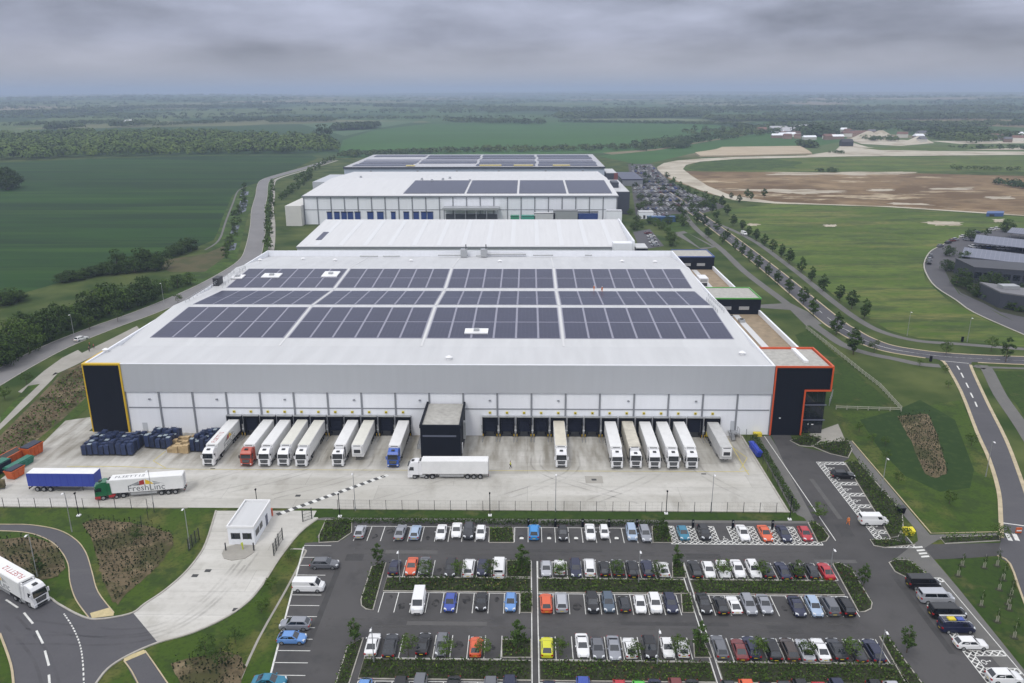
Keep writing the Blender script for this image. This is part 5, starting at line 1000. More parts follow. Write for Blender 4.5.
spec = [(0, 'white lorry with fan logo on its trailer, backed on the dock nearest the blue crates', dict(logo='red', style=1), -1.2), (2, 'lorry with red cab and white trailer backed on the loading dock', dict(body=redc), 0), (3, 'white lorry with dark grille, docked beside the red cab lorry', dict(grillem=blackg, style=1), 0), (4, 'white lorry with cream edged trailer, docked third along from the red cab', dict(style=0, roofm=mat('trailer_cream', (.68, .67, .60), .45, var=.08, scale=.5)), 0.4),
        (5, 'white lorry with pale yellowed trailer roof, last of the four tight together', dict(style=1, roofm=mat('trailer_cream', (.68, .67, .60), .45, var=.08, scale=.5), grillem=blackg), .4), (7, 'white lorry beside the cabless trailer on the west docks', dict(style=2, grillem=blackg), 0), (10, 'lorry with blue cab and white trailer docked beside the navy plant room', dict(body=bluec, style=1), .2),
        (15, 'lone white lorry with cream roof docked amid empty doors', dict(style=1, grillem=blackg, roofm=mat('trailer_cream2', (.62, .58, .48), .45, var=.12, scale=.5)), 0), (18, 'white lorry docked just beside the lorry with a grimy trailer roof', dict(style=0), -.2), (19, 'white lorry with grimy beige trailer roof on the east docks', dict(style=2, side=trailer_cream, roofm=trailer_cream, grillem=blackg), 0), (20, 'white lorry docked on the far side of the grimy beige trailer', dict(style=0, grillem=blackg), 0), (21, 'white lorry docked in the middle of the last three together', dict(style=1), 0), (22, 'white lorry with roof spoiler next to the one open dock door', dict(style=0), 0)]
for k, lab, kw, dx in spec:
    x = DX[k]; lorry(lab, x+dx*.2+.15, YF-random.uniform(0, .4), dn, **kw)
def lone_trailer(lab, x, y, ang, side, roofm, **kw):
    root = empty('trailer', (x, y, yz(x, y)+.005), ang); tag(root, lab, 'trailer', 'trailers without a cab'); trailer(root, 0, side, roofm, **kw); return root
lone_trailer('white refrigerated trailer without cab on the west docks', DX[8], 155.9, dn, trailer_white, mat('trailer_cream', (.68, .67, .60), .45, var=.08, scale=.5))
lone_trailer('dull grey trailer without cab on the last east dock', DX[24], 155.7, dn, mat('trailer_grey', (.5, .5, .49), .5, var=.12, scale=.6), mat('trailer_grey', (.5, .5, .49), .5, var=.12, scale=.6))
lone_trailer('blue curtain sided trailer with white roof parked alone on the yard', *G(100, 489, 0.1), 0.0, curtain_blue, trailer_white, reefer=False, curtains=mat('curtain_dark', (.018, .03, .3), .6))
x, y = G(408.5, 477.5); lorry('all white lorry standing side on before the navy plant room', x, y+.4, math.pi+.012, style=1)
x, y = G(94, 502); lorry('lorry with dark green and red cab turning with a fan logo trailer', x, y+1.2, math.pi+.30, body=greenc, second=redb, style=0, logo='dark', bend=-.12)
x, y = G(37, 609); lorry('white lorry with red roof lettering driving on the curving estate road', x+.6, y+.6, R(-27), style=1, logo='red', bend=R(-4), grillem=blackg, grp=None)
# ------------------------------------------------------------------ goods standing on the yard
navyp = mat('cage_navy', (.022, .035, .085), .55, var=.3, scale=1.2, objvar=.35); palepatch = mat('wrap_pale', (.28, .33, .36), .5)
def make_cage():
    r = empty('roll_cage'); m = MB(); m.box(-.5, .5, -.42, .42, .22, 1.75, navyp); m.build('load', r, bevel=.03)
    m = MB()
    for x in (-.52, .52):
        for y in (-.44, .44): m.tube((x, y, .1), (x, y, 1.9), .025, .025, darkmetal, 5)
    m.box(-.55, .55, -.46, .46, .14, .21, darkmetal)
    for z in (.8, 1.4):
        for y in (-.445, .445): m.tube((-.52, y, z), (.52, y, z), .02, .02, navyp, 5)
    m.build('frame', r)
    m = MB(); m.box(-.44, .40, -.36, .34, 1.751, 1.80, navyp); m.build('cover', r); return r
cage0 = make_cage(); first = [True]
def cages(x0, x1, y0, y1, nx_, ny_, lab, grp, zs=1.0, skew=0.0):
    random.seed(int(abs(x0)*10))
    for j in range(ny_):
        for i in range(nx_):
            if random.random() < .06: continue
            o = cage0 if first[0] else copy_tree(cage0); first[0] = False
            o.location = (x0+(x1-x0)*(i+.5)/nx_+random.uniform(-.08, .08)+skew*j, y0+(y1-y0)*(j+.5)/ny_+random.uniform(-.1, .1), .075); o.location.z = yz(o.location.x, o.location.y)+.005; o.rotation_euler.z = random.uniform(-.06, .06)
            o.scale = ((x1-x0)/nx_/1.22, (y1-y0)/ny_/1.05, zs*random.uniform(.85, 1.25)); tag(o, lab, 'roll cage', grp)
            if random.random() < .18:
                for ch in o.children:
                    if ch.name.startswith('cover'): ch.material_slots[0].link = 'OBJECT'; ch.material_slots[0].material = palepatch
cages(-97.6, -86.2, 156.6, 164.4, 9, 6, 'navy covered roll cage in the large block before the yellow framed corner', 'navy cages before the yellow framed corner', 1.35)
cages(-85.6, -79.4, 160.6, 167.4, 5, 5, 'navy covered roll cage in the block beside the pale wooden pallets', 'navy cages west of the pallets', 1.4, -.05)
cages(-75.0, -70.6, 160.0, 167.6, 4, 6, 'navy covered roll cage between the wooden pallets and the first docked lorry', 'navy cages east of the pallets', 1.45)
pal = mat('pallet_wood', (.42, .31, .17), .85, var=.3, scale=1.5, objvar=.2)
m = MB()
for k in range(11):
    z = .02+k*.145; m.box(-.6, .6, -.5, .5, z+.1, z+.135, pal)
    for y in (-.45, 0, .45): m.box(-.6, .6, y-.05, y+.05, z, z+.1, pal)
pl0 = m.build('pallet'); k = 0
for j in range(5):
    for i in range(4):
        if random.random() < .15: continue
        o = pl0 if k == 0 else pl0.copy()
        if k: COL.objects.link(o)
        k += 1; o.location = (-79.2+i*1.15+random.uniform(-.1, .1)-.05*j, 159.8+j*1.35+random.uniform(-.15, .15), .075); o.location.z = yz(o.location.x, o.location.y)+.005; o.rotation_euler.z = random.uniform(-.15, .15); o.scale = (1, 1, random.uniform(.5, 1.25)); tag(o, 'pile of pale wooden pallets between two blocks of navy cages', 'pallet', 'pallet piles by the dock wall')
def cart(lab, x, y, m_, a=0):
    r = empty('trolley', (x, y, yz(x, y)+.005), a); tag(r, lab, 'trolley'); m = MB(); m.box(-.7, .7, -.5, .5, .3, 1.9, m_); m.build('load', r, bevel=.06); m = MB()
    for sx in (-.5, .5):
        for sy in (-.4, .4): m.tube((sx, sy, 0), (sx, sy, .3), .06, .06, darkmetal, 6)
    m.build('frame', r)
cart('dark red loaded trolley squeezed between navy cages and the first docked lorry', -69.9, 165.6, mat('dark_red', (.16, .035, .03), .6)); cart('small maroon trolley behind the navy cages near the first docked lorry', -69.9, 167.4, mat('dark_red2', (.12, .03, .03), .6), .3)
def skip(lab, x, y, a, L, W, H, m_, top=None):
    r = empty('skip', (x, y, .075), a); tag(r, lab, 'skip', None)
    b = MB(); w, l = W/2, L/2
    b.hexa([(-l+.4, -w+.1, .1), (l-.4, -w+.1, .1), (l-.4, w-.1, .1), (-l+.4, w-.1, .1)], [(-l, -w, H), (l, -w, H), (l, w, H), (-l, w, H)], m_)
    for t in np.linspace(-l+.6, l-.6, max(3, int(L))): b.box(t-.05, t+.05, -w-.03, w+.03, .4, H-.01, m_)
    b.build('body', r)
    b = MB(); b.box(-l+.15, l-.15, -w+.15, w-.15, H+.005, H+(.25 if top else .05), top or mat('skip_inside', (.05, .045, .04), .9)); b.build('lid' if top else 'contents', r)
    b = MB(); b.box(-l-.08, l+.08, -w-.08, -w+.12, H-.1, H+.06, m_); b.box(-l-.08, l+.08, w-.12, w+.08, H-.1, H+.06, m_); b.build('rim', r)
skor = mat('skip_orange', (.52, .10, .02), .5, var=.2, scale=.8); skgr = mat('skip_green', (.03, .16, .11), .5, var=.2, scale=.8); sknv = mat('skip_navy', (.018, .024, .045), .5)
sa = math.atan2(G(38, 448)[1]-G(5, 466)[1], G(38, 448)[0]-G(5, 466)[0])
for px, py, L, W, H, m_, tp, lab in ((33, 455, 4.2, 2.4, 2.3, skor, sknv, 'orange skip with dark lid, nearest the yellow framed warehouse corner'), (13, 461, 5.5, 2.4, 1.9, skor, None, 'long low orange skip in the middle of the skip line by the soil bank'), (20, 468, 6.5, 1.8, 1.3, skgr, skgr, 'long green lidded skip in front of the orange ones'), (16, 477, 3.4, 2.0, 1.9, skor, sknv, 'short orange skip with dark covers at the near end of the line'), (0, 472, 4.5, 2.3, 2.0, sknv, skgr, 'dark skip with green lid cut by the picture edge')):
    x, y = G(px, py); skip(lab, x, y, sa, L, W, H, m_, tp)
x, y = G(2, 489); cart('brown trolley load at the edge of the yard near the skips', x, y, soil, .4)
x, y = G(755, 453); skip('long blue covered container parked beside the yard kerb', x, y, R(94), 5.6, 1.05, 1.4, mat('tarp_blue', (.03, .06, .40), .5), mat('tarp_blue', (.03, .06, .40), .5))
for px, py, lab in ((395, 0, 0),): pass
x, y = G(908, 534.5); r = tag(empty('grit_bin', (x, y, .07)), 'bright yellow grit bin beside the footway near the crossing', 'grit bin'); b = MB(); b.hexa([(-.75, -.55, 0), (.75, -.55, 0), (.75, .55, 0), (-.75, .55, 0)], [(-.9, -.65, .9), (.9, -.65, .9), (.9, .65, .9), (-.9, .65, .9)], mat('grit_yellow', (.68, .58, .02), .5)); b.build('body', r); b = MB(); b.hexa([(-.95, -.7, .91), (.95, -.7, .91), (.95, .7, .91), (-.95, .7, .91)], [(-.9, -.3, 1.15), (.9, -.3, 1.15), (.9, .6, 1.2), (-.9, .6, 1.2)], mat('grit_yellow', (.68, .58, .02), .5)); b.build('lid', r)
x, y = G(900.5, 513); r = tag(empty('wheeled_bin', (x, y, .07)), 'black wheeled bin in the hedge beside the white van with the open door', 'bin'); b = MB(); b.hexa([(-.5, -.5, .1), (.5, -.5, .1), (.5, .5, .1), (-.5, .5, .1)], [(-.65, -.6, 1.2), (.65, -.6, 1.2), (.65, .6, 1.2), (-.65, .6, 1.2)], dockblack); b.build('body', r); b = MB(); b.box(-.7, .7, -.65, .65, 1.21, 1.32, darkmetal); b.build('lid', r)
# ------------------------------------------------------------------ fences
wire = mat('fence_wire', (.03, .035, .033), .6)
def fence(path, lab, h=2.2, step=3.05, m_=wire, wires=(.1, .75, 1.4, 2.1), vert=1.0, pr=.04, name='fence', wr=.006, z=0.05):
    r = empty(name, (path[0][0], path[0][1], z)); tag(r, lab, 'fence'); ox, oy = path[0]; pan = MB()
    for (ax, ay), (cx, cy) in zip(path, path[1:]):
        d = math.hypot(cx-ax, cy-ay); n = max(1, round(d/step))
        for i in range(n+1):
            if i == 0 and (ax, ay) != path[0]: continue
            t = i/n; x, y = ax+(cx-ax)*t-ox, ay+(cy-ay)*t-oy; m = MB(); m.box(x-pr, x+pr, y-pr, y+pr, 0, h, m_); m.build('post', r)
        for zz in wires: pan.tube((ax-ox, ay-oy, zz), (cx-ox, cy-oy, zz), wr, wr, m_, 4, cap=False)
        if vert:
            for i in range(int(d/vert)): t = (i+.5)*vert/d; x, y = ax+(cx-ax)*t-ox, ay+(cy-ay)*t-oy; pan.tube((x, y, .06), (x, y, h-.08), wr*.7, wr*.7, m_, 3, cap=False)
    pan.build('wire_panel', r)
fence([(-128, 133.9), (-72.5, 133.9), (-70.6, 132.6), (-70.6, 127.5)], 'dark wire mesh fence between the yard and the grass verge west of the gatehouse')
fence([(-36, 134.0), (49.8, 134.0)], 'dark wire mesh fence along the yard above the staff car park')
fence([(50.2, 134.6), (49.9, 168.0)], 'dark wire mesh fence up the east side of the yard', step=3.4)
fence(GG([(274, 556), (279, 546), (283, 540)]), 'tall dark gate leaf folded open along the exit road', h=2.4, step=1.6, vert=.25, wr=.03, pr=.07, name='gate')
fence(GG([(189, 551), (196, 543), (199.5, 540)]), 'tall dark gate leaf open on the west side of the exit road', h=2.4, step=1.6, vert=.25, wr=.03, pr=.07, name='gate')
fence(GG([(303, 522), (312, 519)]), 'short dark gate leaf at the yard end of the exit road', h=2.3, step=1.5, vert=.25, wr=.03, pr=.07, name='gate')
palefence = mat('pale_fence', (.33, .33, .26), .8)
fence(GG([(806, 329), (835, 352), (862, 374), (880, 388), (901, 411)]), 'pale post and rail fence along the slope by the orange framed office', h=1.3, step=2.4, m_=palefence, wires=(.35, .75, 1.15), vert=0, pr=.09, wr=.07)
fence(GG([(836, 409.5), (868, 410.5), (901, 411.5)]), 'pale low fence crossing the lawn behind the soil plot', h=1.0, step=2.4, m_=palefence, wires=(.5, .9), vert=0, pr=.1, wr=.09)
fence(GG([(829, 406), (832, 397)]), 'short pale fence beside the office entrance', h=2.0, step=1.6, m_=galv, wires=(.5, 1.0, 1.8), vert=.3, pr=.07, wr=.04)
# ------------------------------------------------------------------ lamp posts
def lamp_mesh(h, arms=1):
    r = empty('lamp_post'); m = MB(); m.tube((0, 0, 0), (0, 0, .9), .11, .10, galv, 8); m.tube((0, 0, .9), (0, 0, h), .075, .05, galv, 8); m.build('pole', r)
    m = MB(); m.tube((0, 0, h-.05), (0, -.5, h+.05), .05, .045, galv, 6); m.build('arm', r)
    m = MB(); m.hexa([(-.15, -1.0, h), (.15, -1.0, h), (.15, -.45, h), (-.15, -.45, h)], [(-.1, -.96, h+.1), (.1, -.96, h+.1), (.1, -.48, h+.12), (-.1, -.48, h+.12)], white_paint); m.build('lamp_head', r); return r
lp = {6: lamp_mesh(6), 8: lamp_mesh(8)}; lu = set()
LAMPS = [(400, 583, 6, 'by the second car row, nearest the verge'), (374, 664, 6, 'by the fourth car row, nearest the verge'), (638.5, 583, 6, 'by the second car row, in the middle of the car park'), (657, 666, 6, 'by the fourth car row, in the middle of the car park'), (829, 581, 6, 'at the end of the second car row by the access road'), (879, 667, 6, 'at the end of the fourth car row by the access road'),
         (355.5, 511, 8, 'at the yard fence beside the chequered line'), (555.5, 512, 8, 'at the yard fence below the lone docked lorry'), (711, 512.5, 8, 'at the yard fence towards the east end'), (37.5, 577, 8, 'behind the lorry on the estate road'), (72, 532, 8, 'beside the curving footway'), (190, 549, 8, 'west of the gatehouse by the open gate'), (154, 508, 8, 'at the yard fence below the fan logo trailer'),
         (881, 495, 8, 'by the footway near the disabled bays'), (985.6, 477, 8, 'on the verge of the main road'), (907, 336, 8, 'beside the avenue footway before the bend'), (967, 342.5, 8, 'beside the avenue footway near the junction'), (74.6, 338.6, 8, 'beside the lane by the dark hedge trees'), (164, 304, 8, 'beside the lane where it nears the warehouse'), (868, 402, 6, 'small, on the lawn of the office')]
for i, (px, py, h_, w_) in enumerate(LAMPS):
    if i == 19: continue
    o = copy_tree(lp[h_]) if h_ in lu else lp[h_]; lu.add(h_); x, y = G(px, py); o.location = (x, y, .05); tag(o, 'grey lamp post '+w_, 'lamp post', 'lamp posts of the estate')
m = MB(); m.box(-.45, .45, -.45, .45, 0, .25, white_paint); m.tube((0, 0, .25), (0, 0, 5.4), .14, .11, dockblack, 8); m.box(-.3, .3, -.2, .2, 5.1, 5.6, dockblack); mast0 = None
for i, (px, py, w_) in enumerate(((490, 516, 'below the lone docked lorry'), (340, 517, 'by the chequered line'), (666, 514, 'below the east docked lorries'), (79, 516, 'below the blue curtain trailer'), (789.5, 520, 'at the east end of the fence'), (258, 512, 'behind the gatehouse'))):
    x, y = G(px, py); r = empty('camera_mast', (x, y, .05)); tag(r, 'black mast on white foot at the yard fence '+w_, 'mast', 'camera masts of the yard')
    b = MB(); b.box(-.32, .32, -.32, .32, 0, .22, white_paint); b.build('foot', r); b = MB(); b.tube((0, 0, .25), (0, 0, 4.6), .085, .065, dockblack, 8); b.build('pole', r); b = MB(); b.box(-.13, .13, -.2, .16, 4.61, 4.85, dockblack); b.build('camera_housing', r)
cpm = None
for i, px in enumerate((528.5, 555, 582, 608, 635.6, 690.7, 730, 769)):
    x = G(px, 523)[0]; b = MB(); b.box(-.2, .2, -.13, .13, 0, 1.7, dockblack); r = empty('charging_post', (x, 128.45, .05)); tag(r, f'black charging post, {ordw(i+1)} along the head of the front parking row', 'charging post', 'charging posts'); b.build('body', r, bevel=.03); b = MB(); b.box(-.12, .12, -.15, -.131, 1.2, 1.5, galv); b.build('screen', r)
# traffic signs by the junction
for px, py, lab in ((930.5, 361.5, 'small black signpost on the verge before the junction'), (962, 341.8, 'low dark cabinet on the verge across from the junction')):
    x, y = G(px, py); b = MB(); b.box(-.35, .35, -.2, .2, 0, 1.6, dockblack); o = b.build('roadside_cabinet', loc=(x, y, .05), bevel=.04); tag(o, lab, 'roadside cabinet')
for px, py, lab in ((1018, 528, 'orange and white warning board at the edge of the main road'),):
    x, y = G(px, py+6); b = MB(); b.box(-.5, .5, -.1, .1, .2, 1.2, skor); b.box(-.45, .45, -.12, -.101, .55, .8, white_paint); b.tube((-.4, 0, 0), (-.4, 0, .2), .05, .05, darkmetal, 5); b.tube((.4, 0, 0), (.4, 0, .2), .05, .05, darkmetal, 5); tag(b.build('warning_board', loc=(x, y, .06)), lab, 'warning board')
# ------------------------------------------------------------------ people
skin = mat('skin', (.42, .24, .17), .6); hairm = mat('hair', (.03, .02, .015), .7)
def skinned(name, pts, edges, radii, m_, parent):
    me = bpy.data.meshes.new(name); me.from_pydata(pts, edges, []); me.update(); o = bpy.data.objects.new(name, me); COL.objects.link(o); me.materials.append(m_)
    md = o.modifiers.new('skin', 'SKIN'); md.use_smooth_shade = True
    for v_, r_ in zip(me.skin_vertices[0].data if me.skin_vertices else [], radii): v_.radius = r_
    if not me.skin_vertices:
        pass
    o.modifiers.new('sub', 'SUBSURF').render_levels = 1; o.parent = parent; return o
def person(x, y, ang, top, legs, lab, helmet=None, z=.075, stride=.25, bend=0.0):
    r = empty('person', (x, y, z), ang); tag(r, lab, 'person')
    st = stride
    P = [(0, 0, .93), (0, 0, 1.18), (0, 0, 1.42), (0, 0, 1.53), (0, .0, 1.66), (.0, .0, 1.76), (.01, .19, 1.40), (.03, .25, 1.12), (.10, .24, .88), (.13, .23, .78), (.01, -.19, 1.40), (-.03, -.25, 1.12), (.02, -.26, .87), (.04, -.26, .77), (0, .10, .86), (st*.6, .11, .48), (st, .11, .08), (st+.16, .12, .04), (0, -.10, .86), (-st*.3, -.11, .47), (-st, -.11, .10), (-st+.14, -.12, .04)]
    E_ = [(0, 1), (1, 2), (2, 3), (3, 4), (4, 5), (2, 6), (6, 7), (7, 8), (8, 9), (2, 10), (10, 11), (11, 12), (12, 13), (0, 14), (14, 15), (15, 16), (16, 17), (0, 18), (18, 19), (19, 20), (20, 21)]
    def bmesh_skin(name, ids, m_, rad):
        idx = {k: i for i, k in enumerate(ids)}; bm = bmesh.new(); lay = bm.verts.layers.skin.verify(); vs = []
        for k in ids:
            v_ = bm.verts.new(P[k]); v_[lay].radius = rad[k]; v_[lay].use_root = (k == ids[0]); vs.append(v_)
        for a, c in E_:
            if a in idx and c in idx: bm.edges.new((vs[idx[a]], vs[idx[c]]))
        me = bpy.data.meshes.new(name); bm.to_mesh(me); bm.free(); o = bpy.data.objects.new(name, me); COL.objects.link(o); me.materials.append(m_); o.modifiers.new('skin', 'SKIN').use_smooth_shade = True; s_ = o.modifiers.new('sub', 'SUBSURF'); s_.levels = s_.render_levels = 1; o.parent = r; return o
    base = {0: (.15, .12), 1: (.14, .11), 2: (.16, .11), 3: (.06, .06), 4: (.095, .085), 5: (.07, .065), 6: (.065, .065), 7: (.05, .05), 8: (.038, .038), 9: (.04, .025), 10: (.065, .065), 11: (.05, .05), 12: (.038, .038), 13: (.04, .025), 14: (.095, .095), 15: (.062, .062), 16: (.045, .045), 17: (.045, .035), 18: (.095, .095), 19: (.062, .062), 20: (.045, .045), 21: (.045, .035)}
    bmesh_skin('body', list(range(22)), skin, base)
    bigger = {k: (a*1.22, b*1.25) for k, (a, b) in base.items()}
    bmesh_skin('jacket', [0, 1, 2, 6, 7, 8, 10, 11, 12], top, bigger); bmesh_skin('trousers', [0, 14, 15, 16, 18, 19, 20], legs, bigger)
    m = MB(); m.tube((0, 0, 1.70), (0, 0, 1.80), .115, .06, helmet or hairm, 10); m.build('helmet' if helmet else 'hair', r)
hiy = mat('hi_vis_yellow', (.55, .62, .04), .6); hio = mat('hi_vis_orange', (.75, .20, .03), .6); dk = mat('dark_cloth', (.02, .022, .03), .8)
x, y = G(510.5, 468, -.5); person(x, y, 0.3, hiy, dk, 'person in yellow high visibility jacket walking across the yard', z=yz(x, y)+.005)
x, y = G(847.7, 525); person(x, y, -1.2, hio, hio, 'person in orange high visibility clothing walking on the car park access road')
for px, py, a, lab in ((594, 289.5, 0.6, 'worker in orange kneeling low at the panels, beside a taller standing one'), (602, 291, 2.4, 'worker in orange standing upright among the roof panels')):
    x, y = G(px, py, 16.9); person(x, y, a, hio, hio, lab.replace('kneeling low at the panels, beside a taller standing one', 'on the roof panels, on the side towards the roof middle'), helmet=white_paint, z=rz(y)+.17)
for px, py, a, m_, lab in ((97, 347, .4, mat('coat_red', (.35, .04, .03), .7), 'person in red coat standing on the footway behind the yellow framed corner'), (92.5, 350, 2, dk, 'person in dark clothes standing on the footway behind the yellow framed corner'), (93, 483 if 0 else 345.5, 1, mat('coat_rust', (.3, .10, .04), .7), 'person in rust coat a little apart on the footway by the warehouse corner')):
    x, y = G(px-3, py+2); person(x, y, a, m_, dk, lab)
# ------------------------------------------------------------------ trees
def crown_mesh(name, shape, n, leaf, m, clumps=26, seed=0):
    """unit-height tree crown: leaf sprays gathered in clumps through the crown's volume"""
    global rng; keep = rng; rng = np.random.default_rng(seed)
    C = []
    t = np.sort(rng.random(clumps))
    for k in range(clumps):
        zz = t[k]; r = shape(zz); a = rng.random()*6.283; q = math.sqrt(rng.random())*r*.92
        C.append((q*math.cos(a), q*math.sin(a), zz, max(.05, r*.42)))
    C = np.array(C); w = C[:, 3]**2; idx = rng.choice(clumps, n, p=w/w.sum()); off = rng.normal(size=(n, 3)); off /= np.linalg.norm(off, axis=1)[:, None]; off *= (rng.random((n, 1))**.5)
    pts = C[idx, :3]+off*C[idx, 3:4]*np.array([1, 1, .85]); nd = off+.6*np.column_stack([C[idx, 0], C[idx, 1], C[idx, 2]-.45]); nd /= np.linalg.norm(nd, axis=1)[:, None]; q = leaf_quads(pts, leaf, out=nd, k=.5); rng = keep
    return quads_mesh(name, q, m)
def trunk_mesh(name, h0, h1, r, limbs, spread, seed):
    rd = random.Random(seed); b = MB(); b.tube((0, 0, 0), (0, 0, h1*.55), r, r*.7, bark, 7, cap=False); b.tube((0, 0, h1*.55), (.01, 0, h1*.9), r*.7, r*.2, bark, 6, cap=False)
    for i in range(limbs):
        a = rd.random()*6.28; z0 = h0+(h1*.7-h0)*rd.random(); l = spread*(.5+.5*rd.random()); b.tube((0, 0, z0), (l*math.cos(a), l*math.sin(a), z0+l*.8), r*.4, r*.12, bark, 5, cap=False)
    return b.mesh(name)
cone = lambda z: .04+.27*(1-abs(2*((z-.05)*1.05)**.65-1)**1.6) if z > .05 else .1
cone2 = lambda z: max(.03, .25*(math.sin(math.pi*min(1, z*.93+.08))**.75))
broad = lambda z: .06+.46*math.sin(math.pi*min(1, max(0, z*.88+.08)))**.6
round_ = lambda z: .05+.40*math.sin(math.pi*min(1, max(0, z*.9+.06)))**.7
TREES = {}
def proto(key, shape, n, leaf, m, clumps, z0, h, trunk_r, var=3):
    L = []
    for s_ in range(var):
        cm = crown_mesh('crown', shape, n, leaf, m, clumps, seed=hash(key) % 1000 if False else sum(map(ord, key))*7+s_); tm = trunk_mesh('trunk', .18, 1.0, trunk_r, 5, .2, s_)
        L.append((cm, tm, z0))
    TREES[key] = L
proto('avenue', cone2, 1300, .06, leaf_avenue, 48, .16, 1, .018)
proto('carpark', cone2, 900, .06, leaf_avenue, 34, .2, 1, .018)
proto('small', round_, 520, .075, leaf_mid, 24, .28, 1, .018)
proto('young', round_, 380, .075, leaf_dark, 20, .3, 1, .014)
proto('big', broad, 1500, .07, leaf_dark, 46, .05, 1, .03)
proto('bigm', broad, 1400, .07, leaf_mid, 46, .05, 1, .03)
proto('far', broad, 260, .15, leaf_dark, 20, .04, 1, .03)
proto('farl', round_, 240, .15, leaf_mid, 20, .06, 1, .02)
def tree(key, x, y, h_, label, group, w=1.0, z=0.05, name='tree', trunk=True):
    cm, tm, z0 = random.choice(TREES[key]); r = empty(name, (x, y, z), random.random()*6.28); tag(r, label, 'tree', group)
    c = bpy.data.objects.new('crown', cm); COL.objects.link(c); c.parent = r; c.location = (0, 0, z0*h_); c.scale = (h_*w, h_*w, h_*(1-z0))
    if trunk: t = bpy.data.objects.new('trunk', tm); COL.objects.link(t); t.parent = r; t.scale = (h_, h_, h_*.9)
    return r
# avenue
AVF = [(748.5, 237), (756, 241), (764, 246), (772.5, 252), (781, 257.5), (789, 264), (801, 272.5), (811, 281.5), (823, 291.5), (839.5, 301), (851.5, 309), (864, 319)]
for i, q in enumerate(AVF): tree('avenue', *G(*q), random.uniform(6.2, 7.4), f'conical avenue tree on the meadow side, {ordw(len(AVF)-i)} up from the bend', 'avenue trees on the meadow side', 1.2)
AVW = [(722.5, 244), (735, 250.5), (742, 256), (749.5, 262.5), (758, 270), (768, 277), (777.5, 285), (789, 294), (803, 305), (813, 316.5), (836, 335), (853, 354.5)]
for i, q in enumerate(AVW): tree('avenue', *G(*q), random.uniform(6.2, 7.2)+(1.6 if i == 11 else .6 if i == 10 else 0), f'conical avenue tree on the warehouse side, {ordw(len(AVW)-i)} up from the bend', 'avenue trees on the warehouse side', 1.1)
for px, py, h_ in ((731, 199, 5), (739, 203, 6), (747, 198, 7), (751, 200, 6), (764, 197.5, 7), (722, 207, 8), (712, 213, 8), (716, 220, 7), (704, 226, 7), (697, 224, 9), (727, 215, 7), (733, 226, 7), (717, 232, 7), (708, 238, 7), (727, 240, 6), (742, 230, 6)): tree('avenue', *G(px, py), h_, 'young conical tree where the avenue meets the far car park', 'trees at the head of the avenue', 1.3)
for px, py, h_, k, lab in ((874, 353, 4.2, 'small', 'small round tree between avenue and footway below the tall conical one'), (1005.5, 362, 7.5, 'carpark', 'tall slim tree beside the main road junction'), (991, 352, 5, 'small', 'sparse small tree by the footway near the junction'), (945.7, 355, 4.5, 'small', 'thin small tree by the lamp post on the avenue footway'), (919.5, 366, 2.2, 'small', 'low round bush tree by the black signpost'), (945, 373, 2.5, 'small', 'little tree on the verge just west of the junction mouth'), (948, 388, 2.3, 'small', 'little tree halfway down the verge of the main road'), (971, 446, 3, 'small', 'small tree on the verge above the main road lamp post'), (949, 504, 3, 'small', 'lone small dark tree on the lawn below the soil plot')): tree(k, *G(px, py), h_, lab, None)
for px, py in ((859, 432), (872, 443), (886, 460), (898, 483), (885, 446)): tree('small', *G(px, py), 2.4, 'small dark tree on the lawn slope by the soil plot', 'small trees on the office lawn')
# car park trees
for px, py, h_, k, lab in ((378, 566, 4.2, 'carpark', 'slim tree in the island at the west end of the second car row'), (355, 644, 4.4, 'carpark', 'slim tree in the island at the west end of the fourth car row'), (521.5, 573, 5.2, 'carpark', 'tall slim tree at the second row walkway bed'), (517.5, 652, 5.2, 'carpark', 'tall slim tree at the fourth row walkway bed'), (676, 569, 4.6, 'carpark', 'slim tree at the east walkway, second row'), (699, 653, 5.2, 'carpark', 'loose tree at the east walkway, fourth row'), (863.5, 587, 4.2, 'carpark', 'leaning thin tree in the island at the east end of the second row'), (906.5, 653, 4.6, 'carpark', 'tree in the island at the east end of the fourth row'), (662.5, 541, 4.6, 'carpark', 'slim tree in the planted bed of the front row'), (818, 519, 3.2, 'small', 'small tree at the corner of the access road and the yard'), (903, 544, 3.2, 'small', 'small tree beside the yellow grit bin'), (1000, 541, 3.2, 'small', 'small tree at the corner with the main road'),
                          (206, 655, 3.0, 'young', 'small dark tree in the lower soil plot, on the exit road side'), (236, 645, 3.0, 'young', 'small dark tree in the lower soil plot, on the car park side'), (222, 667, 3.4, 'young', 'dark bushy tree in the middle of the lower soil plot'), (137, 545, 3.2, 'young', 'reddish dark bush in the soil plot by the curving footway'), (40, 575, 4.0, 'carpark', 'slim green tree in the plot behind the estate road lorry'), (291, 561, 2.2, 'small', 'small round tree by the verge path near the gate'), (272, 591, 2.2, 'small', 'small round tree halfway down the verge path'), (262, 613, 2.4, 'small', 'small round tree with a bare soil ring on the verge'), (27, 385, 3.6, 'small', 'round dark tree on the verge by the lane'), (5, 400, 3.6, 'small', 'round dark tree on the verge at the edge of the picture'), (90, 330, 4.5, 'small', 'small dark tree beside the white car on the lane'), (118, 322, 4.5, 'small', 'small dark tree by the pale footway beside the lane'), (178, 303, 3.5, 'small', 'small round bush tree where the lane nears the warehouse')):
    tree(k, *G(px, py), h_, lab, None, w=1.15 if k != 'carpark' else .92, z=.1)
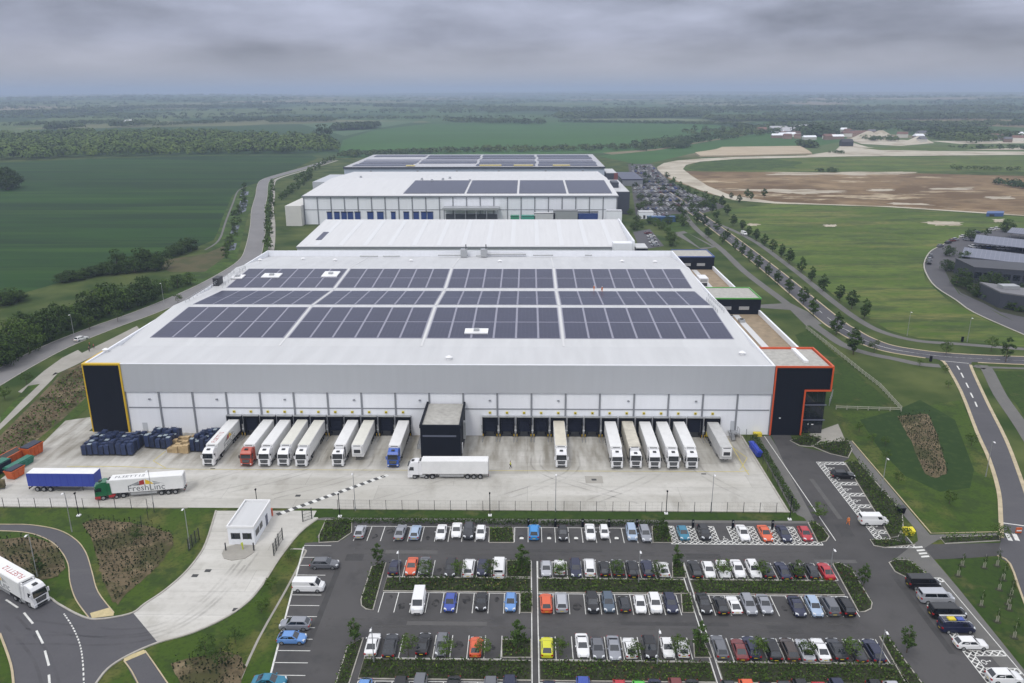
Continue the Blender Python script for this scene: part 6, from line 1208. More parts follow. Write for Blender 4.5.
for px, py, w_ in ((425.5, 578, 'second'), (460, 578, 'second'), (491, 578, 'second'), (559.5, 578, 'second'), (617, 578, 'second'), (657.5, 578, 'second'), (723, 578, 'second'), (761.5, 578, 'second'), (797.5, 579, 'second'), (408.5, 657, 'fourth'), (446.5, 658, 'fourth'), (484, 657, 'fourth'), (560, 658, 'fourth'), (634.5, 660, 'fourth'), (679.5, 658, 'fourth'), (757, 659, 'fourth'), (805.5, 660, 'fourth'), (851, 659, 'fourth')):
    tree('small', *G(px, py), random.uniform(2.9, 3.5), f'small young tree in the planted strip behind the {w_} car row', 'young trees behind the '+w_+' row', .95, z=.1)
# dark hedge trees along the lane, hedge across the meadow
HT = [(-12, 372, 9, 1.2), (4, 366, 10, 1.2), (18, 358, 9, 1.1), (29, 352, 11, 1.1), (40, 343, 11, 1.15), (51, 340, 11, 1.1), (62, 333, 11, 1.1), (70, 329, 9, 1.2), (80, 325, 8, 1.2), (89, 322, 11, 1.1), (99, 318, 12, 1.1), (109, 314, 12, 1.1), (118, 311, 11, 1.1), (128, 309, 8, 1.3), (138, 306, 9, 1.2), (146, 303, 11, 1.1), (154, 299, 8, 1.2), (166, 292, 6, 1.3), (178, 288, 6, 1.4), (188, 285, 5.5, 1.4), (-10, 352, 9, 1.2), (10, 340, 8, 1.2), (25, 330, 7, 1.2)]
for i, (px, py, h_, w_) in enumerate(HT): tree('big' if random.random() < .75 else 'bigm', *G(px, py), h_*.92, f'dense dark hedge tree along the lane, {ordw(i+1)} counted away from the near edge', 'hedge trees along the lane', w_*.9)
HH = [(112, 275, 5, 1.6), (118, 272, 10, .8), (126, 273, 7, 1.3), (135, 273, 7, 1.2), (141, 271, 10, 1), (147, 270, 9, 1), (155, 271, 7, 1.2), (162, 269, 8, 1.1), (171, 257, 5, 1.6), (178, 255, 6, 1.5), (185, 252, 7, 1.3), (192, 250, 6, 1.3), (62, 283, 4, 1.9), (70, 281, 4.5, 1.8), (79, 280, 4, 1.9), (88, 277.5, 4.5, 1.8), (97, 275.5, 4.2, 1.8), (106, 273, 5, 1.7), (2, 306, 5, 1.8), (10, 304, 6, 1.5), (18, 301, 4, 1.8)]
for px, py, h_, w_ in HH: tree('big', *G(px, py), h_, 'dark bushy tree in the hedge between crop field and meadow', 'field hedge trees', w_)
for px, py, h_ in ((-2, 188, 17), (6, 188, 17), (13, 187.5, 14), (322, 141, 26), (8, 190, 12), (328, 146, 15), (331, 150, 14)): tree('big', *G(px, py), h_, 'big dark tree standing out in the crop field' if px < 50 else 'big dark tree at the end of the woodland', 'lone field trees' if px < 50 else 'trees at the end of the woodland', 1.2)
# drain-side bushes and roadside columns
for i in range(17):
    t = i/16; px, py = 246+(228-246)*t+random.uniform(-3, 3), 187+(258-187)*t; tree('farl' if random.random() < .6 else 'far', *G(px, py), random.uniform(3, 5), 'bushy shrub tree along the drain beside the lane', 'drain-side bushes', 1.1)
for px0, py0, px1, py1, n, lab in ((272, 184, 268, 250, 16, 'clipped looking column tree in the row between lane and footpath'), (295, 182, 333, 160, 16, 'roadside tree along the lane beyond the white warehouses'), (283, 200, 312, 178, 18, 'leafy tree beside the tall white warehouse end')):
    for i in range(n): t = i/(n-1); tree('farl', *G(px0+(px1-px0)*t+random.uniform(-1.5, 1.5), py0+(py1-py0)*t), random.uniform(4, 7), lab, lab+' row', .9)
# trees among the far car park and the second row
fcp = GG([(632, 166), (652, 166), (668, 182), (690, 194), (716, 204), (700, 213), (672, 213), (660, 218), (640, 214), (634, 190)])
for x, y in scatter(fcp, 34): tree('far' if random.random() < .5 else 'farl', x, y, random.uniform(3, 5), 'tree standing among the parked cars of the far car park', 'trees in the far car park', 1.0, trunk=False)
for q in [(640, 200), (645, 206), (640, 210), (680, 212), (684, 216), (678, 222), (684, 226), (650, 224), (656, 226), (662, 229), (667, 233), (670, 240), (673, 246), (642, 228), (635, 230), (692, 212), (699, 209), (706, 207), (712, 206), (637, 222), (668, 224), (630, 215)]: tree('bigm', *G(*q), random.uniform(4, 6.5), 'dense tree in the belt around the far car park', 'belt trees round the far car park', 1.1)
for q in [(667, 178), (673, 183), (680, 187), (688, 191), (696, 195), (705, 199), (714, 203)]: tree('farl', *G(*q), random.uniform(4, 6), 'small tree along the far car park boundary', 'boundary trees of the far car park', 1.2)
# office park on the east side
for q, h_ in (((946, 271), 5), ((952, 270), 4), ((958, 273), 4), ((956, 286), 4), ((961, 283), 6), ((966, 289), 5), ((972, 293), 4), ((978, 297), 5), ((986, 300), 4), ((992, 292), 8), ((996, 301), 5), ((1003, 306), 4), ((1010, 309), 4.5), ((1018, 311), 4), ((998, 288), 5), ((985, 287), 3.5), ((1008, 290), 3.5), ((1020, 291), 3.5), ((970, 240), 6), ((949, 256), 5), ((1006, 232), 7), ((986, 236), 4), ((964, 262), 5)): tree('big' if h_ > 4.5 else 'far', *G(*q), h_, 'dense green tree among the office park planting', 'trees of the office park', 1.2)
# ------------------------------------------------------------------ cars far away, carports
LC = [carpaint[k] for k in ('white', 'silver', 'grey', 'black', 'navy', 'white', 'light grey', 'white', 'blue', 'silver', 'dark red', 'silver', 'light grey')]
def far_mesh():
    P = MB(); P.prof([(-2.1, .35), (-2.15, .9), (-1.3, .95), (.9, .95), (2.1, .8), (2.15, .35)], -.88, .88, carpaint['silver']); P.hexa([(-1.7, -.8, .93), (1.1, -.8, .93), (1.1, .8, .93), (-1.7, .8, .93)], [(-1.3, -.64, 1.45), (.4, -.66, 1.47), (.4, .66, 1.47), (-1.3, .64, 1.45)], glass); P.hexa([(-1.25, -.63, 1.451), (.38, -.64, 1.471), (.38, .64, 1.471), (-1.25, .63, 1.451)], [(-1.2, -.58, 1.5), (.3, -.58, 1.5), (.3, .58, 1.5), (-1.2, .58, 1.5)], carpaint['silver'])
    for xx in (-1.35, 1.35):
        for s_ in (-1, 1): P.tube((xx, s_*.7, .33), (xx, s_*.9, .33), .33, .33, tyre, 8)
    return P.mesh('car')
fm = far_mesh()
def far_car(x, y, a, lab, grp, z=.05):
    o = bpy.data.objects.new('car', fm); COL.objects.link(o); o.location = (x, y, z); o.rotation_euler.z = a; m_ = random.choice(LC)
    o.material_slots[0].link = 'OBJECT'; o.material_slots[0].material = m_; tag(o, lab, 'car', grp)
P_ = np.array(fcp); n = 0
for yy in [v_+o_ for v_ in np.arange(P_[:, 1].min()+8, P_[:, 1].max()-8, 24) for o_ in (0, 5.6)]:
    for xx in np.arange(P_[:, 0].min(), P_[:, 0].max(), 2.75):
        if inside(fcp, np.array([xx]), np.array([yy]))[0] and random.random() < .8 and n < 295: far_car(xx+random.uniform(-.2, .2), yy+random.uniform(-.3, .3), math.pi/2, 'tiny parked car in the crowded far car park', 'cars in the far car park'); n += 1
for px, py in ((652, 240), (653, 243), (655, 246), (651, 237), (648, 234)): x, y = G(px, py); far_car(x, y, .3, 'parked car on the service road behind the long low warehouse', 'cars on the service road')
for px, py, a in ((926, 264, 1.3), (927, 260.5, 1.3), (928.5, 257, 1.2), (938, 247, .7), (946, 243.5, .6), (950, 241.5, .5), (953, 240.5, .5), (961, 237.5, .4), (970, 234.5, .3), (975, 233.5, .3), (990, 230.5, .3), (995, 229.5, .3)): x, y = G(px, py); far_car(x+1, y, a, 'car parked along the outer kerb of the curving office road', 'cars along the office road')
for x0, y0, x1, y1, n, w_ in ((966, 240.5, 1040, 247, 17, 'nearest the meadow'), (972, 247.5, 1040, 251.5, 15, 'the middle row'), (958, 262, 1040, 269, 16, 'in front of the near canopy'), (964, 266, 1040, 273.5, 11, 'outside the near canopy'), (985, 287.5, 1006, 290.5, 5, 'outside the dark office')):
    for i in range(n):
        if random.random() < .12: continue
        t = i/(n-1); x, y = G(x0+(x1-x0)*t, y0+(y1-y0)*t); far_car(x, y, math.pi/2, f'small car in the office park, {w_}', 'office park cars '+w_)
cpb = mat('canopy_blue', (.11, .12, .165), .35, var=.1, scale=.3, spec=.5)
for q, lab in (([(961, 256), (964.5, 247.2), (1060, 258.5), (1060, 268)], 'long solar carport canopy nearest the dark office'), ([(973.5, 242.4), (976.5, 234.5), (1060, 243.5), (1060, 252)], 'middle solar carport canopy'), ([(1007, 232.5), (1012, 227.5), (1060, 231), (1060, 238)], 'farthest solar carport canopy')):
    r = tag(empty('carport', (*G(*q[0]), .05)), lab, 'carport', 'solar carports'); ox, oy = r.location.x, r.location.y; hi = [3.2, 4.6, 4.6, 3.2]; pts = [(*[c for c in G(px, py, z)], z) for (px, py), z in zip(q, hi)]; pts = [(p[0]-ox, p[1]-oy, p[2]) for p in pts]
    b = MB(); b.hexa([(p[0], p[1], p[2]-.2) for p in pts], pts, cpb)
    b.build('canopy', r)
    A, B_, C_, D_ = map(Vector, pts); b = MB()
    for k in range(1, 20): u = k/20; p, q_ = A+(D_-A)*u, B_+(C_-B_)*u; b.hexa([(p.x-.08, p.y, p.z+.01), (p.x+.08, p.y, p.z+.01), (q_.x+.08, q_.y, q_.z+.01), (q_.x-.08, q_.y, q_.z+.01)], [(p.x-.08, p.y, p.z+.05), (p.x+.08, p.y, p.z+.05), (q_.x+.08, q_.y, q_.z+.05), (q_.x-.08, q_.y, q_.z+.05)], solar_light)
    b.build('panel_joint', r)
    for k in range(6):
        u = .05+.18*k; p = (A+B_)/2*(1-u)+(D_+C_)/2*u; b = MB(); b.tube((p.x, p.y, 0), (p.x, p.y, p.z-.15), .15, .12, galv, 6); b.build('post', r)
def blockhouse(lab, q, h_, wallm, roofm, name='office_building', cat='office'):
    """q: three ground points: front corner, other front corner, back corner"""
    a, b_, c = map(Vector, q); d = b_+(c-a); r = tag(empty(name, (a.x, a.y, 0)), lab, cat); L = [tuple(p-a) for p in (a, b_, d, c)]
    m = MB(); m.prism(L, 0, h_, wallm); m.build('wall', r); ctr = sum((Vector(p) for p in L), Vector((0, 0)))/4; m = MB(); m.prism([tuple(ctr+(Vector(p)-ctr)*1.01) for p in L], h_+.01, h_+.5, roofm); m.build('roof', r); return r
x0, y0 = G(972, 283); x1, y1 = G(1050, 289)
o = blockhouse('long dark flat roofed office building below the solar carports', ((x0, y0), (x1, y1), (x0+1.5, y0+18)), 6.2, mat('slate_clad', (.045, .05, .065), .5), mat('dark_roof', (.05, .052, .06), .6))
m = MB(); dd = Vector((x1-x0, y1-y0)); nn = Vector((dd.y, -dd.x)).normalized()
for k in range(8): p, q_ = dd*(k+.1)/8, dd*(k+.85)/8; m.hexa([(*p, 2.2), (*q_, 2.2), (*(q_+nn*.06), 2.2), (*(p+nn*.06), 2.2)], [(*p, 4.6), (*q_, 4.6), (*(q_+nn*.06), 4.6), (*(p+nn*.06), 4.6)], glass)
m.build('window', o)
x0, y0 = G(998, 308); x1, y1 = G(1050, 316); o = blockhouse('grey roofed office building cut by the picture edge near the curving road', ((x0, y0), (x1, y1), (x0+1, y0+16)), 5.5, mat('slate_clad', (.045, .05, .065), .5), mat('mid_roof', (.16, .16, .17), .7)); m = MB(); m.box(3, 9, 4, 8, 6.02, 7.2, galv); m.build('roof_plant', o)
x0, y0 = G(986, 216.5); o = blockhouse('low blue roofed shed in the meadow by the bare earth', (G(986, 216.5), G(1003, 216.5), G(987, 214.3)), 1.6, mat('roof_blue', (.05, .10, .25), .5), mat('roof_blue', (.05, .10, .25), .5), 'shed', 'shed'); m = MB(); m.box(2, 5, -.1, -.01, .1, 1.4, darkmetal); m.build('door', o)
for i, (q, lab, wm) in enumerate(((((672, 0), 0), 0, 0),)): pass
for px, py, w, d, h_, wm, rm, lab in ((646, 219, 9, 6, 4, white_clad, roof_white, 'white box van sized store in the yard of the far car park'), (662, 222, 17, 5, 2.6, mat('hoard_blue', (.03, .09, .22), .5), mat('hoard_blue', (.03, .09, .22), .5), 'long blue site hut beside the far car park'), (700, 0, 0, 0, 0, 0, 0, 0)):
    if not w: continue
    x, y = G(px, py); o = blockhouse(lab, ((x-w/2, y), (x+w/2, y), (x-w/2, y+d)), h_, wm, rm, 'site_hut', 'hut'); m = MB(); m.box(w*.3, w*.45, -.12, -.01, .2, 2.3, darkmetal); m.build('door', o)
# ------------------------------------------------------------------ planting as stuff
def cover(name, poly, per, size, hmax, m, z=.13, seed=None, dark=None):
    A = abs(sum(poly[i][0]*poly[(i+1) % len(poly)][1]-poly[(i+1) % len(poly)][0]*poly[i][1] for i in range(len(poly))))/2
    n = int(A*per*1.5); xy = scatter(poly, n); f1, f2, f3 = rng.random(3)*6.28; bump = .5+.5*np.sin(xy[:, 0]*1.05+f1+np.sin(xy[:, 1]*1.9+f2)*1.7+np.sin(xy[:, 0]*.37+f3)*2)*np.cos(xy[:, 1]*1.5+xy[:, 0]*.3+f2); kp = rng.random(n) < .15+.85*bump; xy, bump = xy[kp], bump[kp]; n = len(xy); hh = z+.05+hmax*(.15+1.0*bump)*rng.random(n)**.6
    q = leaf_quads(np.column_stack([xy, hh]), size); o = bpy.data.objects.new(name, quads_mesh(name, q, m)); COL.objects.link(o); return kind(o, 'stuff')
for i, (poly, pl) in enumerate(BEDS):
    ctr = np.mean(poly, 0); P2 = [tuple(ctr+(np.array(p)-ctr)*.97) for p in poly]
    hm = {'low': .55, 'tall': .9, 'hedge': 1.1}[pl]
    cover('ground_cover', P2, 12, .32, hm, leaf_dark); cover('ground_cover', P2, 8, .3, hm*1.4, leaf_mid)
    cover('ground_cover', P2, 1.2, .26, hm*1.4, leaf_light if i % 5 else leaf_flower)
    if i % 4 == 0: cover('ground_cover', P2, .8, .4, hm, leaf_brown)
for lab, pts, w, h_ in (('dark clipped hedge behind the front parking row, below the lone docked lorries', [(-25.3, 129.4), (2, 129.4)], 1.3, .9), ('dark clipped hedge behind the middle of the front parking row', [(2.3, 129.3), (25, 129.3)], 1.1, .8), ('dark hedge along the kerb east of the yard', [(50.9, 134.5), (51.2, 168)], 1.3, 1.0), ('hedge behind the west end of the front parking row', [(-34, 129.5), (-25.5, 129.5)], 1.2, .8)):
    P2 = [(pts[0][0]-w/2 if abs(pts[1][0]-pts[0][0]) < 2 else pts[0][0], pts[0][1]-w/2), (pts[1][0], pts[1][1]-w/2 if abs(pts[1][0]-pts[0][0]) > 2 else pts[1][1]), (pts[1][0]+(w if abs(pts[1][0]-pts[0][0]) < 2 else 0), pts[1][1]+(w/2 if abs(pts[1][0]-pts[0][0]) > 2 else 0)), (pts[0][0]+(w/2 if abs(pts[1][0]-pts[0][0]) < 2 else 0), pts[0][1]+w/2)]
    A = abs((pts[1][0]-pts[0][0])+(pts[1][1]-pts[0][1]))*w; n = int(A*55); xy = scatter(P2, n); q = leaf_quads(np.column_stack([xy, .05+h_*rng.random(n)**.5]), .28); o = bpy.data.objects.new('hedge', quads_mesh('hedge', q, leaf_dark)); COL.objects.link(o); tag(o, lab, 'hedge')
for n_, q in plots.items():
    poly = GG(q); P_ = np.array(poly); b = []; sp = 1.0
    for yy in np.arange(P_[:, 1].min(), P_[:, 1].max(), sp):
        for xx in np.arange(P_[:, 0].min(), P_[:, 0].max(), sp*.9):
            if inside(poly, np.array([xx]), np.array([yy]))[0] and random.random() < .88: b.append((xx+random.uniform(-.1, .1), yy+random.uniform(-.1, .1)))
    b = np.array(b); n = len(b); C_ = np.repeat(b, 4, 0); zz = np.tile([.2, .5, .85, 1.2], n)*np.repeat(.6+.6*rng.random(n), 4); q_ = leaf_quads(np.column_stack([C_+rng.normal(size=C_.shape)*.07, zz]), .40, upbias=-.3); o = bpy.data.objects.new('plantation', quads_mesh('plantation', q_, leaf_stem)); COL.objects.link(o); kind(o, 'stuff')
sb = GG([(-20, 452), (0, 440), (32, 409), (55, 388), (62, 378), (84, 366), (87, 396), (62, 418), (30, 444), (0, 466), (-20, 480)]); cover('bank_scrub', sb, 1.6, .5, .6, leaf_brown, z=.05); cover('bank_scrub', sb, 1.6, .5, .7, leaf_mid, z=.05); cover('bank_scrub', sb, .6, .6, .8, leaf_dark, z=.05)
# saplings staked on the lawns
SAP = [(958, 576), (962, 566), (984, 568), (997, 566), (1003, 580), (999, 590), (1011, 596), (981, 606), (1009, 610), (997, 622), (1014, 638), (1008, 605)]
for i, (px, py) in enumerate(SAP):
    x, y = G(px, py); h_ = random.uniform(2.2, 3.4); r = tag(empty('sapling', (x, y, .06)), 'thin staked sapling with sparse leaves on the dark lawn by the van column', 'sapling', 'saplings on the dark lawn'); m = MB(); m.tube((0, 0, 0), (0, 0, h_), .03, .012, stake, 5); m.build('trunk', r)
    m = MB(); m.tube((.18, 0, 0), (.18, 0, 1.0), .04, .04, stake, 5); m.tube((-.18, 0, 0), (-.18, 0, 1.0), .04, .04, stake, 5); m.build('stake', r)
    c = bpy.data.objects.new('crown', TREES['young'][i % 3][0]); COL.objects.link(c); c.parent = r; c.location = (0, 0, h_*.4); c.scale = (h_*.35, h_*.35, h_*.55)
    b = MB(); b.tube((0, 0, 0), (0, 0, .03), .6, .55, mulch, 10); b.build('mulch_ring', r)
# ------------------------------------------------------------------ woodland and far countryside
def mass(name, pts, hts, m, k=14, leaf=.55, w=.42):
    pts = np.asarray(pts, float); n = len(pts); H = np.asarray(hts, float); g = gz(pts[:, 0], pts[:, 1])
    d = rng.normal(size=(n, k, 3)); d[:, :, 2] = np.abs(d[:, :, 2])*1.2+.05; d /= np.linalg.norm(d, axis=2)[:, :, None]; rr = .75+.3*rng.random((n, k, 1))
    P = np.empty((n, k, 3)); P[:, :, 0] = pts[:, None, 0]+d[:, :, 0]*H[:, None]*w*rr[:, :, 0]; P[:, :, 1] = pts[:, None, 1]+d[:, :, 1]*H[:, None]*w*rr[:, :, 0]; P[:, :, 2] = g[:, None]+H[:, None]*(.22+.62*d[:, :, 2]*rr[:, :, 0])
    q = leaf_quads(P.reshape(-1, 3), np.repeat(H*leaf, k), upbias=.6, out=d.reshape(-1, 3), k=.72); o = bpy.data.objects.new(name, quads_mesh(name, q, m)); COL.objects.link(o); return kind(o, 'stuff')
wl = GG([(-260, 165), (-100, 163), (0, 161), (60, 158.5), (130, 156.5), (200, 154.8), (300, 154), (336, 152), (338, 147), (320, 141), (240, 138), (200, 135), (100, 135), (0, 138), (-260, 140)])
mass('woodland', scatter(wl, 3000), 9+10*rng.random(3000)**1.4, wood_leaf, k=64, leaf=.20, w=.5)
def belt(px0, py0, px1, py1, n, h0, h1, depth, m=far_leaf, name='distant_trees'):
    t = rng.random(n); P = []
    for u in t:
        x, y = G(px0+(px1-px0)*u, py0+(py1-py0)*u); P.append((x, y+depth*random.random()))
    mass(name, P, h0+(h1-h0)*rng.random(n), m, k=34, leaf=.28, w=.6)
for a in ((338, 158, 420, 155.5, 120, 5, 9, 60), (420, 154.5, 660, 150, 220, 5, 9, 60), (330, 131, 370, 129.5, 160, 12, 18, 110), (265, 123, 330, 122, 110, 10, 16, 100), (445, 122.5, 545, 125, 160, 10, 16, 120), (150, 127, 260, 121.5, 120, 8, 13, 90), (560, 122.5, 735, 125.5, 200, 6, 10, 60), (640, 152, 790, 132, 260, 6, 12, 120), (735, 126.5, 765, 133, 60, 8, 14, 80), (700, 138, 860, 128, 160, 8, 14, 180)): belt(*a)
for a in ((40, 131, 70, 129, 40, 10, 18, 80), (110, 128, 145, 126, 50, 12, 20, 100), (0, 127, 120, 124, 120, 8, 14, 100), (808, 137, 834, 137, 110, 14, 22, 80), (806, 147.5, 822, 148.5, 40, 8, 12, 40), (830, 153.5, 846, 154, 16, 3, 5, 20), (820, 172.3, 842, 172.6, 20, 3, 5, 15), (952, 170, 1020, 171.5, 30, 3, 6, 15), (975, 144, 1024, 138, 160, 9, 16, 150), (870, 133, 900, 130, 60, 10, 16, 120), (930, 136, 990, 134, 120, 9, 15, 120), (960, 149, 1030, 150, 30, 4, 8, 40), (869, 141, 900, 141.5, 40, 6, 10, 40), (1012, 188, 1040, 190, 30, 3, 7, 30), (668, 150, 690, 148, 40, 6, 9, 50)): belt(*a)
# hedgerows and woods out to the horizon
for i, (ya, n, h0, h1) in enumerate(((118.5, 300, 6, 11), (115, 360, 7, 12), (112, 380, 7, 13), (109.5, 400, 7, 13), (107, 420, 8, 14), (104.5, 420, 8, 15), (102, 420, 9, 16), (99.5, 420, 9, 17), (97.5, 380, 10, 18))):
    P = []; cl = 7+i*2
    for k in range(cl):
        c = rng.uniform(-80, 1104); wd = rng.uniform(30, 150); yy = ya+rng.uniform(-1.2, 1.2); sl = rng.uniform(-.006, .006)
        for j in range(n//cl):
            px = c+rng.uniform(-1, 1)*wd; x, y = G(px, yy+sl*(px-c)); P.append((x+rng.normal()*20, y+rng.uniform(0, .012)*y))
    mass('distant_trees', P, h0+(h1-h0)*rng.random(len(P)), far_leaf2, k=16, leaf=.7, w=1.3)
def belt2(px0, px1, y0, y1, n, h0, h1, deep):
    P = []
    for j in range(n): u = rng.random(); x, y = G(px0+(px1-px0)*u, y0+(y1-y0)*u); P.append((x, y+rng.random()*deep))
    mass('distant_woodland', P, h0+(h1-h0)*rng.random(n), far_leaf2, k=30, leaf=.32, w=.75)
for a in ((560, 710, 119.5, 117.5, 700, 12, 20, 300), (715, 1040, 122, 119, 1100, 12, 18, 170), (780, 1050, 129, 126, 500, 9, 15, 100), (370, 560, 109, 112, 260, 12, 20, 150), (0, 110, 116, 113, 260, 12, 20, 150), (120, 270, 111, 110, 260, 12, 20, 150), (690, 1040, 112.5, 111, 420, 14, 22, 220), (500, 700, 112, 113, 260, 12, 18, 150)): belt2(*a)
# village, spoil heaps and quarry sheds in the distance
whs = [mat('house_wall', (.55, .53, .48), .8, objvar=.3), mat('house_brick', (.26, .18, .14), .8, objvar=.3)]; rfs = [mat('house_roof', (.16, .09, .07), .8, objvar=.3), mat('house_slate', (.12, .12, .13), .8, objvar=.3), white_clad]
def house(x, y, a, w, d, h_, wm, rm, lab, grp, z=0):
    r = tag(empty('house', (x, y, z), a), lab, 'house', grp); b = MB(); b.box(-w/2, w/2, -d/2, d/2, -1, h_, wm); b.build('wall', r)
    b = MB(); b.prof([(-w/2-.3, h_+.02), (w/2+.3, h_+.02), (w/2-.5, h_+d*.38), (-w/2+.5, h_+d*.38)], -d/2-.3, d/2+.3, rm, f=lambda x_, z_: 1 if z_ < h_+1 else .06); b.build('roof', r)
for i in range(46):
    px = random.choice([random.uniform(775, 812), random.uniform(835, 880), random.uniform(890, 1022), random.uniform(760, 830)]); py = 136+random.uniform(-4, 4)+(3 if px > 890 else 0); x, y = G(px, py); house(x, y, random.uniform(-.4, .4), random.uniform(9, 22), random.uniform(7, 10), random.uniform(4, 6), random.choice(whs), random.choice(rfs), 'small distant house in the village beyond the bare earth', 'distant village houses')
for px, py in ((778, 131.5), (790, 133), (800, 130)): x, y = G(px, py); house(x, y, .1, 34, 14, 5, white_clad, roof_grey2, 'long pale shed at the edge of the distant village', 'distant pale sheds')
x, y = G(130, 125); house(x, y, 0, 22, 12, 8, white_clad, white_clad, 'single white barn far off beyond the woodland', None)
x, y = G(846, 146); house(x, y, 0, 16, 10, 6, darkmetal, darkmetal, 'dark barn at the corner of the pale concrete apron', None)
for i, (px, py, r_, h_) in enumerate(((868, 139.5, 26, 13), (880, 139.5, 28, 14), (918, 142.5, 20, 9))):
    x, y = G(px, py); b = MB(); k = 20; n0 = len(b.v); ring = [(r_*math.cos(t)*(1+.1*math.sin(3*t+i)), r_*math.sin(t), 0) for t in np.linspace(0, 6.283, k, endpoint=False)]
    for j in range(k): q = ring[j]; q2 = ring[(j+1) % k]; b.poly([q, q2, (q2[0]*.12, q2[1]*.12, h_), (q[0]*.12, q[1]*.12, h_)], chalk)
    b.poly([(q[0]*.12, q[1]*.12, h_) for q in ring], chalk); o = b.build('spoil_heap', loc=(x, y, 0)); tag(o, ('pale conical spoil heap, the nearer to the village trees', 'pale conical spoil heap, tallest of the pair at the apron', 'low pale spoil heap standing apart on the apron side')[i], 'spoil heap')
for q in [[(850, 140), (905, 140), (935, 143), (900, 146), (862, 144)], [(905, 147.5), (960, 145.5), (1024, 147), (1100, 149), (1024, 150), (940, 150)], [(930, 141), (1024, 141), (1060, 143), (960, 144)], [(775, 132), (808, 130), (812, 133), (780, 134.5)]]: sheet('quarry_floor', GG(q), .08, chalk)
for q in [[(905, 136), (955, 135), (990, 136.5), (930, 138)], [(862, 148), (940, 145), (990, 146), (1024, 147.6), (940, 151), (880, 150)]]: sheet('grass_plot', GG(q), .12, meadow)
x, y = G(640, 168)
# ------------------------------------------------------------------ air, sky and sun
hb = MB(); hb.box(-25500, 25500, -1200, 27500, -2, 150, chassis); ho = hb.build('haze'); ho.data.materials.clear()
hm = bpy.data.materials.new('haze'); nt, N, L = nodes_of(hm); o = N.new('ShaderNodeOutputMaterial'); pv = N.new('ShaderNodeVolumePrincipled'); L.new(pv.outputs[0], o.inputs['Volume'])
pv.inputs['Color'].default_value = (.52, .61, .82, 1); pv.inputs['Density'].default_value = HAZE = 1.8e-4; pv.inputs['Density Attribute'].default_value = ''; pv.inputs['Anisotropy'].default_value = 0.0
ho.data.materials.append(hm); kind(ho, 'stuff')
SUN_EL, SUN_AZ = R(52), R(205)      # azimuth clockwise from the view direction: behind the viewer, a little to the west
W = bpy.data.worlds.new('World'); S.world = W; nt, N, L = nodes_of(W)
o = N.new('ShaderNodeOutputWorld'); sky = N.new('ShaderNodeTexSky'); sky.sky_type = 'NISHITA'; sky.sun_disc = False; sky.sun_elevation = SUN_EL; sky.sun_rotation = SUN_AZ
bg = N.new('ShaderNodeBackground'); bg.inputs[1].default_value = .08; L.new(sky.outputs[0], bg.inputs[0])
tc = N.new('ShaderNodeTexCoord'); sx = N.new('ShaderNodeSeparateXYZ'); L.new(tc.outputs['Generated'], sx.inputs[0])
def math_(op, a, b_=None, c=None):
    n = N.new('ShaderNodeMath'); n.operation = op
    for i, v_ in enumerate((a, b_, c)):
        if v_ is None: continue
        if hasattr(v_, 'is_linked') or hasattr(v_, 'links'): L.new(v_, n.inputs[i])
        else: n.inputs[i].default_value = v_
    return n.outputs[0]
zc = math_('MAXIMUM', sx.outputs[2], 0.0); den = math_('ADD', zc, .085)
cx = math_('DIVIDE', sx.outputs[0], den); cy = math_('DIVIDE', sx.outputs[1], den); cb = N.new('ShaderNodeCombineXYZ'); L.new(cx, cb.inputs[0]); L.new(cy, cb.inputs[1])
mp = N.new('ShaderNodeMapping'); mp.inputs['Scale'].default_value = (4.6, 4.6, 17); mp.inputs['Location'].default_value = (2.3, 2.2, .4); L.new(tc.outputs['Generated'], mp.inputs[0])
nz = N.new('ShaderNodeTexNoise'); nz.inputs['Scale'].default_value = 1; nz.inputs['Detail'].default_value = 6; nz.inputs['Roughness'].default_value = .5; nz.inputs['Distortion'].default_value = .15; L.new(mp.outputs[0], nz.inputs['Vector'])
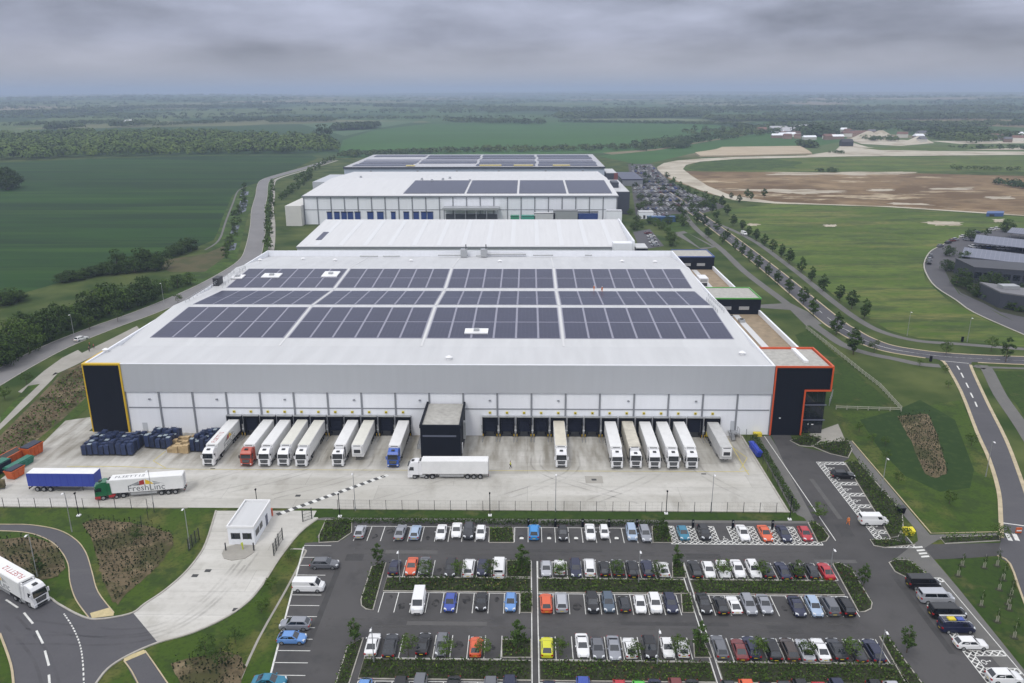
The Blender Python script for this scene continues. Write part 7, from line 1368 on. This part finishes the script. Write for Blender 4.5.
mr = N.new('ShaderNodeMapRange'); mr.inputs['From Min'].default_value = .3; mr.inputs['From Max'].default_value = .7; mr.inputs['To Min'].default_value = .62; mr.inputs['To Max'].default_value = 1.6; L.new(nz.outputs[0], mr.inputs[0])
fade = N.new('ShaderNodeMapRange'); fade.inputs['From Min'].default_value = .004; fade.inputs['From Max'].default_value = .05; L.new(zc, fade.inputs[0])
mixn = math_('ADD', math_('MULTIPLY', fade.outputs[0], math_('SUBTRACT', mr.outputs[0], 1.0)), 1.0)
rp = N.new('ShaderNodeValToRGB'); e = rp.color_ramp.elements; L.new(zc, rp.inputs[0])
e[0].position = 0; e[0].color = (.285, .295, .335, 1); e[1].position = 1; e[1].color = (1.0, 1.0, 1.04, 1)
for p_, c_ in ((.022, (.30, .297, .33)), (.06, (.26, .27, .34)), (.11, (.27, .285, .36)), (.35, (.60, .625, .69))): q = e.new(p_); q.color = (*c_, 1)
vm = N.new('ShaderNodeVectorMath'); vm.operation = 'SCALE'; L.new(rp.outputs[0], vm.inputs[0]); L.new(mixn, vm.inputs['Scale'])
bc = N.new('ShaderNodeBackground'); L.new(vm.outputs[0], bc.inputs[0]); bc.inputs[1].default_value = 1.0
ms = N.new('ShaderNodeMixShader'); ms.inputs[0].default_value = .93; L.new(bg.outputs[0], ms.inputs[1]); L.new(bc.outputs[0], ms.inputs[2]); L.new(ms.outputs[0], o.inputs[0])
sl = bpy.data.lights.new('sun', 'SUN'); sl.energy = .9; sl.angle = R(14); sl.color = (1, .965, .91); so = bpy.data.objects.new('sun', sl); COL.objects.link(so)
sd = Vector((math.sin(SUN_AZ)*math.cos(SUN_EL), math.cos(SUN_AZ)*math.cos(SUN_EL), math.sin(SUN_EL))); so.rotation_euler = sd.to_track_quat('Z', 'Y').to_euler(); so.location = (0, 0, 60)
so['kind'] = 'helper'
S.view_settings.view_transform = 'Standard'; S.view_settings.look = 'None'; S.view_settings.exposure = 0.42; S.view_settings.gamma = 1
S.cycles.max_bounces = 5; S.cycles.diffuse_bounces = 2; S.cycles.glossy_bounces = 2; S.cycles.volume_bounces = 1; S.cycles.transparent_max_bounces = 4; S.cycles.use_denoising = True
